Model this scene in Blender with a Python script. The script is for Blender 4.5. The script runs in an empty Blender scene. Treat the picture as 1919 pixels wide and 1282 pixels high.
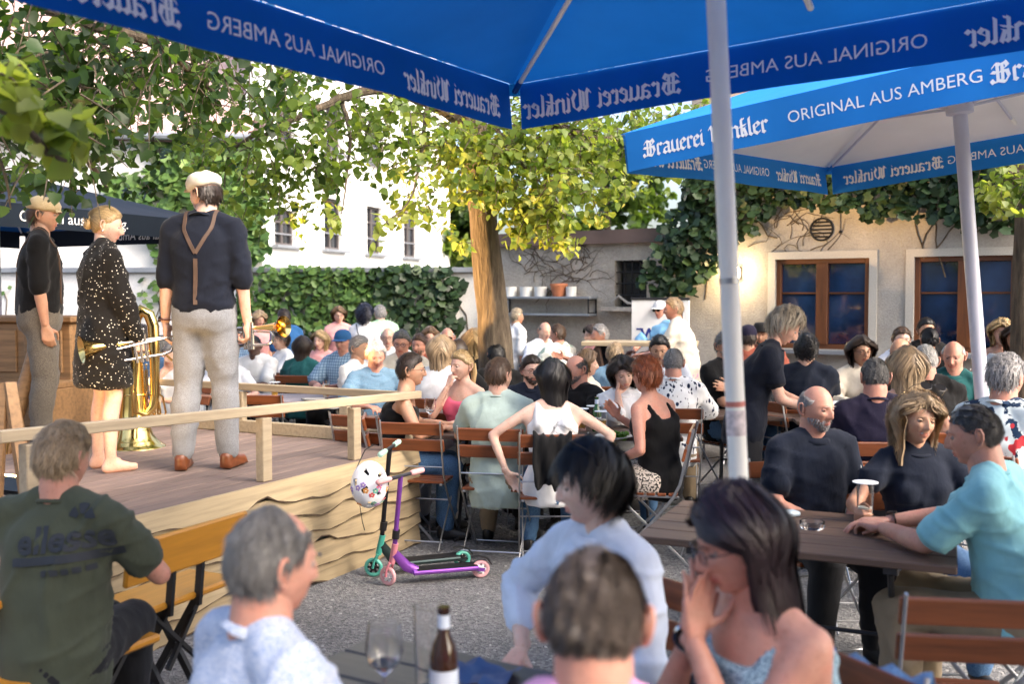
import bpy, bmesh, math, random
import numpy as np
from mathutils import Vector as V, Matrix as MX
from mathutils.bvhtree import BVHTree
R = math.radians
random.seed(7); rng = np.random.default_rng(7)
sc = bpy.context.scene
COL = sc.collection

# ---------------------------------------------------------------- camera
F, CX, CY, HZ, EYE = 1866.0, 959.5, 641.0, 557.0, 1.68
PIT = math.atan((CY - HZ) / F)
cam_d = bpy.data.cameras.new('camera'); cam = bpy.data.objects.new('camera', cam_d); COL.objects.link(cam)
cam.location = (0, 0, EYE); cam.rotation_euler = (math.pi / 2 - PIT, 0, 0)
cam_d.sensor_width = 36.0; cam_d.lens = 36.0 * F / 1919.0
cam_d.clip_start = 0.05; cam_d.clip_end = 500
cam_d.dof.use_dof = True; cam_d.dof.focus_distance = 6.3; cam_d.dof.aperture_fstop = 2.4
sc.camera = cam

# ---------------------------------------------------------------- sky and sun (clear evening, sun low on the left)
SUN_EL, SUN_AZ = R(40), R(124)          # azimuth from +Y (view direction), negative = left
wd = bpy.data.worlds.new('World'); sc.world = wd; wd.use_nodes = True
wn = wd.node_tree.nodes; wl = wd.node_tree.links
sky = wn.new('ShaderNodeTexSky'); sky.sky_type = 'NISHITA'; sky.sun_disc = False
sky.sun_elevation = SUN_EL; sky.sun_rotation = SUN_AZ; sky.air_density = 1.0; sky.dust_density = 6.0; sky.ozone_density = 1.0
wl.new(sky.outputs[0], wn['Background'].inputs[0]); wn['Background'].inputs[1].default_value = 0.15
sl = bpy.data.lights.new('sun', 'SUN'); sl.energy = .5; sl.angle = R(30); sl.color = (1.0, 0.97, 0.92)
so = bpy.data.objects.new('sun', sl); COL.objects.link(so)
sdir = V((math.sin(SUN_AZ) * math.cos(SUN_EL), math.cos(SUN_AZ) * math.cos(SUN_EL), math.sin(SUN_EL)))
so.rotation_euler = (-sdir).to_track_quat('-Z', 'Y').to_euler()
sc.view_settings.view_transform = 'Standard'; sc.view_settings.look = 'None'
sc.view_settings.exposure = 2.0; sc.view_settings.gamma = 1.0
sc.cycles.use_denoising = True
sc.cycles.max_bounces = 8; sc.cycles.transparent_max_bounces = 8

# ---------------------------------------------------------------- pixel -> place helpers (used to measure the place)
_cp, _sp = math.cos(PIT), math.sin(PIT)
def ray(px, py):
    x = (px - CX) / F; u = (CY - py) / F
    return V((x, _cp + _sp * u, -_sp + _cp * u))
def at(px, py, d):
    r = ray(px, py); r *= d / r.y
    return V((r.x, r.y, EYE + r.z))
def onz(px, py, z=0.0):
    r = ray(px, py); t = (z - EYE) / r.z
    return V((r.x * t, r.y * t, z))
def onplane(px, py, o, n):
    r = ray(px, py); c = V((0, 0, EYE)); t = (o - c).dot(n) / r.dot(n)
    return c + r * t

# ---------------------------------------------------------------- objects
def props(o, label=None, cat=None, group=None, kind=None):
    if label: o['label'] = label
    if cat: o['category'] = cat
    if group: o['group'] = group
    if kind: o['kind'] = kind
    return o
def empty(name, loc=(0, 0, 0), rz=0.0, label=None, cat=None, group=None, parent=None):
    o = bpy.data.objects.new(name, None); COL.objects.link(o)
    o.empty_display_size = .1
    o.location = loc; o.rotation_euler = (0, 0, rz)
    if parent: o.parent = parent
    return props(o, label, cat, group)
def link(name, me, parent=None, loc=None, rot=None, mw=None):
    o = bpy.data.objects.new(name, me); COL.objects.link(o)
    if parent: o.parent = parent
    if mw is not None: o.matrix_basis = mw
    if loc is not None: o.location = loc
    if rot is not None: o.rotation_euler = rot
    return o
def copy_tree(o, parent=None):
    c = o.copy(); COL.objects.link(c); c.parent = parent
    for ch in o.children: copy_tree(ch, c)
    return c

class MB:
    """collects geometry for ONE mesh"""
    def __init__(s): s.v = []; s.f = []; s.m = []; s.k = 0
    def add(s, vs, fs, m=None):
        b = len(s.v); s.v.extend([tuple(p) for p in vs]); mm = s.k if m is None else m
        for q in fs: s.f.append(tuple(i + b for i in q)); s.m.append(mm)
        return s
    def box(s, c, size, rot=None, m=None):
        hx, hy, hz = size[0] / 2, size[1] / 2, size[2] / 2; c = V(c)
        ps = [V((x, y, z)) for x in (-hx, hx) for y in (-hy, hy) for z in (-hz, hz)]
        if rot is not None: ps = [rot @ p for p in ps]
        return s.add([p + c for p in ps], [(0, 1, 3, 2), (4, 6, 7, 5), (0, 4, 5, 1), (2, 3, 7, 6), (0, 2, 6, 4), (1, 5, 7, 3)], m)
    def beam(s, p, q, w, h, up=(0, 0, 1), m=None):
        p, q = V(p), V(q); d = q - p; L = d.length; d.normalize(); u = V(up); x = d.cross(u)
        if x.length < 1e-4: x = d.cross(V((1, 0, 0)))
        x.normalize(); u = x.cross(d)
        return s.box((p + q) / 2, (L, w, h), MX((d, x, u)).transposed(), m)
    def tube(s, pts, r, n=8, caps=True, m=None, closed=False, flat=1.0, up=None):
        pts = [V(p) for p in pts]; N = len(pts)
        rs = r if hasattr(r, '__len__') else [r] * N
        vs = []; fs = []; x = None
        for i, p in enumerate(pts):
            if closed: t = pts[(i + 1) % N] - pts[i - 1]
            else: t = pts[min(i + 1, N - 1)] - pts[max(i - 1, 0)]
            t = t.normalized() if t.length > 1e-9 else V((0, 0, 1))
            if x is None:
                a = V(up) if up is not None else (V((0, 0, 1)) if abs(t.z) < .9 else V((1, 0, 0)))
                x = t.cross(a).normalized()
            else:
                x = (x - t * x.dot(t)); x = x.normalized() if x.length > 1e-6 else t.orthogonal().normalized()
            y = t.cross(x)
            for k in range(n):
                a = 2 * math.pi * k / n
                vs.append(p + x * (math.cos(a) * rs[i]) + y * (math.sin(a) * rs[i] * flat))
        for i in range(N if closed else N - 1):
            j = (i + 1) % N
            for k in range(n):
                l = (k + 1) % n; fs.append((i * n + k, i * n + l, j * n + l, j * n + k))
        if caps and not closed:
            fs.append(tuple(range(n))[::-1]); fs.append(tuple((N - 1) * n + k for k in range(n)))
        return s.add(vs, fs, m)
    def lathe(s, prof, n=24, mw=None, m=None, cap=True):
        vs = []; fs = []
        for (r, z) in prof:
            for k in range(n):
                a = 2 * math.pi * k / n; p = V((r * math.cos(a), r * math.sin(a), z)); vs.append(mw @ p if mw is not None else p)
        for i in range(len(prof) - 1):
            for k in range(n):
                l = (k + 1) % n; fs.append((i * n + k, i * n + l, (i + 1) * n + l, (i + 1) * n + k))
        if cap:
            fs.append(tuple(range(n))[::-1]); b = (len(prof) - 1) * n; fs.append(tuple(b + k for k in range(n)))
        return s.add(vs, fs, m)
    def cone(s, p, q, r0, r1, n=10, m=None, flat=1.0, up=None):
        """capsule with round ends"""
        p, q = V(p), V(q); d = q - p
        if d.length < 1e-5: d = V((0, 0, 1e-4)); q = p + d
        t = d.normalized(); pts = []; rs = []
        for a in (85, 55, 25): pts.append(p - t * r0 * math.sin(R(a))); rs.append(r0 * math.cos(R(a)))
        pts += [p, q]; rs += [r0, r1]
        for a in (25, 55, 85): pts.append(q + t * r1 * math.sin(R(a))); rs.append(r1 * math.cos(R(a)))
        return s.tube(pts, rs, n, True, m, False, flat, up)
    def ball(s, c, rx, ry=None, rz=None, n=12, h=8, m=None, rot=None):
        ry = ry or rx; rz = rz or rx; c = V(c); vs = []; fs = []
        for i in range(1, h):
            a = math.pi * i / h
            for k in range(n):
                b = 2 * math.pi * k / n; p = V((rx * math.sin(a) * math.cos(b), ry * math.sin(a) * math.sin(b), rz * math.cos(a)))
                vs.append(c + (rot @ p if rot is not None else p))
        top = V((0, 0, rz)); vs.append(c + (rot @ top if rot is not None else top)); vs.append(c - (rot @ top if rot is not None else top))
        T, B = len(vs) - 2, len(vs) - 1
        for i in range(h - 2):
            for k in range(n):
                l = (k + 1) % n; fs.append((i * n + k, (i + 1) * n + k, (i + 1) * n + l, i * n + l))
        for k in range(n):
            l = (k + 1) % n; fs.append((T, k, l)); fs.append((B, (h - 2) * n + l, (h - 2) * n + k))
        return s.add(vs, fs, m)
    def loft(s, rings, m=None):
        """rings: lists of points with equal counts; capped"""
        n = len(rings[0]); vs = [p for r in rings for p in r]; fs = []
        for i in range(len(rings) - 1):
            for k in range(n):
                l = (k + 1) % n; fs.append((i * n + k, i * n + l, (i + 1) * n + l, (i + 1) * n + k))
        fs.append(tuple(range(n))[::-1]); b = (len(rings) - 1) * n; fs.append(tuple(b + k for k in range(n)))
        return s.add(vs, fs, m)
    def mesh(s, name, mats, smooth=True, ang=40):
        me = bpy.data.meshes.new(name); me.from_pydata(s.v, [], s.f)
        for mt in (mats if isinstance(mats, (list, tuple)) else [mats]): me.materials.append(mt)
        if s.m and max(s.m) > 0: me.polygons.foreach_set('material_index', s.m)
        if smooth:
            me.polygons.foreach_set('use_smooth', [True] * len(me.polygons))
            if ang: me.set_sharp_from_angle(angle=R(ang))
        me.update(); return me
    def build(s, name, mats, parent=None, smooth=True, ang=40, **kw):
        return link(name, s.mesh(name, mats, smooth, ang), parent, **kw)

_slab = {}
def slab(name, size, mat, parent=None, loc=(0, 0, 0), rot=(0, 0, 0), bev=.004, mw=None):
    """a bevelled board; alike boards share one mesh"""
    key = (round(size[0], 3), round(size[1], 3), round(size[2], 3), mat.name, bev)
    me = _slab.get(key)
    if me is None:
        bm = bmesh.new(); bmesh.ops.create_cube(bm, size=1.0, matrix=MX.Diagonal((*size, 1)))
        if bev: bmesh.ops.bevel(bm, geom=list(bm.edges), offset=min(bev, min(size) * .3), segments=1, affect='EDGES', profile=.7)
        me = bpy.data.meshes.new(name); bm.to_mesh(me); bm.free(); me.materials.append(mat); _slab[key] = me
    return link(name, me, parent, loc, rot) if mw is None else link(name, me, parent, mw=mw)
def along(p, q, up=(0, 0, 1)):
    """matrix whose X runs from p to q, centred between them"""
    p, q = V(p), V(q); d = (q - p).normalized(); x = V(up).cross(d)
    if x.length < 1e-4: x = V((0, 1, 0))
    x.normalize(); u = d.cross(x); m = MX((d, x, u)).transposed().to_4x4(); m.translation = (p + q) / 2
    return m

# ---------------------------------------------------------------- materials
def _new(name):
    m = bpy.data.materials.new(name); m.use_nodes = True; nt = m.node_tree
    return m, nt, nt.nodes, nt.links, nt.nodes['Principled BSDF']
def rgb(c): return (c[0], c[1], c[2], 1)
def hexc(h):
    h = h.lstrip('#'); c = [int(h[i:i + 2], 16) / 255 for i in (0, 2, 4)]
    return tuple((x / 12.92 if x <= .04045 else ((x + .055) / 1.055) ** 2.4) for x in c)
def tc(n, l, scale=(1, 1, 1), out='Object'):
    t = n.new('ShaderNodeTexCoord'); mp = n.new('ShaderNodeMapping'); mp.inputs['Scale'].default_value = scale
    l.new(t.outputs[out], mp.inputs[0]); return mp.outputs[0]
def noise(n, l, vec, scale, detail=4, rough=.55):
    t = n.new('ShaderNodeTexNoise'); t.inputs['Scale'].default_value = scale; t.inputs['Detail'].default_value = detail; t.inputs['Roughness'].default_value = rough
    if vec is not None: l.new(vec, t.inputs['Vector'])
    return t.outputs['Fac']
def ramp(n, l, fac, stops):
    r = n.new('ShaderNodeValToRGB'); e = r.color_ramp.elements
    while len(e) < len(stops): e.new(.5)
    for k, (p, c) in enumerate(stops): e[k].position = p; e[k].color = rgb(c)
    l.new(fac, r.inputs[0]); return r.outputs[0]
def mixc(n, l, fac, a, b, mode='MIX'):
    x = n.new('ShaderNodeMix'); x.data_type = 'RGBA'; x.blend_type = mode
    for s_, val in ((0, fac), (6, a), (7, b)):
        if isinstance(val, (int, float)): x.inputs[s_].default_value = val
        elif isinstance(val, tuple): x.inputs[s_].default_value = rgb(val)
        else: l.new(val, x.inputs[s_])
    return x.outputs[2]
def bump(n, l, h, p, strength, dist=.01):
    b = n.new('ShaderNodeBump'); b.inputs['Strength'].default_value = strength; b.inputs['Distance'].default_value = dist
    l.new(h, b.inputs['Height']); l.new(b.outputs[0], p.inputs['Normal']); return b
def dk(c, f): return tuple(max(0, min(1, x * f)) for x in c)
_mats = {}
def mat(name, col, rough=.6, metal=0.0, var=.12, vs=6.0, bp=0.0, bs=80.0, trans=0.0, spec=.5, scale=(1, 1, 1), bd=.004, rand=0.0):
    if name in _mats: return _mats[name]
    m, nt, n, l, p = _new(name)
    vec = tc(n, l, scale)
    c = ramp(n, l, noise(n, l, vec, vs, 5), [(.3, dk(col, 1 - var)), (.7, dk(col, 1 + var))])
    if rand:
        oi = n.new('ShaderNodeObjectInfo'); mr = n.new('ShaderNodeMapRange'); mr.inputs[3].default_value = 1 - rand; mr.inputs[4].default_value = 1 + rand
        l.new(oi.outputs['Random'], mr.inputs[0]); mm = n.new('ShaderNodeVectorMath'); mm.operation = 'SCALE'; l.new(c, mm.inputs[0]); l.new(mr.outputs[0], mm.inputs['Scale']); c = mm.outputs[0]
    l.new(c, p.inputs['Base Color']); p.inputs['Roughness'].default_value = rough; p.inputs['Metallic'].default_value = metal
    p.inputs['Specular IOR Level'].default_value = spec
    if bp: bump(n, l, noise(n, l, vec, bs, 3), p, bp, bd)
    if trans:
        t = n.new('ShaderNodeBsdfTranslucent'); l.new(c, t.inputs[0]); x = n.new('ShaderNodeMixShader'); x.inputs[0].default_value = trans
        l.new(p.outputs[0], x.inputs[1]); l.new(t.outputs[0], x.inputs[2]); l.new(x.outputs[0], n['Material Output'].inputs[0])
    _mats[name] = m; return m
def wood(name, col, rough=.5, var=.35, scale=(1.2, 16, 16), vs=2.5, rand=.18, bp=.25, dark=.55):
    if name in _mats: return _mats[name]
    m, nt, n, l, p = _new(name); vec = tc(n, l, scale)
    oi = n.new('ShaderNodeObjectInfo'); ad = n.new('ShaderNodeVectorMath'); ad.operation = 'MULTIPLY_ADD'
    cb = n.new('ShaderNodeCombineXYZ'); [l.new(oi.outputs['Random'], cb.inputs[k]) for k in range(3)]
    l.new(cb.outputs[0], ad.inputs[0]); ad.inputs[1].default_value = (37, 53, 71); l.new(vec, ad.inputs[2])
    g = noise(n, l, ad.outputs[0], vs, 7, .62)
    c = ramp(n, l, g, [(.25, dk(col, dark)), (.5, col), (.78, dk(col, 1 + var))])
    mr = n.new('ShaderNodeMapRange'); mr.inputs[3].default_value = 1 - rand; mr.inputs[4].default_value = 1 + rand; l.new(oi.outputs['Random'], mr.inputs[0])
    mm = n.new('ShaderNodeVectorMath'); mm.operation = 'SCALE'; l.new(c, mm.inputs[0]); l.new(mr.outputs[0], mm.inputs['Scale'])
    l.new(mm.outputs[0], p.inputs['Base Color']); p.inputs['Roughness'].default_value = rough
    bump(n, l, g, p, bp, .004); _mats[name] = m; return m
def attr_mat(name, stops, rough=.6, trans=0.0, attr='tint', bp=0.0, bs=60, spec=.4, tcol=None):
    """colour from a per-piece attribute (leaf / strand variety; linden tints also carry painted light)"""
    if name in _mats: return _mats[name]
    m, nt, n, l, p = _new(name); a = n.new('ShaderNodeAttribute'); a.attribute_name = attr
    c = ramp(n, l, a.outputs['Fac'], stops); l.new(c, p.inputs['Base Color']); p.inputs['Roughness'].default_value = rough; p.inputs['Specular IOR Level'].default_value = spec
    if bp: bump(n, l, noise(n, l, tc(n, l), bs, 3), p, bp)
    if trans:
        t = n.new('ShaderNodeBsdfTranslucent')
        if tcol: l.new(mixc(n, l, 1.0, c, tcol, 'MULTIPLY'), t.inputs[0])
        else: l.new(c, t.inputs[0])
        x = n.new('ShaderNodeMixShader'); x.inputs[0].default_value = trans
        l.new(p.outputs[0], x.inputs[1]); l.new(t.outputs[0], x.inputs[2]); l.new(x.outputs[0], n['Material Output'].inputs[0])
    _mats[name] = m; return m
def glass(name, col=(1, 1, 1), rough=.02, ior=1.45):
    if name in _mats: return _mats[name]
    m, nt, n, l, p = _new(name); p.inputs['Base Color'].default_value = rgb(col); p.inputs['Roughness'].default_value = rough
    p.inputs['Transmission Weight'].default_value = 1.0; p.inputs['IOR'].default_value = ior; _mats[name] = m; return m
def emit(name, col, s):
    if name in _mats: return _mats[name]
    m, nt, n, l, p = _new(name); p.inputs['Base Color'].default_value = rgb(col); p.inputs['Emission Color'].default_value = rgb(col); p.inputs['Emission Strength'].default_value = s
    _mats[name] = m; return m

M_steel = mat('galvanised_steel', (.42, .43, .45), .38, .85, .18, 14, .1, 60)
M_dsteel = mat('dark_steel', (.045, .045, .05), .45, .6, .15, 20)
M_black = mat('black_plastic', (.012, .012, .014), .45, 0, .2, 10)
M_brown = wood('brown_lacquered_slat', hexc('#7d4526'), .38)
M_table = wood('weathered_table_plank', hexc('#5b483d'), .5, scale=(1.0, 14, 14))
M_orange = wood('orange_bench_board', hexc('#c98a2e'), .3, var=.15, dark=.8)
M_raw = wood('raw_spruce', hexc('#a3937a'), .75, var=.2, dark=.72, bp=.35)
M_deck = wood('weathered_deck_board', hexc('#77655d'), .8, var=.3, dark=.6, bp=.4)
M_white = mat('white_paint', (.8, .8, .8), .5, 0, .03, 5)
M_glass = glass('clear_glass')
# ================================================================ SETTING
# ---- ground
def gravel_mat():
    m, nt, n, l, p = _new('gravel'); vec = tc(n, l)
    v = n.new('ShaderNodeTexVoronoi'); v.inputs['Scale'].default_value = 62; l.new(vec, v.inputs[0])
    v2 = n.new('ShaderNodeTexVoronoi'); v2.inputs['Scale'].default_value = 140; l.new(vec, v2.inputs[0])
    big = noise(n, l, vec, .7, 5)
    a = ramp(n, l, v.outputs['Color'], [(.15, (.13, .13, .135)), (.5, (.26, .26, .265)), (.85, (.42, .41, .40))])
    b = ramp(n, l, v2.outputs['Color'], [(.2, (.09, .095, .10)), (.8, (.27, .27, .275))])
    c = mixc(n, l, .45, a, b); d = ramp(n, l, big, [(.3, (.62, .61, .60)), (.7, (1, 1, 1))])
    l.new(mixc(n, l, 1.0, c, d, 'MULTIPLY'), p.inputs['Base Color']); p.inputs['Roughness'].default_value = .9
    h = n.new('ShaderNodeMath'); h.operation = 'ADD'; l.new(v.outputs['Distance'], h.inputs[0]); l.new(v2.outputs['Distance'], h.inputs[1])
    bump(n, l, h.outputs[0], p, .7, .012); return m
M_gravel = gravel_mat()
g = MB(); N = 40
for j in range(N + 1):
    for i in range(N + 1):
        g.v.append((-60 + 120 * i / N, -20 + 120 * j / N, 0))
for j in range(N):
    for i in range(N): a = j * (N + 1) + i; g.f.append((a, a + 1, a + N + 2, a + N + 1)); g.m.append(0)
props(g.build('ground', M_gravel), kind='structure')

def np_mesh(name, verts, faces_groups, mats, tint=None, smooth=False):
    """faces_groups: list of int arrays (n,k)"""
    me = bpy.data.meshes.new(name); me.vertices.add(len(verts)); me.vertices.foreach_set('co', np.asarray(verts, np.float32).ravel())
    tot = sum(a.size for a in faces_groups); npoly = sum(len(a) for a in faces_groups)
    me.loops.add(tot); me.polygons.add(npoly)
    me.loops.foreach_set('vertex_index', np.concatenate([a.ravel() for a in faces_groups]).astype(np.int32))
    st = []; b = 0
    for a in faces_groups:
        st.append(b + np.arange(len(a)) * a.shape[1]); b += a.size
    me.polygons.foreach_set('loop_start', np.concatenate(st).astype(np.int32))
    if smooth: me.polygons.foreach_set('use_smooth', np.ones(npoly, bool))
    for mt in (mats if isinstance(mats, (list, tuple)) else [mats]): me.materials.append(mt)
    if tint is not None:
        at_ = me.attributes.new('tint', 'FLOAT', 'POINT'); at_.data.foreach_set('value', np.asarray(tint, np.float32))
    me.update(calc_edges=True); me.validate(); return me

LINDEN = (np.array([(0, 0, 0), (-.42, .02, .05), (-.56, .38, .09), (-.32, .78, .03), (0, 1.12, -.10), (.32, .78, .03), (.56, .38, .09), (.42, .02, .05), (0, .5, -.03)]),
          [np.array([(0, 8, 2, 1), (8, 4, 3, 2), (0, 7, 6, 8), (8, 6, 5, 4)])])
IVY = (np.array([(0, 0, 0), (-.5, .1, .0), (-.35, .45, .06), (-.55, .85, -.05), (0, 1.15, -.12), (.55, .85, -.05), (.35, .45, .06), (.5, .1, 0)]),
       [np.array([(0, 7, 6), (0, 2, 1)]), np.array([(0, 6, 4, 2)]), np.array([(2, 4, 3), (6, 5, 4)])])
def frames(nrm, up):
    """leaf frames: local z = nrm, local y = up made perpendicular"""
    z = nrm / np.linalg.norm(nrm, axis=1, keepdims=True); y = up - z * (up * z).sum(1, keepdims=True)
    y /= np.maximum(np.linalg.norm(y, axis=1, keepdims=True), 1e-6); x = np.cross(y, z); return x, y, z
def scatter(name, tpl, pos, nrm, up, size, tint, mats):
    T, fg = tpl; x, y, z = frames(nrm, up); N = len(pos); K = len(T); s = size[:, None, None]
    vs = pos[:, None, :] + s * (T[None, :, 0, None] * x[:, None, :] + T[None, :, 1, None] * y[:, None, :] + T[None, :, 2, None] * z[:, None, :])
    off = (np.arange(N) * K)[:, None, None]
    groups = [(g_[None] + off).reshape(-1, g_.shape[1]) for g_ in fg]
    return np_mesh(name, vs.reshape(-1, 3), groups, mats, np.repeat(tint, K))

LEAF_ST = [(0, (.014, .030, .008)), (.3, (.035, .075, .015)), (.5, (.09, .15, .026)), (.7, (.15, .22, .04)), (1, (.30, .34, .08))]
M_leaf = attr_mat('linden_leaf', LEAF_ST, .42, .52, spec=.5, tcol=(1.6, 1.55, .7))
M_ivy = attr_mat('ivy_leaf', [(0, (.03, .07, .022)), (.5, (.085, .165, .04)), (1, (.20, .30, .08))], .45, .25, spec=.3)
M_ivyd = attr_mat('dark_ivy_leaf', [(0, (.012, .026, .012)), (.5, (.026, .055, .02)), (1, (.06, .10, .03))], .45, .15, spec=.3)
def bark_mat():
    m, nt, n, l, p = _new('bark'); vec = tc(n, l, (14, 14, 2.2)); g_ = noise(n, l, vec, 1.6, 8, .65); big = noise(n, l, tc(n, l), 2.0, 3)
    c = ramp(n, l, g_, [(.28, (.05, .036, .026)), (.5, (.14, .105, .072)), (.75, (.25, .195, .135))]); d = ramp(n, l, big, [(.35, (.7, .7, .66)), (.65, (1, 1, 1))])
    l.new(mixc(n, l, 1.0, c, d, 'MULTIPLY'), p.inputs['Base Color']); p.inputs['Roughness'].default_value = .9; bump(n, l, g_, p, 1.0, .07); return m
M_bark = bark_mat()

def limb(mb, pts, r0, r1, n=8, wob=.04):
    pts = [V(p) for p in pts]; out = []; rs = []
    for i in range(len(pts) - 1):
        for k in range(6):
            t = k / 6; p0, p1, p2, p3 = pts[max(i - 1, 0)], pts[i], pts[i + 1], pts[min(i + 2, len(pts) - 1)]
            q = .5 * ((2 * p1) + (p2 - p0) * t + (2 * p0 - 5 * p1 + 4 * p2 - p3) * t * t + (3 * p1 - p0 - 3 * p2 + p3) * t ** 3)
            out.append(q + V((random.gauss(0, wob), random.gauss(0, wob), random.gauss(0, wob))) * min(r0, .1) * 2); rs.append(0)
    out.append(pts[-1]); L = len(out)
    rs = [(r0 + (r1 - r0) * (i / (L - 1)) ** .8) * (1 + random.uniform(-.06, .06)) for i in range(L)]
    return mb.tube(out, rs, n)

def crown_leaves(clusters, seed):
    """clusters: (centre, radius, count, tint mean, leaf size). Leaves hang on short drooping twigs inside each clump."""
    r = np.random.default_rng(seed); P = []; NR = []; U = []; S = []; T = []; twigs = []
    for (c, rad, cnt, tm, ls) in clusters:
        nt_ = max(3, cnt // 9)
        st = r.normal(size=(nt_, 3)); st /= np.linalg.norm(st, axis=1, keepdims=True); st *= (r.random((nt_, 1)) ** .45) * rad; st[:, 2] *= .75; st += np.array(c)
        dr = r.normal(size=(nt_, 3)) * .6 + np.array([0, 0, -.55]); dr /= np.linalg.norm(dr, axis=1, keepdims=True)
        ln = r.uniform(.22, .5, nt_) * min(1.0, .08 + rad * 1.5)
        for k in range(nt_):
            twigs.append((st[k], st[k] + dr[k] * ln[k]))
            m = 9; t = (np.arange(m) + r.random(m)) / m
            p = st[k] + dr[k] * (ln[k] * t)[:, None] + r.normal(size=(m, 3)) * min(.045, .02 + rad * .08)
            P.append(p); nn = r.normal(size=(m, 3)) * .75 + np.array([0, -.25, .5]); NR.append(nn)
            uu = np.array([0, 0, -.9]) + r.normal(size=(m, 3)) * .55 + dr[k] * .3; U.append(uu)
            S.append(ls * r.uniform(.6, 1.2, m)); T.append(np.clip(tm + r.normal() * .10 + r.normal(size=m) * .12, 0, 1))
    return np.concatenate(P), np.concatenate(NR), np.concatenate(U), np.concatenate(S), np.concatenate(T), twigs

def make_tree(name, label, trunk_pts, r0, r1, limbs, clusters, seed, near=0, group=None):
    root = empty(name, trunk_pts[0], 0, label, 'tree', group); inv = -V(trunk_pts[0])
    mb = MB(); limb(mb, [V(p) + inv for p in trunk_pts], r0, r1, 14, .05)
    for k in range(5):   # root flare
        a = k * 1.26 + .3; mb.cone(V((0, 0, .35)), V((math.cos(a) * r0 * 1.7, math.sin(a) * r0 * 1.7, -.08)), r0 * .55, r0 * .3, 8)
    mb.build('trunk', M_bark, root)
    for pts, a, b in limbs:
        mb = MB(); limb(mb, [V(p) + inv for p in pts], a, b, 8); mb.build('branch', M_bark, root)
    if clusters:
        P, NR, U, S, T, tw = crown_leaves(clusters, seed); P = P + np.array(inv)
        idx = np.arange(len(P))
        if near:   # the leaves that show largest are pieces of their own
            wp = P - np.array(inv); dist = np.linalg.norm(wp - np.array([0, 0, EYE]), axis=1); xx = CX + F * wp[:, 0] / np.maximum(wp[:, 1], .1); yy = HZ - F * (wp[:, 2] - EYE) / np.maximum(wp[:, 1], .1)
            vis = (xx > 0) & (xx < 1919) & (yy > 0) & (yy < 1282); order = np.argsort(np.where(vis, dist / S, 1e9))[:near]
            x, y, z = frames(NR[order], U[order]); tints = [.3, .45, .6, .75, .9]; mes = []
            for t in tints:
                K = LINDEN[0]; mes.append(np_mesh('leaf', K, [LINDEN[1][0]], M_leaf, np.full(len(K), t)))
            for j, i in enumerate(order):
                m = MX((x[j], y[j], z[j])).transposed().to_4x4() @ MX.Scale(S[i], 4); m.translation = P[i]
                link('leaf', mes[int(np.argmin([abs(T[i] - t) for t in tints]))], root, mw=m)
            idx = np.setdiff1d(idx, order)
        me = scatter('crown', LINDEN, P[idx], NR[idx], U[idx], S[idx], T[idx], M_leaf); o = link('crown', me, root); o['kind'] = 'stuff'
        mb = MB()
        for a, b in tw:
            a = V(a) + inv; b = V(b) + inv; mb.tube([a, (a + b) / 2 + V((0, 0, .02)), b], [.006, .004, .002], 3, False)
        o = mb.build('twigs', M_bark, root); o['kind'] = 'stuff'
    return root

# ---- main linden in the middle of the yard
TD = 9.0
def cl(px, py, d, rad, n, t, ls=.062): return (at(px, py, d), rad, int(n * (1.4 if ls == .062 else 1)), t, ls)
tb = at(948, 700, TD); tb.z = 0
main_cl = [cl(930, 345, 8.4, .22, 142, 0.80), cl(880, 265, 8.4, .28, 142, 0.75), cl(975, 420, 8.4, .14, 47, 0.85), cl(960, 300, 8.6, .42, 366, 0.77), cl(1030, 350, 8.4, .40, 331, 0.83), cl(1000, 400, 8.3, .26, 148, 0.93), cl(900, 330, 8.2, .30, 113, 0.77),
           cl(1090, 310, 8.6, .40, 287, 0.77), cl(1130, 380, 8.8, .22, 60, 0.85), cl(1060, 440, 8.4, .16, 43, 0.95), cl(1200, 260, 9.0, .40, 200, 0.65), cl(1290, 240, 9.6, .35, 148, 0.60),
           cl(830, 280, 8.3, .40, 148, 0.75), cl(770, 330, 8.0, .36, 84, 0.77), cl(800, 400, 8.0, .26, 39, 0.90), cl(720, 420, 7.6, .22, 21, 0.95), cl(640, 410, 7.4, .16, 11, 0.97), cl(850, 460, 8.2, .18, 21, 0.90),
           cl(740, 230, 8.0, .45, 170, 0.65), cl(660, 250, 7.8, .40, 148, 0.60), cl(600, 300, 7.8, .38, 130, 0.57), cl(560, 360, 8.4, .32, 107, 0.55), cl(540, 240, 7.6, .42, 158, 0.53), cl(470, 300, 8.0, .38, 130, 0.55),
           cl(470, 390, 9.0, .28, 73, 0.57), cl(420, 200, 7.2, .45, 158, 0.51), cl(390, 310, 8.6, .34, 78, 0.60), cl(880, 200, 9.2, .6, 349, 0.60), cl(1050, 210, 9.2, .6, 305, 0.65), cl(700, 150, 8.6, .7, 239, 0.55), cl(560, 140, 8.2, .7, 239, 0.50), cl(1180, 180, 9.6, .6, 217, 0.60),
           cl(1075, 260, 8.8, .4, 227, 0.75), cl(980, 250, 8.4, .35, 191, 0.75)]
for k in range(26):   # the rest of the crown, above the parasol
    a = random.uniform(0, 6.28); q = random.uniform(.4, 2.9); main_cl.append((V((tb.x + math.cos(a) * q, tb.y + math.sin(a) * q * .9, random.uniform(5.0, 8.3))), .8, 260, .45, .11))
t0 = tb; t1 = at(905, 400, TD); t2 = at(888, 240, TD); t3 = t2 + V((-.1, .1, 1.6)); t4 = t3 + V((.1, 0, 2.2))
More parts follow.
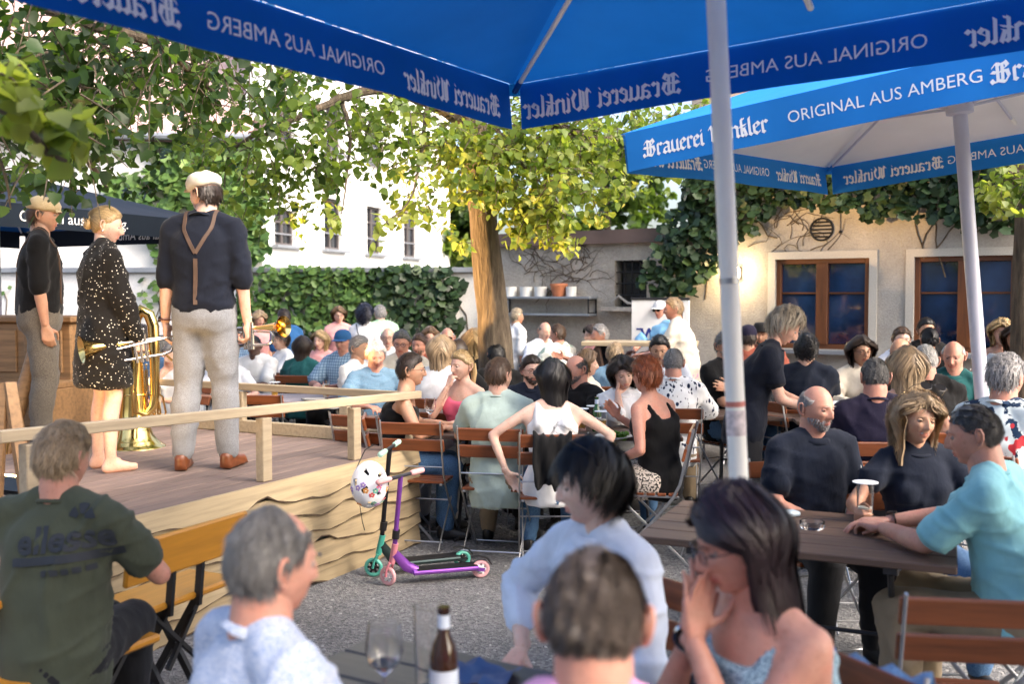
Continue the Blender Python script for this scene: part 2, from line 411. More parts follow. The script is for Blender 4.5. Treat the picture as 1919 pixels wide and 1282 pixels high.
main_limbs = [([t2 + V((0, 0, -.3)), at(1010, 230, 8.9), at(1110, 260, 8.8), at(1200, 250, 9.0)], .07, .015), ([t2, at(800, 190, 8.6), at(700, 170, 8.2), at(600, 200, 7.8), at(480, 260, 7.6)], .08, .014),
              ([t3, t3 + V((1.0, -.4, .8)), t3 + V((2.0, -.6, 1.2))], .08, .02), ([t3, t3 + V((-1.2, .3, .9)), t3 + V((-2.3, .4, 1.0))], .08, .02), ([t3, t3 + V((.3, 1.0, .9)), t3 + V((.4, 2.0, 1.2))], .07, .02),
              ([at(640, 190, 8.0), at(655, 250, 7.8), at(650, 330, 7.7), at(640, 400, 7.4)], .022, .004), ([at(930, 240, 9), at(970, 300, 8.6), at(1040, 370, 8.4), at(1060, 440, 8.4)], .025, .004),
              ([at(800, 195, 8.6), at(790, 280, 8.2), at(770, 370, 8.0), at(720, 420, 7.6)], .022, .004), ([at(480, 250, 7.6), at(430, 290, 7.8), at(420, 350, 8.4)], .02, .005)]
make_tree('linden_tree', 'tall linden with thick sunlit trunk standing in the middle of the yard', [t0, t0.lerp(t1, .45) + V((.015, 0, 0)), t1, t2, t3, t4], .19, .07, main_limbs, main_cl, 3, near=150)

# ---- second linden: its branches hang in from the left
lb = V((-6.2, 6.0, 0))
left_cl = [cl(60, 90, 5.2, .55, 291, 0.28), cl(180, 120, 5.4, .5, 224, 0.26), cl(50, 290, 7.1, .42, 128, 0.24), cl(130, 230, 5.8, .3, 72, 0.26), cl(280, 140, 6.2, .36, 72, 0.31), cl(215, 250, 6.2, .25, 39, 0.26),  # low tints paint the dark of silhouetted leaves into their colour
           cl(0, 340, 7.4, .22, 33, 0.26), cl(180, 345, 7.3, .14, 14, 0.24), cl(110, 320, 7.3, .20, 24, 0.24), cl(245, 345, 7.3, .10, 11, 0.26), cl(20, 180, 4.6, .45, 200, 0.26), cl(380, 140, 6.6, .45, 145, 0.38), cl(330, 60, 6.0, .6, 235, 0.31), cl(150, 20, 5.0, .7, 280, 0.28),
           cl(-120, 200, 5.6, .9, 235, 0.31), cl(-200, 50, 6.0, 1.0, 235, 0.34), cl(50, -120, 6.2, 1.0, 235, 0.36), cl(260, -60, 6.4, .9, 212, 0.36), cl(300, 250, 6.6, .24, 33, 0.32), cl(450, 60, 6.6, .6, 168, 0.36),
           cl(15, 172, 2.9, .07, 18, .95, .072), cl(72, 208, 3.0, .055, 12, .95, .07), cl(112, 240, 3.05, .02, 4, .9, .07), cl(30, 140, 3.0, .05, 9, .9, .07)]  # near spray: high tint paints lamp light into the leaf colour
l1 = V((-5.9, 6.0, 2.6)); l2 = V((-5.6, 5.9, 4.2))
left_limbs = [([l1, at(-80, 120, 6), at(60, 190, 5.8), at(150, 280, 5.8), at(200, 350, 6.0)], .07, .008), ([l2, at(-60, -60, 6), at(120, 20, 5.8), at(300, 90, 6.0), at(400, 170, 6.5)], .09, .012),
              ([l1, V((-4.4, 4.2, 2.5)), at(-200, 150, 3.3), at(0, 200, 2.95), at(90, 285, 3.0), at(125, 300, 3.05)], .035, .004), ([at(-80, 120, 6), at(0, 300, 5.6), at(20, 390, 5.6)], .02, .004)]
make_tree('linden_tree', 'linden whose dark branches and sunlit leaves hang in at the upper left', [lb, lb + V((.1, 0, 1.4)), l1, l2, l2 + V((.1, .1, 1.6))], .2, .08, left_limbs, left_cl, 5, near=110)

# ---- third tree at the right edge
rb = at(1922, 700, 8.6); rb.z = 0
rt = [rb, at(1925, 430, 8.6), at(1912, 300, 8.6), at(1930, 120, 8.6) + V((0, .1, .4))]
right_cl = [cl(1870, 370, 7.8, .13, 46, .85), cl(1905, 330, 7.9, .22, 90, .7), cl(1850, 350, 7.9, .07, 14, .9), cl(1960, 320, 8.0, .4, 180, .6), cl(2050, 250, 8.4, .8, 320, .5), cl(1950, 150, 8.8, .8, 320, .5), cl(1990, 20, 9, 1.0, 320, .45)]
make_tree('linden_tree', 'linden at the right edge with lit trunk and pale leaf spray', rt, .15, .06, [([at(1912, 330, 8.6), at(1900, 320, 8.2), at(1865, 350, 7.9)], .02, .004), ([rt[2], at(2020, 240, 8.5), at(2080, 200, 8.4)], .05, .01)], right_cl, 9, near=40)

# ---- far trees behind the roofs
def far_tree(px, d, h, rad, label, seed):
    b = at(px, 557, d); b.z = 0
    r = random.Random(seed); c = []
    for k in range(26):
        a = r.uniform(0, 6.28); zz = r.uniform(.35, 1.0); q = rad * math.sqrt(max(0, 1 - ((zz - .62) / .42) ** 2)) * r.uniform(.3, 1)
        c.append((V((b.x + math.cos(a) * q, b.y + math.sin(a) * q, h * zz)), rad * .38, 150, .45, .26))
    make_tree('broad_tree', label, [b, b + V((.1, 0, h * .35)), b + V((0, .1, h * .8))], .3, .06, [([b + V((.1, 0, h * .35)), b + V((rad * .4, 0, h * .6)), b + V((rad * .7, .2, h * .7))], .1, .02), ([b + V((.1, 0, h * .4)), b + V((-rad * .4, 0, h * .6)), b + V((-rad * .7, -.2, h * .75))], .1, .02)], c, seed)
far_tree(845, 30, 4.6, 1.25, 'small rounded tree behind the ivy wall left of the big trunk', 21)
far_tree(1135, 32, 6.6, 2.1, 'distant pale green tree rising over the flat roof', 22)
far_tree(360, 34, 12, 3.4, 'tall tree between the tiled roof and the white house', 23)

# ================================================================ walls and buildings
def plaster(name, col, bp=.5, stain=.25, bs=45, ss=1.1):
    if name in _mats: return _mats[name]
    m, nt, n, l, p = _new(name); vec = tc(n, l); a = noise(n, l, vec, bs, 6, .7); b = noise(n, l, vec, ss, 6, .6)
    fine = ramp(n, l, a, [(.3, dk(col, .78)), (.55, col), (.8, dk(col, 1.12))]); st = ramp(n, l, b, [(.3, (1 - stain,) * 3), (.6, (1, 1, 1))])
    l.new(mixc(n, l, 1.0, fine, st, 'MULTIPLY'), p.inputs['Base Color']); p.inputs['Roughness'].default_value = .92
    bump(n, l, a, p, bp, .02); _mats[name] = m; return m
M_plaster = plaster('rough_plaster', (.47, .44, .40), .6, .42, 45, 1.3)
M_plaster2 = plaster('old_grey_plaster', (.46, .42, .37), .9, .45, 30, 1.6)
M_surround = plaster('smooth_surround', (.53, .50, .45), .1, .12, 80)
M_wwall = plaster('white_wall', (.74, .73, .71), .25, .14, 60, .6)
M_wbuild = plaster('white_house_render', (.82, .82, .81), .15, .06, 60, .5)
M_cope = mat('coping_metal', (.22, .24, .27), .5, .3, .15, 4)
M_copper = mat('dark_copper_flashing', (.13, .085, .07), .5, .4, .25, 2.5)
M_frame = wood('window_frame_wood', hexc('#63391c'), .45)
M_pane = mat('dark_window_pane', (.018, .022, .03), .06, 0, .5, 3, spec=.9); M_bpane = mat('pane_painted_blue_reflection', (.014, .038, .10), .05, 0, .8, 1.4, spec=.9)  # M_bpane: blue reflection is painted into the base colour
M_iron = mat('iron', (.02, .02, .022), .55, .5)

class Wall:
    """a straight wall: origin o (ground), direction e, outward normal n (towards the yard)"""
    def __init__(s, p, q, th=.3):
        s.o = V((p[0], p[1], 0)); s.e = V((q[0] - p[0], q[1] - p[1], 0)); s.L = s.e.length; s.e.normalize(); s.n = V((s.e.y, -s.e.x, 0)); s.th = th
        s.rz = math.atan2(s.e.y, s.e.x)
    def uz(s, px, py): p = onplane(px, py, s.o, s.n); return (p - s.o).dot(s.e), p.z
    def P(s, u, z, out=0.0): return s.o + s.e * u + s.n * out + V((0, 0, z))
    def build(s, name, root, mt, u0, u1, z0, z1, ops=(), grid=0):
        us = sorted({u0, u1, *[x for o in ops for x in o[:2]]}); zs = sorted({z0, z1, *[x for o in ops for x in o[2:4]]}); mb = MB()
        for i in range(len(us) - 1):
            for j in range(len(zs) - 1):
                cu, cz = (us[i] + us[i + 1]) / 2, (zs[j] + zs[j + 1]) / 2
                if any(o[0] < cu < o[1] and o[2] < cz < o[3] for o in ops): continue
                mb.box((cu, s.th / 2, cz), (us[i + 1] - us[i], s.th, zs[j + 1] - zs[j]))
        return mb.build(name, mt, root, smooth=False)
    def root(s, name, label, cat): o = empty(name, s.o, s.rz, label, cat); return o
    # local frame of the root: x along wall, -y out of the wall, z up

# ---- right building (plaster, wooden windows) and its lower neighbour share one line
W1 = Wall((-.4, 13.84), (6.4, 9.715))
u_split = W1.uz(1293, 557)[0]
rb_root = W1.root('plaster_house', 'beige plaster outbuilding with brown wooden windows and ivy along its top', 'building')
wins = []
for (xa, xb, ya, yb) in ((1452, 1630, 483, 652), (1711, 1906, 476, 654)):
    ua, za = W1.uz(xa, yb); ub, zb = W1.uz(xb, ya); wins.append((ua, ub, za, zb))
zt = wins[0][3]; zbm = wins[0][2]; wins = [(a, b, zbm, zt) for a, b, _, _ in wins]
W1.build('wall', rb_root, M_plaster, u_split, 7.95, 0, 4.3, wins)
def wood_window(root, ua, ub, za, zb, blue):
    w = empty('window', ((ua + ub) / 2, 0, za), 0, parent=root); W_, H_ = ub - ua, zb - za
    sur = MB(); t = .085
    for (c, sz) in (((-W_ / 2 - t / 2, -.012, H_ / 2), (t, .024, H_ + 2 * t)), ((W_ / 2 + t / 2, -.012, H_ / 2), (t, .024, H_ + 2 * t)), ((0, -.012, H_ + t / 2), (W_, .024, t))): sur.box(c, sz)
    sur.build('surround', M_surround, w, smooth=False)
    slab('sill', (W_ + .2, .2, .05), M_cope, w, (0, -.05, -.03))
    fr = .055
    for x in (-W_ / 2 + fr / 2, W_ / 2 - fr / 2): slab('frame', (H_, .07, fr), M_frame, w, (x, .07, H_ / 2), (0, math.pi / 2, 0))
    for z in (fr / 2, H_ - fr / 2): slab('frame', (W_ - 2 * fr, .07, fr), M_frame, w, (0, .07, z))
    slab('frame', (H_ - 2 * fr, .09, .13), M_frame, w, (0, .06, H_ / 2), (0, math.pi / 2, 0))
    for s in (-1, 1):
        cx = s * (W_ / 4 + .008); pw = W_ / 2 - fr - .065
        for (z0, z1) in ((fr, H_ * .62), (H_ * .62, H_ - fr)):
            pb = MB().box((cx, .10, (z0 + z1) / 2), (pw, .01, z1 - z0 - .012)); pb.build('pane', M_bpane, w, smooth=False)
        slab('glazing_bar', (pw, .04, .022), M_frame, w, (cx, .08, H_ * .62))
    MB().box((0, .42, H_ / 2), (W_ + .1, .02, H_ + .1)).build('dark_room', M_black, w, smooth=False)
for k, (a, b, c, d_) in enumerate(wins): wood_window(rb_root, a, b, c, d_, k)
# round vent
vu, vz = W1.uz(1540, 430); vent = empty('round_vent', (vu, 0, vz), 0, parent=rb_root)
ring = [V((math.cos(a) * .125, -.012, math.sin(a) * .125)) for a in np.linspace(0, 2 * math.pi, 25)[:-1]]
MB().tube(ring, .012, 6, closed=True).build('rim', M_iron, vent)
MB().lathe([(.001, 0), (.12, 0), (.12, .006), (.001, .006)], 24, MX.Rotation(math.pi / 2, 4, 'X')).build('backing', M_plaster, vent)
for k in range(5):
    z = -.085 + k * .042; w_ = 2 * math.sqrt(.12 ** 2 - z * z); slab('slat', (w_, .02, .017), M_iron, vent, (0, -.014, z), (.5, 0, 0))
# hanging lamp cable and wall lamp
lu, lz = W1.uz(1382, 512); lamp = empty('wall_lamp', W1.P(lu, lz, 0), W1.rz, 'lit warm wall lamp on the plaster wall behind the near parasol pole', 'lamp')
MB().box((0, -.02, 0), (.10, .04, .14)).build('mount', M_dsteel, lamp, smooth=False)
MB().lathe([(.045, -.07), (.06, -.05), (.06, .05), (.045, .07)], 16, MX.Translation((0, -.11, 0))).build('globe', emit('lamp_glow', (1, .72, .36), 14), lamp)
MB().tube([(0, -.02, .03), (0, -.07, .06), (0, -.11, .075)], .012, 8).build('arm', M_dsteel, lamp)
ll = bpy.data.lights.new('wall_lamp_light', 'POINT'); ll.energy = 7; ll.color = (1, .70, .36); ll.shadow_soft_size = .06
lo = bpy.data.objects.new('wall_lamp_light', ll); COL.objects.link(lo); lo.parent = lamp; lo.location = (0, -.25, 0)
bu, bz = W1.uz(1575, 432)
MB().tube([(bu, -.01, bz + .32), (bu, -.012, bz)], .004, 5).ball((bu, -.015, bz - .015), .018).build('wall_cable', M_iron, rb_root)

# ---- low outbuilding with copper flashing, shelf and barred window
lw_root = W1.root('low_outbuilding', 'low old plaster outbuilding with dark metal roof edge and barred window', 'building')
zf = W1.uz(1120, 432)[1]
ua, za = W1.uz(1152, 575); ub, zb = W1.uz(1212, 487); bw = (ua, ub, za, zb)
W1.build('wall', lw_root, M_plaster2, 0, u_split - .003, 0, zf - .17, [bw])
MB().box((u_split / 2, .10, zf - .085), (u_split - .006, .34, .17)).build('roof_flashing', M_copper, lw_root, smooth=False)
MB().box((u_split / 2, .09, zf - .165), (u_split - .008, .40, .02)).build('drip_edge', M_copper, lw_root, smooth=False)
MB().box((u_split / 2, 2.3, zf - .1), (u_split - .01, 4, .14)).build('roof', M_copper, lw_root, smooth=False)
w = empty('barred_window', ((ua + ub) / 2, 0, za), 0, parent=lw_root); W_, H_ = ub - ua, zb - za
MB().box((0, .25, H_ / 2), (W_ + .1, .02, H_ + .1)).build('dark_room', M_black, w, smooth=False)
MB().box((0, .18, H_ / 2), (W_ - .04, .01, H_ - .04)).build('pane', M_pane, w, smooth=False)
for k in range(1, 4): MB().tube([(-W_ / 2 + W_ * k / 4, .05, 0), (-W_ / 2 + W_ * k / 4, .05, H_)], .009, 6).build('bar', M_iron, w)
for k in range(1, 4): MB().tube([(-W_ / 2, .045, H_ * k / 4), (W_ / 2, .045, H_ * k / 4)], .009, 6).build('bar', M_iron, w)
slab('sill', (W_ + .25, .22, .05), M_plaster2, w, (0, -.07, -.03))
# driftwood on the sill
MB().tube([W1.P(ua - .0, za + .05, .1), W1.P(ua + .12, za + .14, .14), W1.P(ua + .25, za + .05, .15), W1.P(ua + .45, za + .03, .12)], [.008, .014, .018, .01], 7).build('driftwood', mat('grey_driftwood', (.4, .37, .33), .9))
props(bpy.data.objects['driftwood'], 'pale curved driftwood branch lying on the barred window sill', 'branch')
# dry climber stems on plaster
def stems(root, wall, spots, n, seed, ln=.9):
    r = random.Random(seed); mb = MB()
    for k in range(n):
        px, py = spots[k % len(spots)]; u, z = wall.uz(px + r.gauss(0, 30), py + r.gauss(0, 14)); a = r.uniform(.2, 2.9); p = [(u, -.008, z)]
        for j in range(7): a += r.gauss(0, .5); u += math.cos(a) * ln * .09; z += math.sin(a) * ln * .07; p.append((u, -.008 - r.random() * .01, z))
        mb.tube(p, [.006 * (1 - j / 9) for j in range(8)], 4, False)
    return mb.build('climber_stems', mat('dry_stem', (.10, .075, .055), .9), root)
stems(lw_root, W1, [(1010, 500), (1060, 520), (1090, 490), (1030, 540)], 46, 3); stems(rb_root, W1, [(1480, 440), (1500, 420), (1520, 470), (1400, 470)], 22, 4)

# wall shelf with pots
su0, sz0 = W1.uz(955, 588); su1, sz1 = W1.uz(1120, 590); _, sz2 = W1.uz(1120, 558)
sh = empty('wall_shelf', W1.P((su0 + su1) / 2, 0, 0), W1.rz, 'long grey wall shelf carrying plant pots on the old plaster wall', 'shelf'); Ls = su1 - su0
for z in (sz1, sz2): slab('board', (Ls, .24, .03), M_cope, sh, (0, -.13, z))
for x in (-Ls / 2 + .015, Ls / 2 - .015):
    for y in (-.02, -.235): slab('upright', (.02, .02, sz2 - sz1), M_iron, sh, (x, y, (sz1 + sz2) / 2))
    for z in (sz1 + .025, sz2 - .025): slab('rail', (.02, .2, .015), M_iron, sh, (x, -.13, z))
potm = mat('white_ceramic', (.62, .62, .60), .45); terra = mat('terracotta', (.42, .15, .07), .8, 0, .2, 12)
for k, (px, r0, h, mt, lb_) in enumerate(((966, .085, .13, potm, 'white ceramic pot at the trunk end of the wall shelf'), (995, .085, .13, potm, 'second white ceramic pot from the trunk on the wall shelf'), (1022, .085, .13, potm, 'white ceramic pot directly left of the terracotta pot'), (1056, .11, .17, terra, 'wide terracotta flower pot on the wall shelf'), (1079, .07, .13, potm, 'white ceramic pot right of the terracotta pot'))):
    u, _ = W1.uz(px, 555); p = W1.P(u, sz2 + .016, .13); pr = empty('plant_pot', p, 0, lb_, 'plant pot', 'pots on the wall shelf')
    MB().lathe([(r0 * .72, 0), (r0, h * .8), (r0 * 1.06, h * .8), (r0 * 1.06, h), (r0 * .92, h), (r0 * .85, h * .75)] if mt is terra else [(r0 * .95, 0), (r0, h), (r0 * .92, h), (r0 * .9, h * .8)], 20).build('vessel', mt, pr)
    MB().lathe([(.001, h * .82), (r0 * .9, h * .84), (.001, h * .86)], 14).build('soil', mat('soil', (.05, .035, .025), .95), pr)

# ---- white yard wall with ivy
W2 = Wall((-13.0, 14.1), (-.4, 13.84), .28)
yw = W2.root('yard_wall', 'white rendered yard wall with metal coping, overgrown by ivy', 'wall'); zt2 = W2.uz(430, 498)[1]
W2.build('wall', yw, M_wwall, 0, W2.L - .003, 0, zt2 - .1)
for k in range(6):
    L = W2.L / 6; slab('coping', (L - .006, .4, .07), M_cope, yw, (L * (k + .5), .12, zt2 - .06))
MB().tube([(0, -.03, zt2 - .02), (W2.L * .45, -.035, zt2 - .06), (W2.L * .5, -.03, zt2 - .02)], .02, 6).build('cable', M_cope, yw)

def ivy_on(wall, name, label, polys, per_m2, size, seed, mt, thick=(.02, .16), wild=.25):
    """leaves rooted on the wall inside outlines measured on it"""
    r = np.random.default_rng(seed); o = empty(name, wall.o, wall.rz, label, 'ivy'); P = []; 
    for poly in polys:
        uz = np.array([wall.uz(*p) for p in poly]); lo_, hi = uz.min(0), uz.max(0); area = (hi - lo_).prod(); n = int(area * per_m2)
        q = lo_ + (hi - lo_) * r.random((n, 2)); q += r.normal(size=q.shape) * .05; ins = np.zeros(n, bool); j = len(uz) - 1
        for i in range(len(uz)):
            c = ((uz[i, 1] > q[:, 1]) != (uz[j, 1] > q[:, 1])) & (q[:, 0] < (uz[j, 0] - uz[i, 0]) * (q[:, 1] - uz[i, 1]) / (uz[j, 1] - uz[i, 1] + 1e-9) + uz[i, 0]); ins ^= c; j = i
        P.append(q[ins])
    q = np.concatenate(P); n = len(q); clump = .5 + .5 * np.sin(q[:, 0] * 5.1 + 2 * np.sin(q[:, 1] * 4.3)) * np.sin(q[:, 1] * 6.2 + np.sin(q[:, 0] * 3.3))
    out = thick[0] + (thick[1] - thick[0]) * (r.random(n) * .5 + clump * .5)
    pos = np.stack([q[:, 0], -out, q[:, 1]], 1)
    nr = np.array([0, -.8, .45]) + r.normal(size=(n, 3)) * .45; up = np.array([0, -.25, -1]) + r.normal(size=(n, 3)) * .4
    tint = np.clip(.45 + (clump - .5) * .25 + r.normal(size=n) * .2, 0, 1)
    ob = link('foliage', scatter('foliage', IVY, pos, nr, up, size * r.uniform(.6, 1.25, n), tint, mt), o); ob['kind'] = 'stuff'
    mb = MB(); rr = random.Random(seed)
    for k in range(max(4, n // 200)):
        i = rr.randrange(n); u, z = q[i]; p = [(u, -.01, z)]; a = rr.uniform(1.2, 1.9)
        for j in range(6): a += rr.gauss(0, .35); u += math.cos(a) * .12; z -= abs(math.sin(a)) * .14; p.append((u, -.012, max(z, .02)))
        mb.tube(p, .008, 4, False)
    mb.build('stem', M_bark, o)['kind'] = 'stuff'; return o
ivy_on(W2, 'ivy', 'bright green ivy mat covering the yard wall left of the trunk', [[(462, 500), (520, 494), (680, 500), (700, 530), (660, 640), (600, 690), (440, 690), (445, 560)], [(640, 500), (760, 495), (720, 600), (640, 620)]], 420, .10, 31, M_ivy)
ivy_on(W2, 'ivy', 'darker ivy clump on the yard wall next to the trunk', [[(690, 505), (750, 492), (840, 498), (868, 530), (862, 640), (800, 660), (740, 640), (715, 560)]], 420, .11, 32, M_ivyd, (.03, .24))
ivy_on(W2, 'ivy', 'thin ivy trails on the white yard wall behind the musicians', [[(255, 520), (330, 500), (310, 570), (270, 590)], [(0, 520), (30, 525), (10, 560)]], 110, .09, 33, M_ivy, (.01, .06))
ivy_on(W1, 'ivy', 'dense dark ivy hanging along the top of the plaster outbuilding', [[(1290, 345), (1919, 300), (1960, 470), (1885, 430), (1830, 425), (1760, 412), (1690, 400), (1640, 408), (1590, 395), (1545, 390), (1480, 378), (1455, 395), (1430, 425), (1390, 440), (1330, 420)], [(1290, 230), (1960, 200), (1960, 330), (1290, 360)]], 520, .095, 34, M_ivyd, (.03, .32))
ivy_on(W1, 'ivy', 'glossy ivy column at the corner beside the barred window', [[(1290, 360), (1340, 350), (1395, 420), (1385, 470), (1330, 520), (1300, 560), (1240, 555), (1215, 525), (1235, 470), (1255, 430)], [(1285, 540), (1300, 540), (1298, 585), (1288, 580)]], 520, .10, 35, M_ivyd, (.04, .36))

# ---- white house behind the yard wall
WH = Wall((-5.0, 20.0), (-1.8, 29.0), .35)
wh = WH.root('white_house', 'tall white rendered house with small paned windows behind the yard wall', 'building')
ops = []
for (xa, xb, ya, yb) in ((515, 554, 396, 458), (608, 641, 375, 466), (688, 716, 390, 474), (757, 782, 400, 481), (612, 640, 200, 283), (690, 716, 222, 302), (520, 553, 190, 265)):
    ua, za = WH.uz(xa, yb); ub, zb = WH.uz(xb, ya); ops.append((ua, ub, za, zb))
WH.build('wall', wh, M_wbuild, 0, WH.L, 0, 9.5, ops)
M_curt = mat('net_curtain', (.35, .36, .38), .9, 0, .3, 9)
for (ua, ub, za, zb) in ops:
    w = empty('window', ((ua + ub) / 2, 0, za), 0, parent=wh); W_, H_ = ub - ua, zb - za
    slab('sill', (W_ + .25, .2, .06), M_cope, w, (0, -.06, -.035))
    fm = MB(); t = .06
    for x in (-W_ / 2 + t / 2, 0, W_ / 2 - t / 2): fm.box((x, .12, H_ / 2), (t if x else .09, .06, H_))
    for z in (t / 2, H_ * .33, H_ * .66, H_ - t / 2): fm.box((0, .118, z), (W_, .05, t * .8))
    fm.build('frame', mat('dark_window_frame', (.07, .06, .06), .5), w, smooth=False)
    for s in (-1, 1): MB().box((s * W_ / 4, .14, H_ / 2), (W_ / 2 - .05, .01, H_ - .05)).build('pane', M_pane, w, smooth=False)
    MB().box((0, .34, H_ / 2), (W_ + .05, .02, H_ + .05)).build('dark_room', M_curt, w, smooth=False)
    MB().tube([(-W_ / 2 - .06, -.05, H_ * .3), (W_ / 2 + .1, -.05, H_ * .3)], .014, 6).build('guard_bar', M_cope, w)
W3 = Wall((-8.2, 19.9), (-5.0, 20.0), .35); W3s = Wall((-5.002, 20.003), (-5.4, 33), .35)
# ---- old house with tiled roof, overgrown
oh = W3.root('tiled_house', 'old house with pale tiled roof and ivy covered wall behind the musicians', 'building')
W3b = Wall((-14.0, 19.2), (-5.02, 20.0), .3); oh.location = W3b.o; oh.rotation_euler.z = W3b.rz
W3b.build('wall', oh, M_wwall, 0, W3b.L, 0, 4.9)
tiles = MB(); Lr = W3b.L; tw, th_ = .19, .165; slope = R(48)
M_tile = mat('roof_tile', (.52, .36, .33), .85, 0, .22, 3.5, .2, 30)
for j in range(34):
    y = -.35 + j * th_ * math.cos(slope); z = 4.82 + j * th_ * math.sin(slope)
    for i in range(int(Lr / tw)):
        x = (i + .5 * (j % 2)) * tw + random.uniform(-.006, .006); dz = random.uniform(0, .012); c, s_ = math.cos(slope), math.sin(slope); ov = th_ * 1.25
        pts = [(-tw * .48, 0), (-tw * .3, -.045), (0, -.06), (tw * .3, -.045), (tw * .48, 0)]
        vs = [(x + a, y + b * c - s_ * .0, z + b * s_ + .03 + dz) for a, b in pts] + [(x + tw * .48, y + ov * c, z + ov * s_ + .008 + dz), (x - tw * .48, y + ov * c, z + ov * s_ + .008 + dz)]
        tiles.add(vs, [(0, 1, 2, 3, 4, 5, 6)])
o = tiles.build('roof_tiles', M_tile, oh, smooth=False); o['kind'] = 'stuff'
cs, sn = math.cos(slope), math.sin(slope); LL = 34 * th_
MB().add([(-.2, -.34, 4.80), (Lr + .1, -.34, 4.80), (Lr + .1, -.34 + LL * cs, 4.80 + LL * sn), (-.2, -.34 + LL * cs, 4.80 + LL * sn), (-.2, -.34, 4.70), (Lr + .1, -.34, 4.70), (Lr + .1, -.2 + LL * cs, 4.70 + LL * sn), (-.2, -.2 + LL * cs, 4.70 + LL * sn)], [(0, 1, 2, 3), (7, 6, 5, 4), (0, 4, 5, 1), (1, 5, 6, 2), (3, 2, 6, 7), (0, 3, 7, 4)]).build('roof', M_copper, oh, smooth=False)
MB().tube([(-.2, -.42, 4.80), (Lr + .1, -.42, 4.80)], .07, 8).build('gutter', M_cope, oh)
ivy_on(W3b, 'ivy', 'light green creeper covering the old house wall behind the tall musician', [[(190, 340), (300, 310), (500, 330), (505, 470), (470, 510), (300, 510), (285, 440), (200, 420)], [(280, 250), (470, 240), (500, 340), (300, 340)]], 150, .19, 36, M_ivy, (.03, .3))

# ---- unseen house added behind the camera to cut light from behind
W5 = Wall((9.0, -7.0), (-9.0, -7.0), .3); nh = W5.root('plaster_house', 'unseen plaster house added behind the viewer to cut light from behind', 'building')
ops5 = [(2 + k * 3.2, 3.1 + k * 3.2, 1.0 + q * 2.9, 2.5 + q * 2.9) for k in range(5) for q in range(2)]
W5.build('wall', nh, M_plaster, 0, W5.L, 0, 7.5, ops5)
for (a, b, c, d_) in ops5:
    w = empty('window', ((a + b) / 2, 0, c), 0, parent=nh)
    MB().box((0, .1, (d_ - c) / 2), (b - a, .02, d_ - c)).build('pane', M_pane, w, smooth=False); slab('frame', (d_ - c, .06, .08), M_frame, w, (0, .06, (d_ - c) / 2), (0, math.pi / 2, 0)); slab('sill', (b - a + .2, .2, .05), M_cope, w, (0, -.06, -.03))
# ================================================================ lettering
GLY = {  # broad-nib strokes, x-height 1
 'r': (.62, [[(.2, .98), (.2, .1), (.34, 0)], [(.22, .82), (.46, 1.0), (.62, .86)]]),
 'i': (.42, [[(.2, .98), (.2, .12), (.36, 0)], [(.18, 1.28), (.26, 1.36)]]),
 'n': (.92, [[(.2, .98), (.2, .0)], [(.22, .8), (.52, 1.0), (.74, .85), (.74, .12), (.88, 0)]]),
 'u': (.92, [[(.2, .98), (.2, .16), (.44, .0), (.74, .22)], [(.74, .98), (.74, .12), (.88, 0)]]),
 'e': (.76, [[(.2, .82), (.2, .18), (.46, 0), (.7, .18)], [(.2, .82), (.48, 1.0), (.68, .78), (.26, .5)]]),
 'a': (.92, [[(.22, .86), (.5, 1.0), (.74, .84), (.74, .12), (.88, 0)], [(.72, .58), (.3, .46), (.22, .16), (.42, 0), (.72, .2)]]),
 'l': (.44, [[(.22, 1.5), (.22, .12), (.38, 0)], [(.2, 1.42), (.32, 1.54)]]),
 'k': (.76, [[(.24, 1.5), (.24, .12), (.38, 0)], [(.24, 1.42), (.5, 1.54)], [(.02, .82), (.62, .98)], [(.26, .62), (.56, .72)], [(.46, .62), (.66, .0)]]),
 'B': (1.35, [[(.42, 1.42), (.42, .12)], [(.05, 1.18), (.3, 1.45), (.62, 1.34), (.95, 1.5), (1.12, 1.22), (.62, .84)], [(.62, .84), (1.06, .82), (1.18, .42), (.9, .0), (.5, .14), (.1, .02), (-.02, .22)], [(.05, .85), (.3, .78)], [(.75, 1.3), (.75, .2)]]),
 'W': (1.65, [[(.0, 1.2), (.22, 1.46), (.34, 1.2), (.34, .22), (.58, .0), (.86, .22)], [(.86, 1.46), (.86, .22), (1.12, .0), (1.42, .25), (1.5, .9), (1.28, 1.28), (1.4, 1.5)], [(.6, 1.3), (.6, .2)]]),
 ' ': (.55, [])}
def blackletter(text, xh):
    """list of polygons (2D) of a broad-nib hand, and total width"""
    nib = V((.115, .10)); th = .045; x = 0; out = []
    for ch in text:
        w, st = GLY[ch]
        for s in st:
            for (a, b) in zip(s[:-1], s[1:]):
                a, b = V(a), V(b); d = (b - a); d.normalize(); pr = V((-d.y, d.x)) * th; nn = nib if abs(nib.x * d.y - nib.y * d.x) > .05 else nib * .4 + pr
                ex = d * .05
                out.append([(a - nn - ex), (b - nn + ex), (b + nn + ex), (a + nn - ex)])
                out[-1] = [V(((p.x + x) * xh, p.y * xh)) for p in out[-1]]
        x += w
    return out, x * xh
def sans(text, size, bold=0.0, align='LEFT', shear=0.0):
    c = bpy.data.curves.new('t', 'FONT'); c.body = text; c.size = size; c.offset = bold * size; c.resolution_u = 3; c.shear = shear
    o = bpy.data.objects.new('t', c); COL.objects.link(o); dg = bpy.context.evaluated_depsgraph_get(); me = bpy.data.meshes.new_from_object(o.evaluated_get(dg))
    vs = [V((v.co.x, v.co.y)) for v in me.vertices]; fs = [tuple(p.vertices) for p in me.polygons]
    bpy.data.objects.remove(o); bpy.data.curves.remove(c); bpy.data.meshes.remove(me)
    return vs, fs, max(v.x for v in vs)

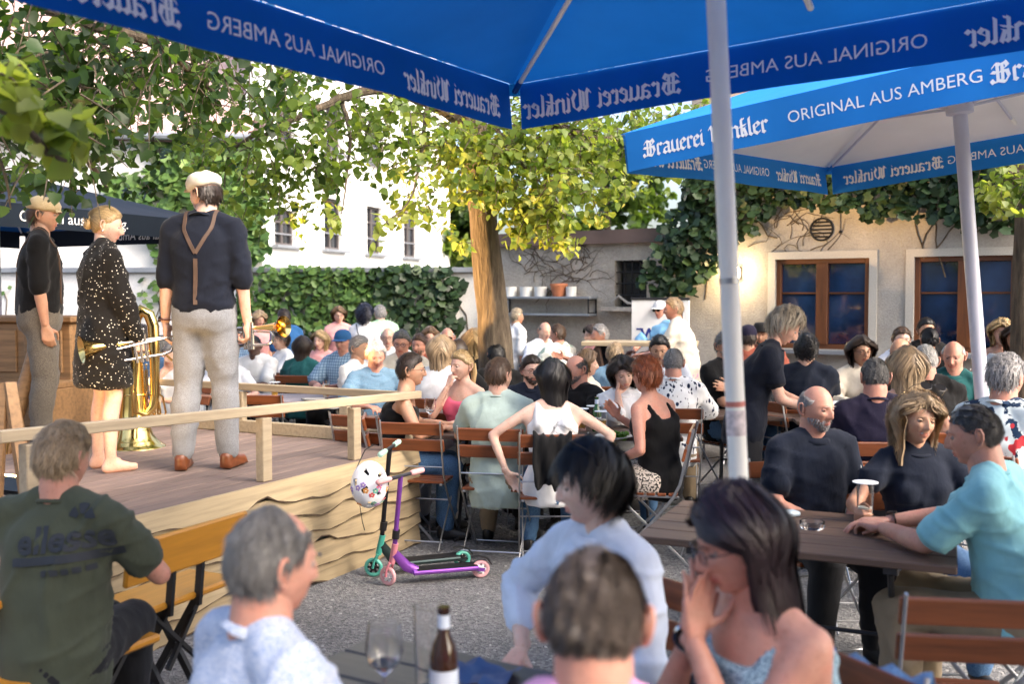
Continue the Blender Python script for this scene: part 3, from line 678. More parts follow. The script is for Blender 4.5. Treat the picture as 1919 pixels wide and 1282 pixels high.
M_blue = mat('blue_parasol_cloth', (.006, .115, .43), .7, 0, .10, 2.5, .15, 900, trans=.22, spec=.2); M_vblue = mat('blue_valance_cloth', (.008, .19, .56), .7, 0, .08, 2.5, .15, 900, trans=.5, spec=.2)
M_lblue = mat('light_blue_parasol_cloth', (.02, .24, .68), .7, 0, .06, 2.5, .15, 900, trans=.12, spec=.2)
M_navy = mat('navy_parasol_cloth', (.010, .018, .032), .7, 0, .08, 2.5, .15, 900, trans=.15, spec=.3)
M_cream = mat('cream_parasol_lining', (.90, .87, .80), .8, 0, .05, 2, .1, 900, trans=.10, spec=.2)
M_print = mat('white_print', (.93, .93, .92), .7, 0, .02, 30, trans=.0, spec=.2)
M_pole = mat('white_pole_paint', (.90, .88, .80), .35, 0, .06, 3)
M_gpole = mat('grey_pole_paint', (.50, .51, .60), .35, 0, .06, 3)

def parasol(name, label, base, rot, tilt, S, hb, vh, rise, cloth, inner, vcloth, poler, polem, texts, base_r=.3, apex_gap=.06, sag=.05):
    root = empty(name, (base[0], base[1], 0), 0, label, 'parasol')
    root.rotation_euler = (MX.Rotation(R(tilt[1]), 3, 'Y') @ MX.Rotation(R(tilt[0]), 3, 'X') @ MX.Rotation(R(rot - 45), 3, 'Z')).to_euler()
    h = S / 2; ze = hb + vh; za = ze + rise
    # canopy: four panels with a slight hollow between the ribs
    for k in range(4):
        rz = MX.Rotation(k * math.pi / 2, 3, 'Z'); n = 28
        def cp(i, j, dz, n=n):
            t = j / n; s = (i / n * 2 - 1); x = s * h * t; y = h * t; bow = math.cos(s * math.pi / 2)
            z = za - (za - ze) * t ** 1.04 - sag * bow * t * (1 - t) * 2.2 + bow * t * (1 - t) * 2.6 * (.012 * math.sin(t * 9 + s * 3) + .007 * math.sin(s * 14 + 3 * t) + .005 * math.sin(s * 23 - 9 * t + k))
            return rz @ V((x, y, z + dz))
        for (lay, dz, mt) in ((0, 0, cloth),) + (((1, -.006, inner),) if inner is not cloth else ()):
            vs = [cp(i, j, dz) for j in range(1, n + 1) for i in range(n + 1)] + [cp(0, 0, dz)]
            fs = [(j * (n + 1) + i, j * (n + 1) + i + 1, (j + 1) * (n + 1) + i + 1, (j + 1) * (n + 1) + i) for j in range(n - 1) for i in range(n)] + [(len(vs) - 1, i + 1, i) for i in range(n)]
            MB().add(vs, fs).build('canopy_panel' if lay == 0 else 'lining_panel', mt, root, ang=60)
        # valance
        def vp(s, v, off):
            bulge = .012 * math.sin(s * 4.3 + k) * (v / vh) + .006 * math.sin(s * 11 + 2 * k) * (v / vh) - .01 * (v / vh)
            vv = v + (.012 * math.sin(math.pi * s / S) * -1) * (v / vh)
            return rz @ V((h - s, h + .004 + off + bulge, ze - vv))
        nu, nv = 40, 5; g0 = .035; vs = []; fs = []
        for side in (.0012, -.0012):
            for j in range(nv + 1):
                for i in range(nu + 1): vs.append(vp(g0 + (S - 2 * g0) * i / nu, vh * j / nv, side))
        o1 = (nu + 1) * (nv + 1)
        for j in range(nv):
            for i in range(nu):
                a = j * (nu + 1) + i; fs.append((a, a + nu + 1, a + nu + 2, a + 1)); fs.append((a + o1, a + o1 + 1, a + o1 + nu + 2, a + o1 + nu + 1))
        for i in range(nu): a = nv * (nu + 1) + i; fs.append((a, a + o1, a + o1 + 1, a + 1))
        va = MB().add(vs, fs).build('valance', vcloth, root, ang=60)
        for (kind, txt, s0, size, drop) in texts:
            mb = MB(); 
            if kind == 'b':
                polys, w_ = blackletter(txt, size)
                for q, pl in enumerate(polys):
                    for sg in (1, -1):
                        pts = [vp(s0 + p.x, drop - p.y, sg * (.003 + (q % 40) * .00008)) for p in pl]; mb.add(pts, [(0, 1, 2, 3) if sg < 0 else (3, 2, 1, 0)])
            else:
                v2, f2, w_ = sans(txt, size)
                for sg in (1, -1): mb.add([vp(s0 + p.x, drop - p.y, sg * .003) for p in v2], f2 if sg < 0 else [f[::-1] for f in f2])
            mb.build('lettering', M_print, va, smooth=False)['kind'] = 'stuff'
    # pole, hub, ribs, struts
    MB().lathe([(poler, .05), (poler, za - .05), (poler * .8, za)], 20).build('pole', polem, root)
    MB().lathe([(base_r, 0), (base_r, .05), (base_r * .4, .07), (poler * 1.5, .09), (poler * 1.5, .4), (poler, .41)], 24).build('foot', M_steel, root)
    MB().lathe([(poler, za - .10), (poler * 2.2, za - .09), (poler * 2.2, za - .04), (poler, za - .03)], 16).build('hub', polem, root)
    zs = ze + .02
    MB().lathe([(poler * 1.02, zs - .05), (poler * 1.9, zs - .04), (poler * 1.9, zs + .02), (poler * 1.02, zs + .03)], 16).build('runner', polem, root)
    for k in range(8):
        a = k * math.pi / 4 + math.pi / 4; d = V((math.cos(a), math.sin(a), 0)); L = h * math.sqrt(2) if k % 2 == 0 else h * .86
        fr = L / (h * math.sqrt(2) if k % 2 == 0 else h); p = V((0, 0, za - .07)); q = d * L * .985 + V((0, 0, za - (za - ze) * fr ** 1.04 - .035))
        mid = (p + q) / 2 + V((0, 0, -.015)); rb_ = MB().tube([p, mid, q], .0105, 8).build('rib', polem, root)
        MB().cone(q - (q - p).normalized() * .09, q, .014, .014, 8).build('end_cap', M_cream if k % 2 else cloth, rb_)
        m2 = p.lerp(q, .52) + V((0, 0, -.02)); MB().tube([V((0, 0, zs)) + d * poler, m2], .009, 8).build('strut', polem, root)
    for k in range(4):   # strap closing the corner gap
        rz = MX.Rotation(k * math.pi / 2, 3, 'Z'); MB().add([rz @ V(p) for p in ((h + .006, h - .03, ze - .0), (h - .03, h + .006, ze), (h - .045, h + .008, ze - vh * .28), (h + .008, h - .045, ze - vh * .28))], [(0, 1, 2, 3)]).build('corner_patch', vcloth, root, smooth=False)
    return root
T1 = [('b', 'Brauerei Winkler', .14, .060, .165), ('s', 'ORIGINAL AUS AMBERG', 1.02, .080, .14), ('b', 'Brauerei Winkler', 2.0, .060, .165)]
BIGP = parasol('parasol', 'big blue parasol overhead with white pole and mirrored lettering on its flaps', (.696, 2.741), 105.83, (-.235, -3.227), 2.804, 2.496, .21, .50, M_blue, M_blue, M_vblue, .0265, M_pole, T1)
T2 = [('b', 'Brauerei Winkler', .16, .062, .165), ('s', 'ORIGINAL AUS AMBERG', 1.05, .09, .145), ('b', 'Brauerei Winkler', 2.06, .062, .165)]
parasol('parasol', 'second blue parasol with cream lining and leaning grey pole at the right', (2.973, 6.054), 184.25, (-1.652, -4.858), 2.97, 2.603, .23, .52, M_lblue, M_cream, M_lblue, .042, M_gpole, T2)
T3 = [('s', 'Original aus Amberg.', .55, .135, .145)]
parasol('parasol', 'dark navy parasol far left behind the musicians', (-4.95, 9.6), 20, (0, 0), 3.0, 2.24, .20, .45, M_navy, M_blue, M_navy, .03, M_gpole, T3)

# unseen parasol added at the right to shade the foreground
parasol('parasol', 'unseen blue parasol added beyond the right picture edge to shade the foreground', (3.27, 1.30), 105.83, (0, 0), 2.804, 2.5, .21, .50, M_blue, M_blue, M_blue, .0265, M_pole, [])

for (z0, z1, r_, mt, nm) in ((1.30, 1.37, .0272, mat('faded_sticker', (.72, .62, .60), .5, 0, .35, 60), 'sticker'), (1.38, 1.395, .0271, mat('red_sticker', (.55, .18, .14), .5, 0, .2, 40), 'sticker'), (.98, 1.03, .031, M_steel, 'pole_joint'), (1.72, 1.735, .0285, M_steel, 'locking_ring')):
    MB().lathe([(r_, z0), (r_, z1)], 20, cap=False).build(nm, mt, BIGP)
MB().tube([(.03, 0, 1.005), (.06, 0, 1.005)], .006, 8).build('locking_pin', M_steel, BIGP)
# ================================================================ FURNITURE
# ---- folding chair: steel bars, wooden slats. Faces -Y, origin on the ground under the seat
def make_chair():
    c = empty('folding_chair')
    for s in (-1, 1):
        x = s * .205
        MB().tube([(x, .275, .87), (x, .235, .70), (x, .195, .52), (x, .15, .43), (x, .02, .27), (x, -.14, .10), (x, -.20, .03), (x, -.215, .006)], .010, 8, flat=.55, up=(1, 0, 0)).build('leg', M_steel, c)
        MB().tube([(x * .9, -.20, .445), (x * .9, -.10, .34), (x * .9, .06, .19), (x * .9, .20, .06), (x * .9, .25, .006)], .009, 8, flat=.55, up=(1, 0, 0)).build('leg', M_steel, c)
        slab('seat_rail', (.02, .40, .014), M_steel, c, (x * .9, -.01, .438), bev=.003)
    for k in range(6): slab('seat_slat', (.40, .052, .018), M_brown, c, (0, -.19 + k * .068, .452))
    for (z, y, t) in ((.815, .258, .22), (.705, .232, .24)): slab('back_slat', (.435, .018, .082), M_brown, c, (0, y - .012, z), (-t, 0, 0))
    for (y, z) in ((-.20, .03), (.20, .06), (.205, .56), (.055, .315)): MB().tube([(-.2, y, z), (.2, y, z)], .0055, 6).build('cross_rod', M_steel, c)
    return c
CHAIR0 = make_chair(); _chair_used = [False]
def chair(x, y, f, label, z=0.0):
    """f: direction the sitter faces, degrees, 0 = towards the camera"""
    if not _chair_used[0]: c = CHAIR0; _chair_used[0] = True
    else: c = copy_tree(CHAIR0)
    c.location = (x, y, z); c.rotation_euler = (0, 0, R(f)); props(c, label, 'chair', 'folding beer garden chairs'); return c

def table(label, cx, cy, rz, L, W_, z=.74, n=5, mt=None, name='garden_table'):
    t = empty(name, (cx, cy, 0), R(rz), label, 'table', 'slatted garden tables'); mt = mt or M_table; w = W_ / n
    for k in range(n): slab('plank', (L, w - .006, .028), mt, t, (0, -W_ / 2 + w * (k + .5), z - .014))
    for s in (-1, 1):
        slab('batten', (.05, W_ - .06, .03), M_dsteel, t, (s * (L / 2 - .22), 0, z - .044), bev=.003)
        for q in (-1, 1):
            x = s * (L / 2 - .22)
            MB().tube([(x, q * (W_ / 2 - .06), z - .06), (x, q * .05, z * .5), (x, -q * .02, z * .45), (x, -q * (W_ / 2 - .05), .02), (x + .02 * s, -q * (W_ / 2 - .03), .008)], .012, 8).build('leg', M_dsteel, t)
    MB().tube([(-L / 2 + .22, 0, z * .47), (L / 2 - .22, 0, z * .47)], .009, 6).build('stretcher', M_dsteel, t)
    return t
table('narrow orange beer table left of the man in the olive shirt', -2.05, 3.25, -8, .9, .26, .72, 1, M_orange)
table('dark wooden table at right where the couple holds a beer', 1.17, 4.0, -23.8, 1.16, .76)
M_dtable = wood('near_black_table', hexc('#2a2830'), .35)
TBr = R(-30); tbc = V((-.38, 2.74)) + V((math.cos(TBr), math.sin(TBr))) * .5 + V((math.sin(TBr), -math.cos(TBr))) * .36
table('dark foreground table with glasses and a brown bottle', tbc.x, tbc.y, -30, 1.0, .72, mt=M_dtable)
table('brown table in the middle with plates, cups and a green bottle', .30, 7.05, -4, 1.75, .72)
table('brown table next to the trunk before the woman in pink', -.93, 7.55, -4, .66, .68)
table('grey weathered table with black dishes behind the stage rail', -1.95, 9.3, -4, 1.25, .72, mt=wood('grey_table_plank', hexc('#8b8288'), .6))
table('far table with red beers before the women in pink', -2.45, 11.6, 0, 1.6, .7)
table('far left table behind the tall musician', -3.9, 10.9, 0, 2.0, .7)
table('table under the glowing plaster wall at far right', 3.05, 7.75, -8, 1.7, .75)
table('table at the old plaster wall where the bald man sits', .55, 11.4, -8, 1.2, .7)
table('table behind the near parasol pole beside the arms-crossed man', 1.95, 8.1, -10, .9, .7)
# high bar table
hb = empty('bar_table', (1.42, 11.0, 0), R(-12), 'tall standing table with thick wooden top by the white board', 'table')
for k in range(4): slab('plank', (1.25, .13, .045), M_raw, hb, (0, -.2 + k * .135, 1.17))
for s in (-1, 1):
    for q in (-1, 1): MB().beam((s * .45, q * .22, 1.14), (s * .3, -q * .2, .02), .05, .05).build('leg', M_table, hb, smooth=False)

# ---- benches with orange boards
def bench(label, cx, cy, rz, L, back=True):
    b = empty('bench', (cx, cy, 0), R(rz), label, 'bench')
    slab('seat_board', (L, .28, .03), M_orange, b, (0, 0, .46), bev=.012)
    if back:
        slab('backrest', (L, .026, .17), M_orange, b, (0, -.175, .68), (.14, 0, 0), bev=.012)
    for s in (-1, 1):
        x = s * (L / 2 - .25)
        for (y0, y1) in ((-.13, .15), (.13, -.17)): MB().beam((x, y0, .44), (x, y1, .01), .03, .02, (1, 0, 0)).build('leg', M_black, b, smooth=False)
        MB().beam((x, -.13, .2), (x - s * .22, -.1, .44), .022, .016, (1, 0, 0)).build('brace', M_black, b, smooth=False)
        if back: MB().beam((x, -.14, .42), (x, -.162, .62), .03, .018, (1, 0, 0)).build('back_post', M_black, b, smooth=False)
    return b
bd = V((.46, .89)); bench('orange bench with rounded backrest between the stage and the green shirt man', -1.45, 4.02, math.degrees(math.atan2(.89, .42)), .66)
bench('orange bench board under the man in the green shirt', -1.52, 3.32, 62, .6, False)
bench('pale wooden bench with backrest under the man in the white tee by the white board', 1.72, 10.45, 170, 1.1)
bench('pale wooden bench backs by the ivy wall behind the women in pink', -3.15, 12.75, 178, 1.6)

# ================================================================ STAGE
SH = .66; C0 = V((-.66, 6.75, 0)); fe = V((-.4626, -.8866, 0)); fb = V((-.8866, .4626, 0)); SL, SD = 4.6, 3.4
stg = empty('stage', C0, math.atan2(fe.y, fe.x), 'low wooden stage with live-edge plank skirt and raw timber rail', 'stage')
# local: +x along the front edge towards the camera, -y towards the back of the stage (fb)
sgn = 1 if (MX.Rotation(-math.atan2(fe.y, fe.x), 3, 'Z') @ fb).y > 0 else -1
pw = .146; npl = int(SD / pw)
for k in range(npl): slab('deck_plank', (SL - random.uniform(0, .02), pw - .007, .03), M_deck, stg, (SL / 2, sgn * pw * (k + .5), SH - .015 + random.uniform(-.002, .002)))
MB().box((SL / 2, sgn * SD / 2, SH - .09), (SL - .1, SD - .1, .1)).build('substructure', M_dsteel, stg, smooth=False)
for x in (.1, 1.5, 3.0, SL - .1):
    for y in (.12, SD / 2, SD - .1): slab('support_post', (.09, .09, SH - .14), M_raw, stg, (x, sgn * y, (SH - .14) / 2))
def live_board(z0, z1, L, seed, mt, outb):
    """clapboard with bark-side wavy lower lip; front towards -sgn*y"""
    r = random.Random(seed); n = 60; ph = [r.uniform(0, 6.28) for _ in range(5)]; top = []; rings = []
    for i in range(n + 1):
        x = L * i / n; w = .014 * math.sin(x * 3.1 + ph[0]) + .013 * math.sin(x * 7.3 + ph[1]) + .008 * math.sin(x * 17 + ph[2]) + .035 * math.exp(-((x - ph[3] * L / 6.28) / .09) ** 2)
        b = .006 * math.sin(x * 5 + ph[4]); zb = z0 + w; o = -sgn
        rings.append([V((x, o * (.004), z1)), V((x, o * (.022), z1)), V((x, o * (outb + b * .25 - .001), zb + .007 + .004 * math.sin(x * 31 + ph[1]))), V((x, o * (outb - .003 + b * .25), zb)), V((x, o * (outb - .026), zb - .003))])
    mb = MB(); mb.loft(rings); mb.m = [1 if (q % 5 in (2, 3) and q < n * 5) else 0 for q in range(len(mb.f))]; return mb.build('skirt_board', [mt, M_barkedge], stg, ang=25)
M_barkedge = mat('bark_edge', (.12, .08, .05), .9, 0, .4, 30, .5, 40)
nb = 6; bh = (SH - .02) / nb
M_live = wood('live_edge_spruce', hexc('#a39172'), .8, var=.25, dark=.6, scale=(.7, 7, 14), bp=.25)
for k in range(nb): live_board(.01 + k * bh - .008, .02 + (k + 1) * bh + .012 if k < nb - 1 else SH - .001, SL, 40 + k, M_live, .046)
for k in range(nb): slab('end_board', (.028, SD - .02, bh - .006), M_live, stg, (-.016, sgn * SD / 2, .02 + bh * (k + .5)))
# rail
RZ = 1.005
def rail_beam(p, q, w=.045, h=.052, nm='rail'): p, q = V(p), V(q); return slab(nm, ((q - p).length, w, h), M_raw, stg, mw=along(p, q), bev=.004)
rail_beam((-.13, sgn * .05, RZ), (3.05, sgn * .05, RZ + .10)); rail_beam((-.045, sgn * .085, RZ - .002), (-.045, sgn * 2.6, RZ - .002))
for x in (.62, 1.45, 2.9): slab('rail_post', (.075, .055, RZ - .038 - SH + .0315 * x), M_raw, stg, (x, sgn * .05, (RZ - .038 + SH + .0315 * x) / 2))
for y in (.62, 1.6, 2.5): slab('rail_post', (.055, .075, RZ - .04 - SH), M_raw, stg, (-.045 + .0, sgn * y, (RZ - .04 + SH) / 2))
slab('toe_board', (.05, 2.6, .09), M_raw, stg, (-.03, sgn * 1.35, SH + .046))
def onstage(px, py): return onz(px, py, SH + .001)

# ---- old harmonium cabinet at the back of the stage
hc = empty('harmonium', onstage(-15, 842) + V((-.15, .3, 0)), R(-12), 'old brown wooden harmonium cabinet behind the left musician', 'cabinet')
M_oldw = wood('old_varnished_oak', hexc('#8a6a48'), .55, var=.3)
for (nm, c, s) in (('case', (0, .25, .42), (1.15, .34, .84)), ('keyboard_shelf', (0, -.05, .42), (1.2, .32, .05)), ('top', (0, .24, .865), (1.22, .40, .045)), ('plinth', (0, .05, .05), (1.18, .5, .1)), ('side', (-.57, -.05, .22), (.06, .3, .36)), ('side', (.57, -.05, .22), (.06, .3, .36))): slab(nm, s, M_oldw, hc, c, bev=.01)
for x in (-.36, 0, .36): slab('panel', (.30, .02, .30), M_oldw, hc, (x, .075, .64), bev=.008); slab('panel', (.30, .02, .26), M_oldw, hc, (x, .075, .24), bev=.008)
# ---- stage lamps (lit)
def flood(label, p, tgt, e, ang, big=1.0):
    d = (tgt - p); d.normalize(); fr = empty('stage_lamp', p, 0, label, 'lamp'); q = d.to_track_quat('-Z', 'Y').to_matrix().to_4x4()
    h = MB(); h.box((0, 0, .035), (.26 * big, .15 * big, .07)); ob = h.build('housing', M_black, fr, smooth=False, mw=MX.Translation((0, 0, .11)) @ q)
    l = MB(); l.box((0, 0, -.006), (.235 * big, .125 * big, .01)); l.build('lens', emit('warm_lamp_lens', (1, .68, .30), 30), fr, smooth=False, mw=MX.Translation((0, 0, .11)) @ q)
    for s in (-1, 1): MB().beam((s * .14, 0, 0), (s * .14, 0, .12), .02, .006, (1, 0, 0)).build('bracket', M_dsteel, fr, smooth=False)
    MB().box((0, 0, .004), (.3, .1, .006)).build('foot', M_dsteel, fr, smooth=False)
    sp = bpy.data.lights.new('stage_lamp_light', 'SPOT'); sp.energy = e; sp.color = (1, .60, .24); sp.spot_size = R(ang); sp.spot_blend = .6; sp.shadow_soft_size = .06
    so_ = bpy.data.objects.new('stage_lamp_light', sp); COL.objects.link(so_); so_.parent = fr; so_.matrix_basis = MX.Translation(V((0, 0, .11)) + d * .03) @ q
    return fr
flood('lit warm floor lamp on the stage beside the green shirt man', onstage(42, 944), onstage(42, 944) + V((.25, .5, 1.0)), 14, 140)
flood('lit warm stage lamp at the left edge of the picture', onstage(0, 800), at(900, 440, 9), 1300, 34)
# leaning wooden stand next to the lamps
ws = empty('lamp_stand', onstage(2, 850), 0, 'leaning wooden stand with brass foot at the left picture edge', 'stand')
MB().tube([(.02, .0, .0), (.10, .05, .30), (.20, .1, .72)], [.045, .05, .04], 12).build('post', M_oldw, ws); MB().tube([(0, -.02, 0), (.03, .01, .12)], .055, 12).build('foot', mat('brass_satin', (.62, .42, .16), .3, 1.0), ws)
st2 = empty('wooden_trestle', onstage(-10, 975), 0, 'brown wooden trestle leg at the lower left behind the green shirt man', 'trestle')
for a, b in (((0, 0, 0), (.0, .1, .62)), ((.16, 0, 0), (.03, .1, .62)), ((.05, .25, 0), (.02, .12, .62))): MB().beam(a, b, .05, .035).build('leg', M_oldw, st2, smooth=False)

# ================================================================ BRASS INSTRUMENTS
def brass_mat(name, col, r=.14): return mat(name, col, r, 1.0, .08, 6)
M_brass = brass_mat('polished_brass', (.80, .56, .20)); M_silver = brass_mat('silver_plate', (.62, .58, .54), .18)
def tuba(p, rz):
    t = empty('tuba', p, rz, 'polished brass tuba standing on its bell on the stage', 'tuba')
    prof = [(.205, 0), (.20, .008), (.165, .03), (.125, .08), (.098, .16), (.085, .28), (.075, .42), (.066, .56), (.058, .68)]
    MB().lathe(prof + [(.052, .68), (.07, .42), (.08, .28), (.118, .08), (.195, .004)], 40, cap=False).build('bell', M_brass, t)
    MB().tube([(.0, 0, .66), (.0, 0, .80), (-.015, 0, .88), (-.06, 0, .93), (-.11, 0, .90), (-.135, 0, .82), (-.14, 0, .6), (-.14, 0, .36), (-.125, .01, .27), (-.08, .03, .22), (-.03, .08, .25), (-.02, .09, .4), (-.04, .09, .6)], [.058, .052, .047, .043, .04, .038, .034, .03, .028, .026, .022, .018, .014], 16).build('main_bow', M_brass, t)
    for k in range(3):
        x = -.07 - k * .035; v = MB().tube([(x, -.085, .34), (x, -.085, .52)], .014, 12).build('valve', M_silver, t); MB().tube([(x, -.085, .52), (x, -.085, .55)], .004, 6).ball((x, -.085, .555), .011).build('valve_cap', M_silver, v)
        MB().tube([(x, -.085, .36), (x - .03, -.11, .33), (x - .05, -.11, .22), (x - .03, -.11, .17), (x, -.09, .22), (x, -.085, .34)], .007, 8).build('valve_slide', M_brass, t)
    MB().tube([(-.05, .09, .6), (-.11, .02, .66), (-.2, -.1, .62), (-.23, -.14, .58)], [.008, .008, .007, .009], 8).build('leadpipe', M_brass, t)
    MB().tube([(.085 * math.cos(a), .085 * math.sin(a), .36) for a in np.linspace(0, 6.28, 21)[:-1]], .006, 6, closed=True).build('brace_ring', M_brass, t)
    MB().ball((.12, -.02, .365), .02).tube([(.08, 0, .36), (.12, -.02, .365)], .006, 6).build('knob', M_silver, t)
    return t
tp = onstage(252, 838); tuba(tp, R(190))
def trumpet(name, label, p, mw, bell=.062, L=.46):
    """bell points along local -Y; held at its valves (origin)"""
    t = empty(name, p, 0, label, 'trumpet'); t.rotation_euler = mw.to_euler()
    y0 = -L * .62; pr = [(bell, 0), (bell * .93, .006), (bell * .62, .03), (bell * .42, .07), (bell * .3, .12), (bell * .22, .2), (.010, L * .5)]
    rot = MX.Translation((0, y0, .04)) @ MX.Rotation(-math.pi / 2, 4, 'X')
    MB().lathe(pr + [(.008, L * .5), (bell * .2, .2), (bell * .28, .12), (bell * .38, .07), (bell * .58, .03), (bell * .9, .004)], 32, rot, cap=False).build('bell', M_brass, t)
    MB().tube([(0, y0 + L * .48, .04), (0, .12, .04), (0, .17, .03), (0, .19, -.01), (0, .17, -.05), (0, .12, -.06), (0, -.15, -.06), (0, -.19, -.045), (0, -.2, -.01), (0, -.18, .02)], .009, 10).build('tubing', M_silver, t)
    MB().tube([(0.016, .26, .045), (0.016, -.05, .02), (0.016, -.17, .01)], .006, 8).build('leadpipe', M_silver, t); MB().lathe([(.006, 0), (.012, .03), (.013, .032), (.008, .02)], 14, MX.Translation((.016, .25, .044)) @ MX.Rotation(-math.pi / 2, 4, 'X')).build('mouthpiece', M_silver, t)
    for k in range(3): v = MB().tube([(0, -.03 + k * .03, -.085), (0, -.03 + k * .03, .075)], .0125, 12).build('valve', M_silver, t); MB().tube([(0, -.03 + k * .03, .075), (0, -.03 + k * .03, .10)], .004, 6).ball((0, -.03 + k * .03, .104), .008).build('valve_cap', M_silver, v)
    return t

# ================================================================ SCOOTERS
def scooter(label, fw, heading, col, wheelc, gripc, barc, lean, bh, turn, fork):
    """fw: ground point under the front wheel, heading: direction from front to rear wheel (deg)"""
    s = empty('kick_scooter', fw, R(heading), label, 'scooter', 'parked kick scooters'); s.rotation_euler = (R(lean), 0, R(heading))
    mc, mw_, mg, mbk = mat(label[:14] + '_frame', col, .3, .5), mat(label[:14] + '_wheel', wheelc, .45), mat(label[:14] + '_grip', gripc, .6), mat(label[:14] + '_bar', barc, .35, .4)
    def wheel(x, r, yaw=0):
        m = MX.Translation((x, 0, r)) @ MX.Rotation(yaw, 4, 'Z') @ MX.Rotation(math.pi / 2, 4, 'X'); w = empty('wheel', (0, 0, 0), 0, parent=s)
        MB().tube([m @ V((math.cos(a) * (r - .012), math.sin(a) * (r - .012), 0)) for a in np.linspace(0, 6.283, 29)[:-1]], .012, 8, closed=True).build('tyre', mw_, w)
        rm = MB().lathe([(.012, -.014), (.02, -.014), (.02, .014), (.012, .014)], 14, m)
        for k in range(6): a = k * math.pi / 3; rm.beam(m @ V((0, 0, 0)), m @ V((math.cos(a) * (r - .015), math.sin(a) * (r - .015), 0)), .012, .012)
        rm.build('rim', M_white if wheelc[0] > .5 else M_black, w)
    yaw = R(turn); wheel(0, .058, yaw); wheel(.56, .055)
    rotz = MX.Rotation(yaw, 4, 'Z'); P = lambda x, y, z: rotz @ V((x, y, z))
    f_ = MB()
    for q in (-1, 1): f_.tube([P(0, q * .022, .058), P(.012, q * .024, .11), P(.03, q * .02, .145)], .008, 8)
    f_.tube([P(.03, 0, .14), P(.055, 0, .26)], .019, 12).build('fork', mat(label[:14] + '_fork', fork, .4), s)
    MB().tube([P(.05, 0, .24), P(.095, 0, bh)], .0145, 12).build('stem', mc if bh < .7 else mbk, s)
    MB().tube([P(.057, 0, .29), P(.063, 0, .34)], .022, 12).build('clamp', M_black, s)
    MB().tube([P(.095, -.16, bh), P(.095, .16, bh)], .011, 10).build('handlebar', mbk, s)
    for q in (-1, 1): MB().cone(P(.095, q * .10, bh), P(.095, q * .195, bh), .0165, .0175, 10).build('grip', mg, s)
    MB().tube([P(.05, 0, .2), (.11, 0, .105), (.17, 0, .075)], [.016, .02, .018], 10, flat=1.6).build('neck', mc, s)
    slab('deck', (.40, .10, .025), mc, s, (.34, 0, .072), bev=.008); slab('grip_tape', (.36, .085, .003), M_black, s, (.35, 0, .0865), bev=0)
    MB().tube([(.50, 0, .13), (.545, 0, .135), (.60, 0, .115), (.625, 0, .08)], [.02, .024, .024, .02], 8, flat=.25).build('mudguard', M_black, s)
    for q in (-1, 1): MB().beam((.5, q * .032, .068), (.575, q * .032, .056), .008, .02).build('rear_fork', mc, s, smooth=False)
    return s
pA = onz(727, 1098); scooter('purple kick scooter with pink wheels leaning on the stage', pA, 17, (.24, .07, .40), (.75, .40, .42), (.72, .36, .36), (.05, .05, .06), 2, .66, -50, (.7, .25, .3))
pB = onz(702, 1090) + V((-.02, .10, 0)); scooter('dark kick scooter with mint wheels behind the purple one', pB, 21, (.03, .05, .05), (.10, .42, .34), (.35, .55, .45), (.015, .015, .018), 3, .79, -30, (.06, .38, .3))
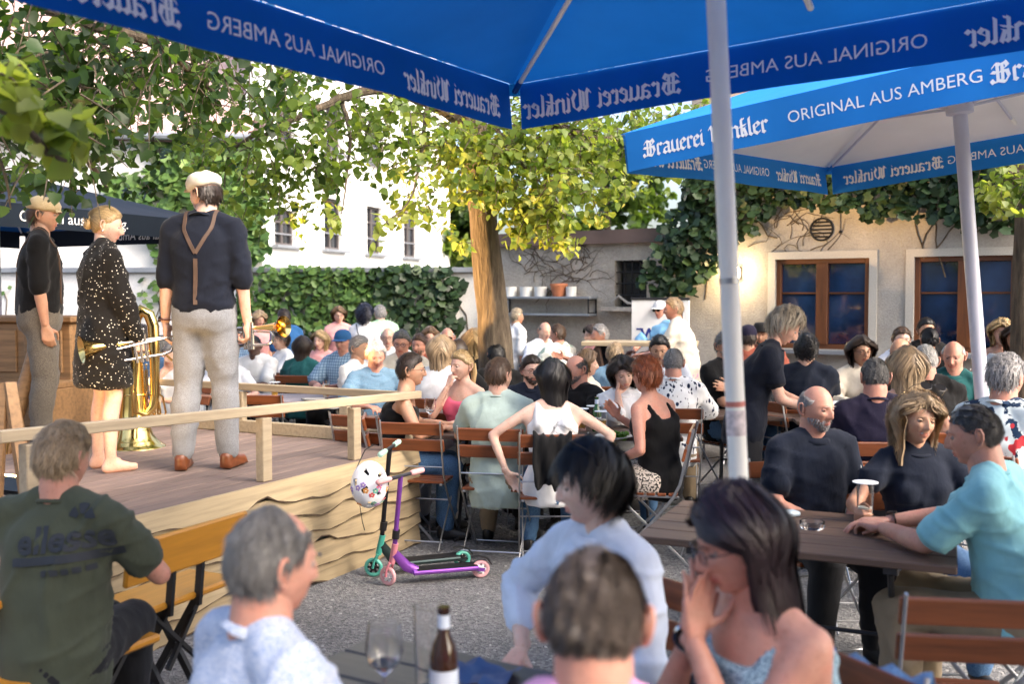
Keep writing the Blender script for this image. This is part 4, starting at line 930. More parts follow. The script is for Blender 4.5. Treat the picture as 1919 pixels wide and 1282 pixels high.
# ---- bike helmet hanging on the scooters
hp = at(692, 908, 5.62); hm = empty('bike_helmet', hp, 0, 'white children bike helmet with coloured flowers hanging on the scooters', 'helmet')
def helmet():
    n, h = 36, 16; vs = []; fs = []
    rot = MX.Rotation(R(70), 3, 'X') @ MX.Rotation(R(20), 3, 'Y')
    def pt(a, b, r): return rot @ V((r * .105 * math.sin(b) * math.cos(a), r * .135 * math.sin(b) * math.sin(a), r * .10 * math.cos(b)))
    for r in (1.0, .86):
        for j in range(h + 1):
            for i in range(n): vs.append(pt(2 * math.pi * i / n, .02 + (math.pi * .58) * j / h, r))
    o1 = n * (h + 1)
    def hole(i, j): return (j in (3, 4, 5, 6) and i % 9 in (3, 4)) or (j in (8, 9, 10) and i % 9 in (0, 8)) or (j in (12, 13) and i % 6 == 2)
    for j in range(h):
        for i in range(n):
            k = (i + 1) % n; a, b, c, d = j * n + i, j * n + k, (j + 1) * n + k, (j + 1) * n + i
            if not hole(i, j):
                fs += [(a, b, c, d), (d + o1, c + o1, b + o1, a + o1)]
                for (q, w_, e) in (((i + 1) % n, j, (b, c)), ((i - 1) % n, j, (d, a)), (i, j + 1, (c, d)), (i, j - 1, (a, b))):
                    if 0 <= w_ < h and hole(q, w_): fs.append((e[0], e[0] + o1, e[1] + o1, e[1]))
    for i in range(n): k = (i + 1) % n; a, b = h * n + i, h * n + k; fs.append((a, b, b + o1, a + o1))
    MB().add(vs, fs).build('shell', mat('white_helmet', (.78, .78, .80), .25), hm)
    MB().ball((0, 0, 0), .07, .095, .07, rot=rot).build('padding', M_black, hm)
    r = random.Random(5); cols = [(.55, .25, .55), (.75, .12, .12), (.15, .45, .35), (.35, .25, .55), (.75, .35, .1)]
    for k in range(16):
        a, b = r.uniform(3.4, 6.2), r.uniform(.25, 1.6); p = pt(a, b, 1.012); nn = p.normalized(); x = nn.orthogonal().normalized(); y = nn.cross(x); fm = MB()
        for q in range(5):
            t = q * 1.257; c = p + (x * math.cos(t) + y * math.sin(t)) * .011; fm.ball(c, .0075, .0075, .0025, 8, 5, rot=MX((x, y, nn)).transposed())
        fm.build('flower', mat('flower_%d' % (k % 5), cols[k % 5], .4), hm)
        MB().ball(p, .005, .005, .004, 8, 5).build('flower_centre', mat('flower_mid', (.8, .7, .5), .4), hm)
    MB().tube([rot @ V((-.06, -.05, -.03)), V((-.07, .02, .10)), V((-.03, .05, .19)), V((.02, .03, .22))], .009, 6, flat=.3).build('strap', M_black, hm)
    MB().tube([rot @ V((.05, -.05, -.05)), V((-.06, .03, -.12)), V((-.045, .03, -.22)), V((-.03, .02, -.27))], .009, 6, flat=.3).build('strap', M_black, hm)
helmet()

# ================================================================ WHITE BOARD SIGN
sg0 = at(1184, 690, 11.6); sg1 = at(1291, 690, 11.35); e_ = (sg1 - sg0); Lb = math.hypot(e_.x, e_.y); zt_ = at(1184, 562, 11.6).z
sgn_ = empty('sign_board', ((sg0.x + sg1.x) / 2, (sg0.y + sg1.y) / 2, 0), math.atan2(e_.y, e_.x), 'white display board with blue letters beside the ivy corner', 'sign')
slab('panel', (Lb, .05, zt_ - .35), M_white, sgn_, (0, 0, .35 + (zt_ - .35) / 2)); slab('top_edge', (Lb + .02, .07, .03), M_dsteel, sgn_, (0, 0, zt_ + .012))
for s in (-1, 1): slab('foot_leg', (.05, .05, .36), M_dsteel, sgn_, (s * (Lb / 2 - .06), 0, .18)); slab('foot', (.06, .5, .03), M_dsteel, sgn_, (s * (Lb / 2 - .06), 0, .015))
M_bprint = mat('blue_print', (.02, .035, .22), .5)
v2, f2, w_ = sans('WO', .19, .03); mb = MB().add([(-Lb / 2 + .11 + p.x, -.029, at(1200, 637, 11.5).z + p.y) for p in v2], f2); mb.build('lettering', M_bprint, sgn_, smooth=False)
MB().lathe([(.001, 0), (.022, 0), (.022, .004), (.001, .004)], 16, MX.Translation((-Lb / 2 + .375, -.028, at(1200, 637, 11.5).z + .066)) @ MX.Rotation(math.pi / 2, 4, 'X')).build('dot', M_bprint, sgn_)
slab('underline', (.32, .004, .008), M_bprint, sgn_, (-Lb / 2 + .27, -.028, at(1200, 645, 11.5).z), bev=0); slab('wing_mark', (.08, .004, .02), M_bprint, sgn_, (-Lb / 2 + .10, -.028, at(1200, 630, 11.5).z + .08), bev=0)
slab('poster', (.10, .004, .30), M_black, sgn_, (Lb / 2 - .12, -.028, zt_ - .22), bev=0)

# ---- loose pebbles on the gravel, as far as they can be told apart
r = np.random.default_rng(4); n = 9000
yy = 3.2 + 6.5 * r.random(n) ** 1.4; xx = (r.random(n) - .5) * (yy * 1.15) + .05
oct_ = (np.array([(1, 0, 0), (0, 1, 0), (-1, 0, 0), (0, -1, 0), (.3, .2, .55), (-.3, .1, .5)]), [np.array([(0, 1, 4), (1, 2, 5), (3, 0, 4), (2, 3, 5), (1, 5, 4), (3, 4, 5)])])
keep = ~(((xx - C0.x) * fb.x + (yy - C0.y) * fb.y > -.06) & ((xx - C0.x) * fe.x + (yy - C0.y) * fe.y > -.05))
xx, yy = xx[keep], yy[keep]; n = len(xx)
me = scatter('pebbles', oct_, np.stack([xx, yy, np.full(n, .0)], 1), np.array([0, 0, 1]) + r.normal(size=(n, 3)) * .15, r.normal(size=(n, 3)) + np.array([1e-3, 0, 0]), .004 + .009 * r.random(n) ** 2, r.random(n), attr_mat('pebble', [(0, (.10, .10, .11)), (.6, (.24, .24, .25)), (1, (.45, .44, .42))], .9))
o = link('loose_pebbles', me); props(o, 'loose grey pebbles strewn over the yard gravel', 'gravel', kind='stuff')
r2 = random.Random(8)
for k in range(0): pass
# ================================================================ PEOPLE
_sk = {'p': (.66, .42, .32), 't': (.50, .29, .19), 'r': (.58, .30, .22), 'd': (.12, .07, .05), 'w': (.72, .50, .40)}
def skin_mat(k):
    nm = 'skin_' + k
    if nm in _mats: return _mats[nm]
    m, nt, n, l, p = _new(nm); vec = tc(n, l); c = _sk[k]
    a = ramp(n, l, noise(n, l, vec, 16, 5), [(.3, dk(c, .88)), (.5, c), (.72, (min(1, c[0] * 1.08), c[1] * .93, c[2] * .9))])
    big = ramp(n, l, noise(n, l, vec, 5.5, 4), [(.32, (.84, .74, .72)), (.62, (1, 1, 1))]); sp = ramp(n, l, noise(n, l, vec, 95, 2), [(.30, (.86, .80, .77)), (.42, (1, 1, 1))]); a = mixc(n, l, 1.0, mixc(n, l, 1.0, a, big, 'MULTIPLY'), sp, 'MULTIPLY')
    l.new(a, p.inputs['Base Color']); p.inputs['Roughness'].default_value = .48; p.inputs['Specular IOR Level'].default_value = .4
    p.inputs['Subsurface Weight'].default_value = .12; p.inputs['Subsurface Radius'].default_value = (1, .35, .2); p.inputs['Subsurface Scale'].default_value = .006
    bump(n, l, noise(n, l, vec, 260, 3), p, .12, .002); _mats[nm] = m; return m
def lip_mat(k): c = _sk[k]; return mat('lips_' + k, (c[0] * .8, c[1] * .5, c[2] * .5), .4, 0, .08, 40)
M_eyew = mat('eye_white', (.36, .34, .32), .25); M_iris = mat('iris', (.07, .05, .04), .1); M_lens = mat('dark_lens', (.008, .008, .010), .6, spec=.03)
def hair_mat(nm, c, rough=.45):
    return attr_mat('hair_' + nm, [(0, dk(c, .55)), (.5, c), (1, dk(c, 1.5))], rough, 0, spec=.45)
HAIR = {'black': (.010, .009, .010), 'dbrown': (.03, .018, .012), 'brown': (.075, .042, .024), 'lbrown': (.16, .095, .05), 'blond': (.42, .29, .14), 'grey': (.26, .25, .25), 'white': (.55, .54, .52), 'dgrey': (.13, .125, .12), 'crop': (.105, .082, .068),
        'red': (.22, .055, .015), 'plum': (.022, .010, .014), 'sandy': (.33, .235, .14), 'ash': (.34, .28, .20), 'blue': (.012, .014, .03)}

def ss(x, a, b): t = np.clip((x - a) / (b - a), 0, 1); return t * t * (3 - 2 * t)
def gs(x, c, s): return np.exp(-((x - c) / s) ** 2)
def headp(D, fem=0.0, feat=1.0, fat=0.0, smile=0.0):
    """skull and face surface for unit directions; face looks along -Y"""
    x, y, z = D[:, 0], D[:, 1], D[:, 2]; X = x * .0765; Y = y * .098; Z = z * .118
    low = np.clip(-z, 0, 1); back = np.clip(y, 0, 1); fr = np.clip(-y, 0, 1)
    X = X * (1 - (.30 + .05 * fem - .10 * fat) * low ** 1.6) * (1 + .07 * back * (1 - low)) * (1 - .06 * fr)
    Y = Y - back * low * .055 + fr ** 2 * .006 - fr * ss(low, .45, .95) * .016
    w = ss(fr, .12, .45) * feat; ax = np.abs(X)
    nose = .027 * gs(X, 0, .0105) * ss(-Z, -.012, .036) * (1 - ss(-Z, .037, .050)) + .010 * gs(X, 0, .008) * gs(Z, -.0, .018) + .010 * gs(ax, .0125, .0065) * gs(Z, -.037, .0075)
    eye = -.0115 * gs(ax, .031, .0165) * gs(Z, .003, .0105); brow = (.0062 - .003 * fem) * gs(ax, .028, .022) * gs(Z, .0225, .008)
    chk = .006 * gs(ax, .042, .017) * gs(Z, -.022, .016) + .004 * fat * gs(ax, .04, .02) * gs(Z, -.06, .03)
    Zs = Z - smile * np.clip(ax, 0, .03) ** 2 * 13; ml = gs(X, 0, .023 + .005 * smile); lip = ml * (.0075 * gs(Zs, -.0595, .0048) + .0085 * gs(Zs, -.0705, .0055) - (.006 + .003 * smile) * gs(Zs, -.0648, .0022 + .0012 * smile)) + smile * .005 * gs(ax, .036, .012) * gs(Z, -.036, .014) + .003 * gs(X, 0, .03) * gs(Z, -.064, .016)
    chin = .010 * gs(X, 0, .02) * gs(Z, -.1, .014) - .005 * gs(X, 0, .02) * gs(Z, -.082, .006); ns = -.004 * gs(ax, .022, .008) * gs(Z, -.052, .014)
    Y = Y - w * (nose + eye + brow + chk + lip + chin + ns)
    return np.stack([X, Y, Z], 1)
def head_grid(nu, nv, fem, fat, smile=0.0):
    s = np.linspace(-1, 1, nu + 1)[:-1]; ph = math.pi * (.55 * s + .45 * s ** 3); t = np.linspace(.0001, 1 - .0001, nv + 1); th = math.pi * (t + .06 * np.sin(2 * math.pi * t) * .5)
    TH, PH = np.meshgrid(th, ph, indexing='ij'); D = np.stack([np.sin(TH) * np.sin(PH), -np.sin(TH) * np.cos(PH), np.cos(TH)], -1).reshape(-1, 3)
    fs = []
    for j in range(nv):
        for i in range(nu): k = (i + 1) % nu; fs.append((j * nu + i, (j + 1) * nu + i, (j + 1) * nu + k, j * nu + k))
    return headp(D, fem, 1, fat, smile), fs, D
_hc = {}
def head_parts(lod, fem, fat, smile=0.0):
    key = (lod, fem, fat, smile)
    if key in _hc: return _hc[key]
    nu, nv = {2: (72, 64), 1: (44, 38), 0: (30, 28)}[lod]
    P, fs, D = head_grid(nu, nv, fem, fat, smile); mb = MB(); mi = []
    for f in fs:
        c = P[list(f)].mean(0); zs = c[2] - smile * min(abs(c[0]), .03) ** 2 * 13; lipz = (-.0765 < zs < -.0555) and abs(c[0]) < .0225 + .005 * smile and c[1] < -.05
        mi.append((2 if smile and abs(zs + .0645) < .0022 and abs(c[0]) < .02 else 1) if lipz else 0)
    mb.v = [tuple(p) for p in P]; mb.f = list(fs); mb.m = mi
    for s in (-1, 1):   # eyes with lids
        c = V((s * .031, -.0715, .003)); n, h = (16, 12) if lod else (10, 8); r = .0122
        vs = []; f2 = []; m2 = []
        for j in range(h + 1):
            a = math.pi * j / h
            for i in range(n): b = 2 * math.pi * i / n; vs.append(c + r * V((math.sin(a) * math.cos(b), -math.cos(a), math.sin(a) * math.sin(b))))
        for j in range(h):
            for i in range(n): k = (i + 1) % n; f2.append((j * n + i, j * n + k, (j + 1) * n + k, (j + 1) * n + i)); m2.append(3 if math.pi * (j + .5) / h < .66 else 2)
        b0 = len(mb.v); mb.v += [tuple(v) for v in vs]; mb.f += [tuple(q + b0 for q in f) for f in f2]; mb.m += m2
        for (z0, z1, rr) in ((.16, 1.25, .0134), (-1.25, -.42, .0132)):   # upper and lower lid shells
            lid = []; g_ = 8
            for j in range(5):
                e = z0 + (z1 - z0) * j / 4
                for i in range(g_ + 1): b = -1.25 + 2.5 * i / g_; lid.append(c + rr * V((math.sin(b) * math.cos(e) * 1.12, -math.cos(b) * math.cos(e), math.sin(e))))
            mb.add(lid, [(j * (g_ + 1) + i, j * (g_ + 1) + i + 1, (j + 1) * (g_ + 1) + i + 1, (j + 1) * (g_ + 1) + i) for j in range(4) for i in range(g_)], 0)
        # ear: helix rim, bowl and lobe
        ear = [V((s * (.0735 + .017 * o), .014 + .020 * yy_ + .010, zz)) for (yy_, zz, o) in ((-.55, -.006, .3), (-.5, .016, .55), (-.1, .030, .85), (.45, .028, 1.1), (.75, .010, 1.15), (.6, -.012, .95), (.15, -.028, .6), (-.3, -.033, .35), (-.55, -.024, .25))]
        mb.tube(ear, [.0035, .0045, .005, .005, .005, .0048, .006, .0065, .004], 6 if lod < 2 else 9, True, 0)
        mb.ball((s * .0795, .022, -.003), .006, .014, .026, 8, 6, 0, MX.Rotation(s * .5, 3, 'Z'))
        if lod: mb.ball((s * .083, .019, -.004), .0035, .006, .009, 6, 5, 1)
    _hc[key] = mb; return mb

# ---- hands (template: fingers +Z, palm +Y, thumb +X = left hand)
def hand_mb(curl, spread=.0, thumb=.5):
    mb = MB(); kn = [(.030, .086), (.010, .092), (-.011, .088), (-.030, .078)]; ln = [(.042, .026, .020), (.047, .030, .021), (.043, .028, .020), (.034, .021, .018)]; rr = [.0092, .0095, .009, .008]
    mb.cone((0, 0, -.03), (0, 0, .012), .025, .026, 10, flat=.72, up=(0, 1, 0))
    for (x, z) in kn: mb.cone((x * .55, 0, .01), (x, -.002, z), .0145, .0115, 8)
    mb.cone((.018, .008, .025), (.030, .006, .06), .013, .009, 8)
    mb.cone((-.024, .008, .02), (-.028, .006, .055), .012, .009, 8)
    for k in range(4):
        x, z = kn[k]; p = V((x, -.002, z)); a = 0; sp = (1.5 - k) * spread
        for j, L in enumerate(ln[k]):
            a += R(curl[j] + (3 * k if curl[0] > 40 else 2 * k)); d = V((math.sin(sp), math.sin(a), math.cos(a))).normalized(); q = p + d * L
            mb.cone(p, q, rr[k] * (1 - .08 * j), rr[k] * (.94 - .10 * j), 8); p = q
    p = V((.028, .006, .022)); 
    for j, (d, L, r) in enumerate(((V((.75, .35 + .3 * thumb, .65)), .042, .012), (V((.45 - .5 * thumb, .45 * thumb + .1, .85)), .032, .0102), (V((.25 - .6 * thumb, .55 * thumb, .85)), .026, .009))):
        q = p + d.normalized() * L; mb.cone(p, q, r, r * .9, 8); p = q
    return mb
HAND = {'relax': hand_mb((18, 22, 14), .05, .4), 'flat': hand_mb((3, 3, 2), .04, .15), 'press': hand_mb((-3, 4, 3), .015, -.1), 'grip': hand_mb((52, 58, 30), .0, 1.1), 'loose': hand_mb((36, 40, 22), .02, .8)}
_jobs = []      # (MB, voxel, smooth, displace) -> evaluated mesh
_dt = {}
def dtex(scale):
    if scale not in _dt: t = bpy.data.textures.new('folds', 'CLOUDS'); t.noise_scale = scale; t.noise_depth = 1; _dt[scale] = t
    return _dt[scale]
_tmp = bpy.data.collections.new('tmp'); COL.children.link(_tmp)
def job(mb, vox, smooth=4, disp=None):
    me = bpy.data.meshes.new('src'); me.from_pydata(mb.v, [], mb.f); o = bpy.data.objects.new('src', me); _tmp.objects.link(o)
    m = o.modifiers.new('r', 'REMESH'); m.mode = 'VOXEL'; m.voxel_size = vox
    if smooth: q = o.modifiers.new('s', 'SMOOTH'); q.factor = .5; q.iterations = smooth
    for (sc_, st) in (disp or ()): d = o.modifiers.new('d', 'DISPLACE'); d.texture = dtex(sc_); d.strength = st; d.mid_level = .34
    _jobs.append(o); return len(_jobs) - 1
def run_jobs():
    dg = bpy.context.evaluated_depsgraph_get(); out = []
    for o in _jobs:
        me = o.evaluated_get(dg).to_mesh(); nv = len(me.vertices); co = np.empty(nv * 3, np.float32); me.vertices.foreach_get('co', co)
        lt = np.empty(len(me.polygons), np.int32); me.polygons.foreach_get('loop_total', lt); li = np.empty(len(me.loops), np.int32); me.loops.foreach_get('vertex_index', li)
        out.append((co.reshape(-1, 3), lt, li)); o.evaluated_get(dg).to_mesh_clear()
    for o in _jobs: me = o.data; bpy.data.objects.remove(o); bpy.data.meshes.remove(me)
    return out
def raw_mesh(name, parts, mats):
    """parts: list of (co, loop_total, loop_index, matidx scalar or array)"""
    co = np.concatenate([p[0] for p in parts]); lt = np.concatenate([p[1] for p in parts]); b = 0; li = []; mi = []
    for p in parts: li.append(p[2] + b); b += len(p[0]); mi.append(np.broadcast_to(np.asarray(p[3], np.int32), (len(p[1]),)))
    li = np.concatenate(li); mi = np.concatenate(mi); me = bpy.data.meshes.new(name)
    me.vertices.add(len(co)); me.vertices.foreach_set('co', co.astype(np.float32).ravel()); me.loops.add(len(li)); me.loops.foreach_set('vertex_index', li.astype(np.int32)); me.polygons.add(len(lt))
    me.polygons.foreach_set('loop_start', np.concatenate([[0], np.cumsum(lt)[:-1]]).astype(np.int32)); me.polygons.foreach_set('material_index', mi.astype(np.int32)); me.polygons.foreach_set('use_smooth', np.ones(len(lt), bool))
    for m in mats: me.materials.append(m)
    me.update(calc_edges=True); me.validate(); return me
def folds(res, amp, seed):
    """drapery: long creases running down and across the cloth"""
    co, lt, li = res; q = li.reshape(-1, 4); a, b, c, d = (co[q[:, k]] for k in range(4)); fn = np.cross(c - a, d - b); vn = np.zeros_like(co)
    for k in range(4): np.add.at(vn, q[:, k], fn)
    vn /= np.maximum(np.linalg.norm(vn, axis=1, keepdims=True), 1e-9); r = np.random.default_rng(seed); x, y, z = co.T; ph = r.random(8) * 6.28; out = np.zeros(len(co))
    w = np.sin(x * 8 + z * 6 + ph[0]) + .7 * np.sin(y * 10 - z * 5 + ph[1]) + .5 * np.sin(z * 15 + x * 6 + ph[2])
    for k, (u, f, am, sh) in enumerate((((.85, .55, .32), 44, 1.0, 3), ((-.7, .5, .55), 52, .8, 3), ((.3, .25, 1.0), 58, .7, 4), ((-.35, .3, .95), 74, .45, 4))):
        p = f * (u[0] * x + u[1] * y + u[2] * z) + 1.7 * w + ph[3 + k]; m = ss(np.sin(x * (6 + k) + z * (7 - k) + y * 5 + ph[7 - k] * 2), -.1, .8); out += am * m * ((1 - np.abs(np.sin(p * .5))) ** sh)
    return (co + vn * (amp * out)[:, None].astype(np.float32), lt, li)
def mb_part(mb, M4=None, flip=False, mi=None):
    co = np.array(mb.v, np.float32)
    if M4 is not None: A = np.array(M4); co = co @ A[:3, :3].T + A[:3, 3]
    fs = [f[::-1] for f in mb.f] if flip else mb.f
    return (co, np.array([len(f) for f in fs], np.int32), np.array([i for f in fs for i in f], np.int32), np.array(mb.m if mi is None else [mi] * len(fs), np.int32))
HAND_JOB = {(k, L): job(m, .0052 if L == 2 else .0078, 3 if L == 2 else 1) for k, m in HAND.items() for L in (0, 2)}

def ik(S, T, a, b, pole):
    d = T - S; L = min(d.length, .998 * (a + b)); L = max(L, abs(a - b) + .01); dn = d.normalized(); x = (a * a - b * b + L * L) / (2 * L); h = math.sqrt(max(0, a * a - x * x))
    p = pole - dn * pole.dot(dn); p = p.normalized() if p.length > 1e-5 else dn.orthogonal().normalized(); return S + dn * x + p * h, S + dn * L

# ---- cloth
_cl = {}
def cloth(nm, c, pat=None, c2=None, c3=None, rough=.85):
    key = 'cloth_' + nm
    if key in _mats: return _mats[key]
    m, nt, n, l, p = _new(key); vec = tc(n, l); base = ramp(n, l, noise(n, l, vec, 7, 5), [(.3, dk(c, .86)), (.7, dk(c, 1.1))])
    def vor(scale, sc3=(1, 1, 1), out='Distance', feat='F1'):
        v = n.new('ShaderNodeTexVoronoi'); v.feature = feat; v.inputs['Scale'].default_value = scale; l.new(tc(n, l, sc3), v.inputs['Vector']); return v.outputs[out]
    def thr(fac, a, b, inv=False): return ramp(n, l, fac, [(a, (1, 1, 1) if not inv else (0, 0, 0)), (b, (0, 0, 0) if not inv else (1, 1, 1))])
    if pat == 'dots': base = mixc(n, l, thr(vor(50), .15, .19), base, c2)
    elif pat == 'leopard': base = mixc(n, l, thr(noise(n, l, vec, 75, 2), .50, .56, True), base, c2)
    elif pat == 'birds':
        base = mixc(n, l, thr(vor(15, (1.0, 1.0, .6)), .16, .20), base, c2); base = mixc(n, l, thr(noise(n, l, tc(n, l, (1, 1, .35)), 42, 1), .63, .67, True), base, c2)
    elif pat == 'hawaii':
        a = noise(n, l, vec, 13, 3); base = mixc(n, l, thr(a, .54, .57, True), base, c2); b = noise(n, l, tc(n, l, (1.3, 1, .8)), 9, 2); base = mixc(n, l, thr(b, .62, .64, True), base, c3)
    elif pat == 'speckle': base = mixc(n, l, thr(noise(n, l, vec, 230, 2), .46, .58, True), base, c2)
    elif pat == 'stripe':
        w = n.new('ShaderNodeTexWave'); w.bands_direction = 'Z'; w.inputs['Scale'].default_value = 14; l.new(vec, w.inputs[0]); base = mixc(n, l, thr(w.outputs['Fac'], .72, .8, True), base, c2)
    elif pat == 'check':
        for dr in ('X', 'Z'):
            w = n.new('ShaderNodeTexWave'); w.bands_direction = dr; w.inputs['Scale'].default_value = 11; l.new(vec, w.inputs[0]); base = mixc(n, l, mixc(n, l, .6, (0, 0, 0), thr(w.outputs['Fac'], .7, .8, True)), base, c2)
    l.new(base, p.inputs['Base Color']); p.inputs['Roughness'].default_value = rough; p.inputs['Sheen Weight'].default_value = .08; p.inputs['Specular IOR Level'].default_value = .2
    fold = noise(n, l, tc(n, l, (1.2, 1.2, .55)), 11, 3, .5); b1 = n.new('ShaderNodeBump'); b1.inputs['Strength'].default_value = .35; b1.inputs['Distance'].default_value = .02; l.new(fold, b1.inputs['Height'])
    b2 = n.new('ShaderNodeBump'); b2.inputs['Strength'].default_value = .2; b2.inputs['Distance'].default_value = .002; l.new(noise(n, l, vec, 420, 2), b2.inputs['Height']); l.new(b1.outputs[0], b2.inputs['Normal']); l.new(b2.outputs[0], p.inputs['Normal'])
    _mats[key] = m; return m

def ring(c, X, Fd, rx, ry, n=20, e=.86):
    return [c + X * (rx * math.copysign(abs(math.cos(a)) ** e, math.cos(a))) + Fd * (ry * math.copysign(abs(math.sin(a)) ** e, math.sin(a))) for a in [2 * math.pi * k / n for k in range(n)]]

class Fig:
    """a posed figure in its own frame: faces -Y, left is +X, ground z = 0, drawn 1.75 m tall"""
    def __init__(s, o):
        s.o = o; fem = s.fem = 1 if o.get('sex') == 'f' else 0; sit = s.sit = o.get('pose', 'sit') == 'sit'; g = o.get
        s.pz = (g('seat', .46) + .085) if sit else .94; L = R(g('lean', 6 if sit else 2)); tw = R(g('twist', 0)); fat = s.fat = g('fat', .25 if not fem else .1)
        u = lambda a: V((0, -math.sin(a), math.cos(a))); fw = lambda a: V((0, -math.cos(a), -math.sin(a))); sl = R(g('side', 0))
        def U(a): v = u(a); return V((math.sin(sl), v.y, v.z * math.cos(sl)))
        s.P = V((0, 0, s.pz)); s.Wst = s.P + U(L * .35) * .15; s.Ch = s.Wst + U(L * .85) * .19; s.Sh = s.Ch + U(L * 1.0) * .10; s.Nb = s.Ch + U(L * 1.1) * .18
        cz, szn = math.cos(tw), math.sin(tw); s.X = V((cz, szn, 0)); s.Fw = V((szn, -cz, 0)); s.L = L
        hy, hp, hr = R(g('hy', 0)) + tw, R(g('hp', 0)), R(g('hr', 0))
        nk = L * .55 + hp * .35; s.Hc = s.Nb + V((math.sin(sl) * .1, -math.sin(nk) * .13 - .022, math.cos(nk) * .13)) + V((0, 0, .020))
        s.HM = MX.Translation(s.Hc) @ (MX.Rotation(hy, 4, 'Z') @ MX.Rotation(hp, 4, 'X') @ MX.Rotation(hr, 4, 'Y')).to_4x4() @ MX.Diagonal((g('hw', 1.0) * .965, .965, .965, 1.0))
        s.crown = (s.HM @ V((0, .01, .118)))
        sw = s.sw = (.178 if not fem else .150) + .015 * fat
        s.S = {}; s.E = {}; s.Wr = {}; s.Hd = {}
        sr = g('shrug', 0)
        for sd in (1, -1):
            S = s.Sh + s.X * (sd * sw) + V((0, 0, .025 + sr)); s.S[sd] = S; arm = g('al' if sd > 0 else 'ar', g('arms', 'table' if sit else 'down'))
            T, pole, hd = s.arm_target(arm, sd); E, W_ = ik(S, T, .285, .255, pole); s.E[sd], s.Wr[sd] = E, W_; s.Hd[sd] = hd
        s.H = {}; s.K = {}; s.A = {}; s.toe = {}
        for sd in (1, -1):
            hip = s.P + V((sd * .085, 0, -.01)); s.H[sd] = hip
            if sit:
                sp = g('spread', .05); K = hip + V((sd * sp, -.42, g('kz', -.01))); A = V((K.x + sd * .01, K.y + g('tuck', .04), .085)); yaw = 0
            else:
                st = g('stance', .03); fy = g('step', 0) * sd; A = V((hip.x + sd * st, fy, .085)); K = hip.lerp(A, .5) + V((0, -.035, 0)); 
            s.K[sd], s.A[sd] = K, A; ta = R(g('toe', 12)) * sd; s.toe[sd] = A + V((math.sin(ta) * .15, -math.cos(ta) * .15, -.055))
    def arm_target(s, a, sd):
        if isinstance(a, dict): return V((sd * a['t'][0], -a['t'][1], a['t'][2])), V((sd * a.get('p', (.5, 0, -1))[0], -a.get('p', (.5, 0, -1))[1], a.get('p', (.5, 0, -1))[2])), (a.get('h', 'relax'), a.get('d'), a.get('n'))
        z = s.pz - .545; hd = s.Hc
        if a == 'table': return V((sd * .13, -.36, .80 + z * .3)), V((sd * .9, .2, -.7)), ('relax', (-.35, 1, -.05), (0, -.1, -1))
        if a == 'fold': return V((-sd * .03, -.33, .80 + z * .3)), V((sd * 1, .1, -.6)), ('relax', (-1, .3, 0), (0, -.3, -1))
        if a == 'lap': return V((sd * .07, -.27, s.pz + .12)), V((sd * .8, .5, -.6)), ('relax', (-.3, 1, -.4), (0, -.2, -1))
        if a == 'down': return V((sd * (s.sw + .085), -.02, s.pz - .12)), V((sd * .3, 1, 0)), ('loose', (.0, .05, -1), (-1, 0, 0))
        if a == 'cross': return V((-sd * .10, -.20, s.pz + .31 + .02 * sd)), V((sd * 1, .2, -.6)), ('flat', (-1, -.1, .2), (0, -1, -.2))
        if a == 'hips': return V((sd * .17, .02, s.pz + .06)), V((sd * 1, .9, .1)), ('relax', (-.5, .5, -.8), (-.8, 0, .2))
        if a == 'cheek': t = s.HM @ V((sd * .075, -.045, -.115)); return t, V((sd * .3, -.5, -1)), ('relax', (-.1, -.1, 1), (-1, .1, 0))
        if a == 'mouth': t = s.HM @ V((sd * .03, -.13, -.17)); return t, V((sd * .5, -.2, -1)), ('loose', (-.2, -.4, 1), (-.3, -1, -.2))
        if a == 'pray': t = s.HM @ V((sd * .012, -.16, -.19)); return t, V((sd * .45, -.1, -1)), ('press', (-.06, -.25, 1), (-1, 0, 0))
        if a == 'hold': return V((sd * .06, -.40, .83 + z * .3)), V((sd * .9, .3, -.7)), ('grip', (-.25, 1, .1), (-1, .2, 0))
        if a == 'reach': return V((sd * .06, -.52, .84 + z * .3)), V((sd * .8, .1, -.7)), ('grip', (-.15, 1, .1), (-1, .1, 0))
        if a == 'back': return V((sd * .3, .28, s.pz + .28)), V((sd * .6, 1, -.3)), ('loose', (.4, -.6, -.6), (0, 0, -1))
        return V((sd * .25, 0, s.pz - .1)), V((sd, .5, 0)), ('loose', None, None)
    def torso(s, mb, inf=0.0, z0=-.11, top=1.0, belly=0.0, tuck=False, low=0.0):
        f = s.fem; ft = s.fat; u = (s.Nb - s.P); spine = [s.P, s.Wst, s.Ch, s.Sh, s.Nb]; a = s.L
        mf = V((0, -math.cos(a), -math.sin(a)))
        X0 = V((1, 0, 0)); Xm = (X0 + s.X).normalized(); F0 = V((0, -1, 0)); bl = ft * .055
        up = (s.Wst - s.P).normalized()
        rings = [(s.P + up * z0, X0, F0, .145 + .012 * f + inf, .098 + bl * .5 + inf), (s.P + up * (z0 * .45), X0, F0, .168 + .012 * f + inf, .112 + bl + inf), (s.P + up * .03, X0, F0, .168 + .008 * f + inf, .112 + bl * 1.3 + inf),
                 (s.Wst + mf * bl * .5, X0, F0, .150 - .024 * f + ft * .028 + inf, .102 - .008 * f + bl * 1.5 + inf), (s.Wst.lerp(s.Ch, .5) + mf * bl * .3, Xm, F0, .157 - .02 * f + ft * .02 + inf, .108 + bl + inf), (s.Ch, s.X, s.Fw, .170 - .018 * f + inf, .115 + bl * .6 + inf)]
        if top > .3: rings += [(s.Ch.lerp(s.Sh, .55), s.X, s.Fw, .172 - .02 * f + inf, .112 + inf)]
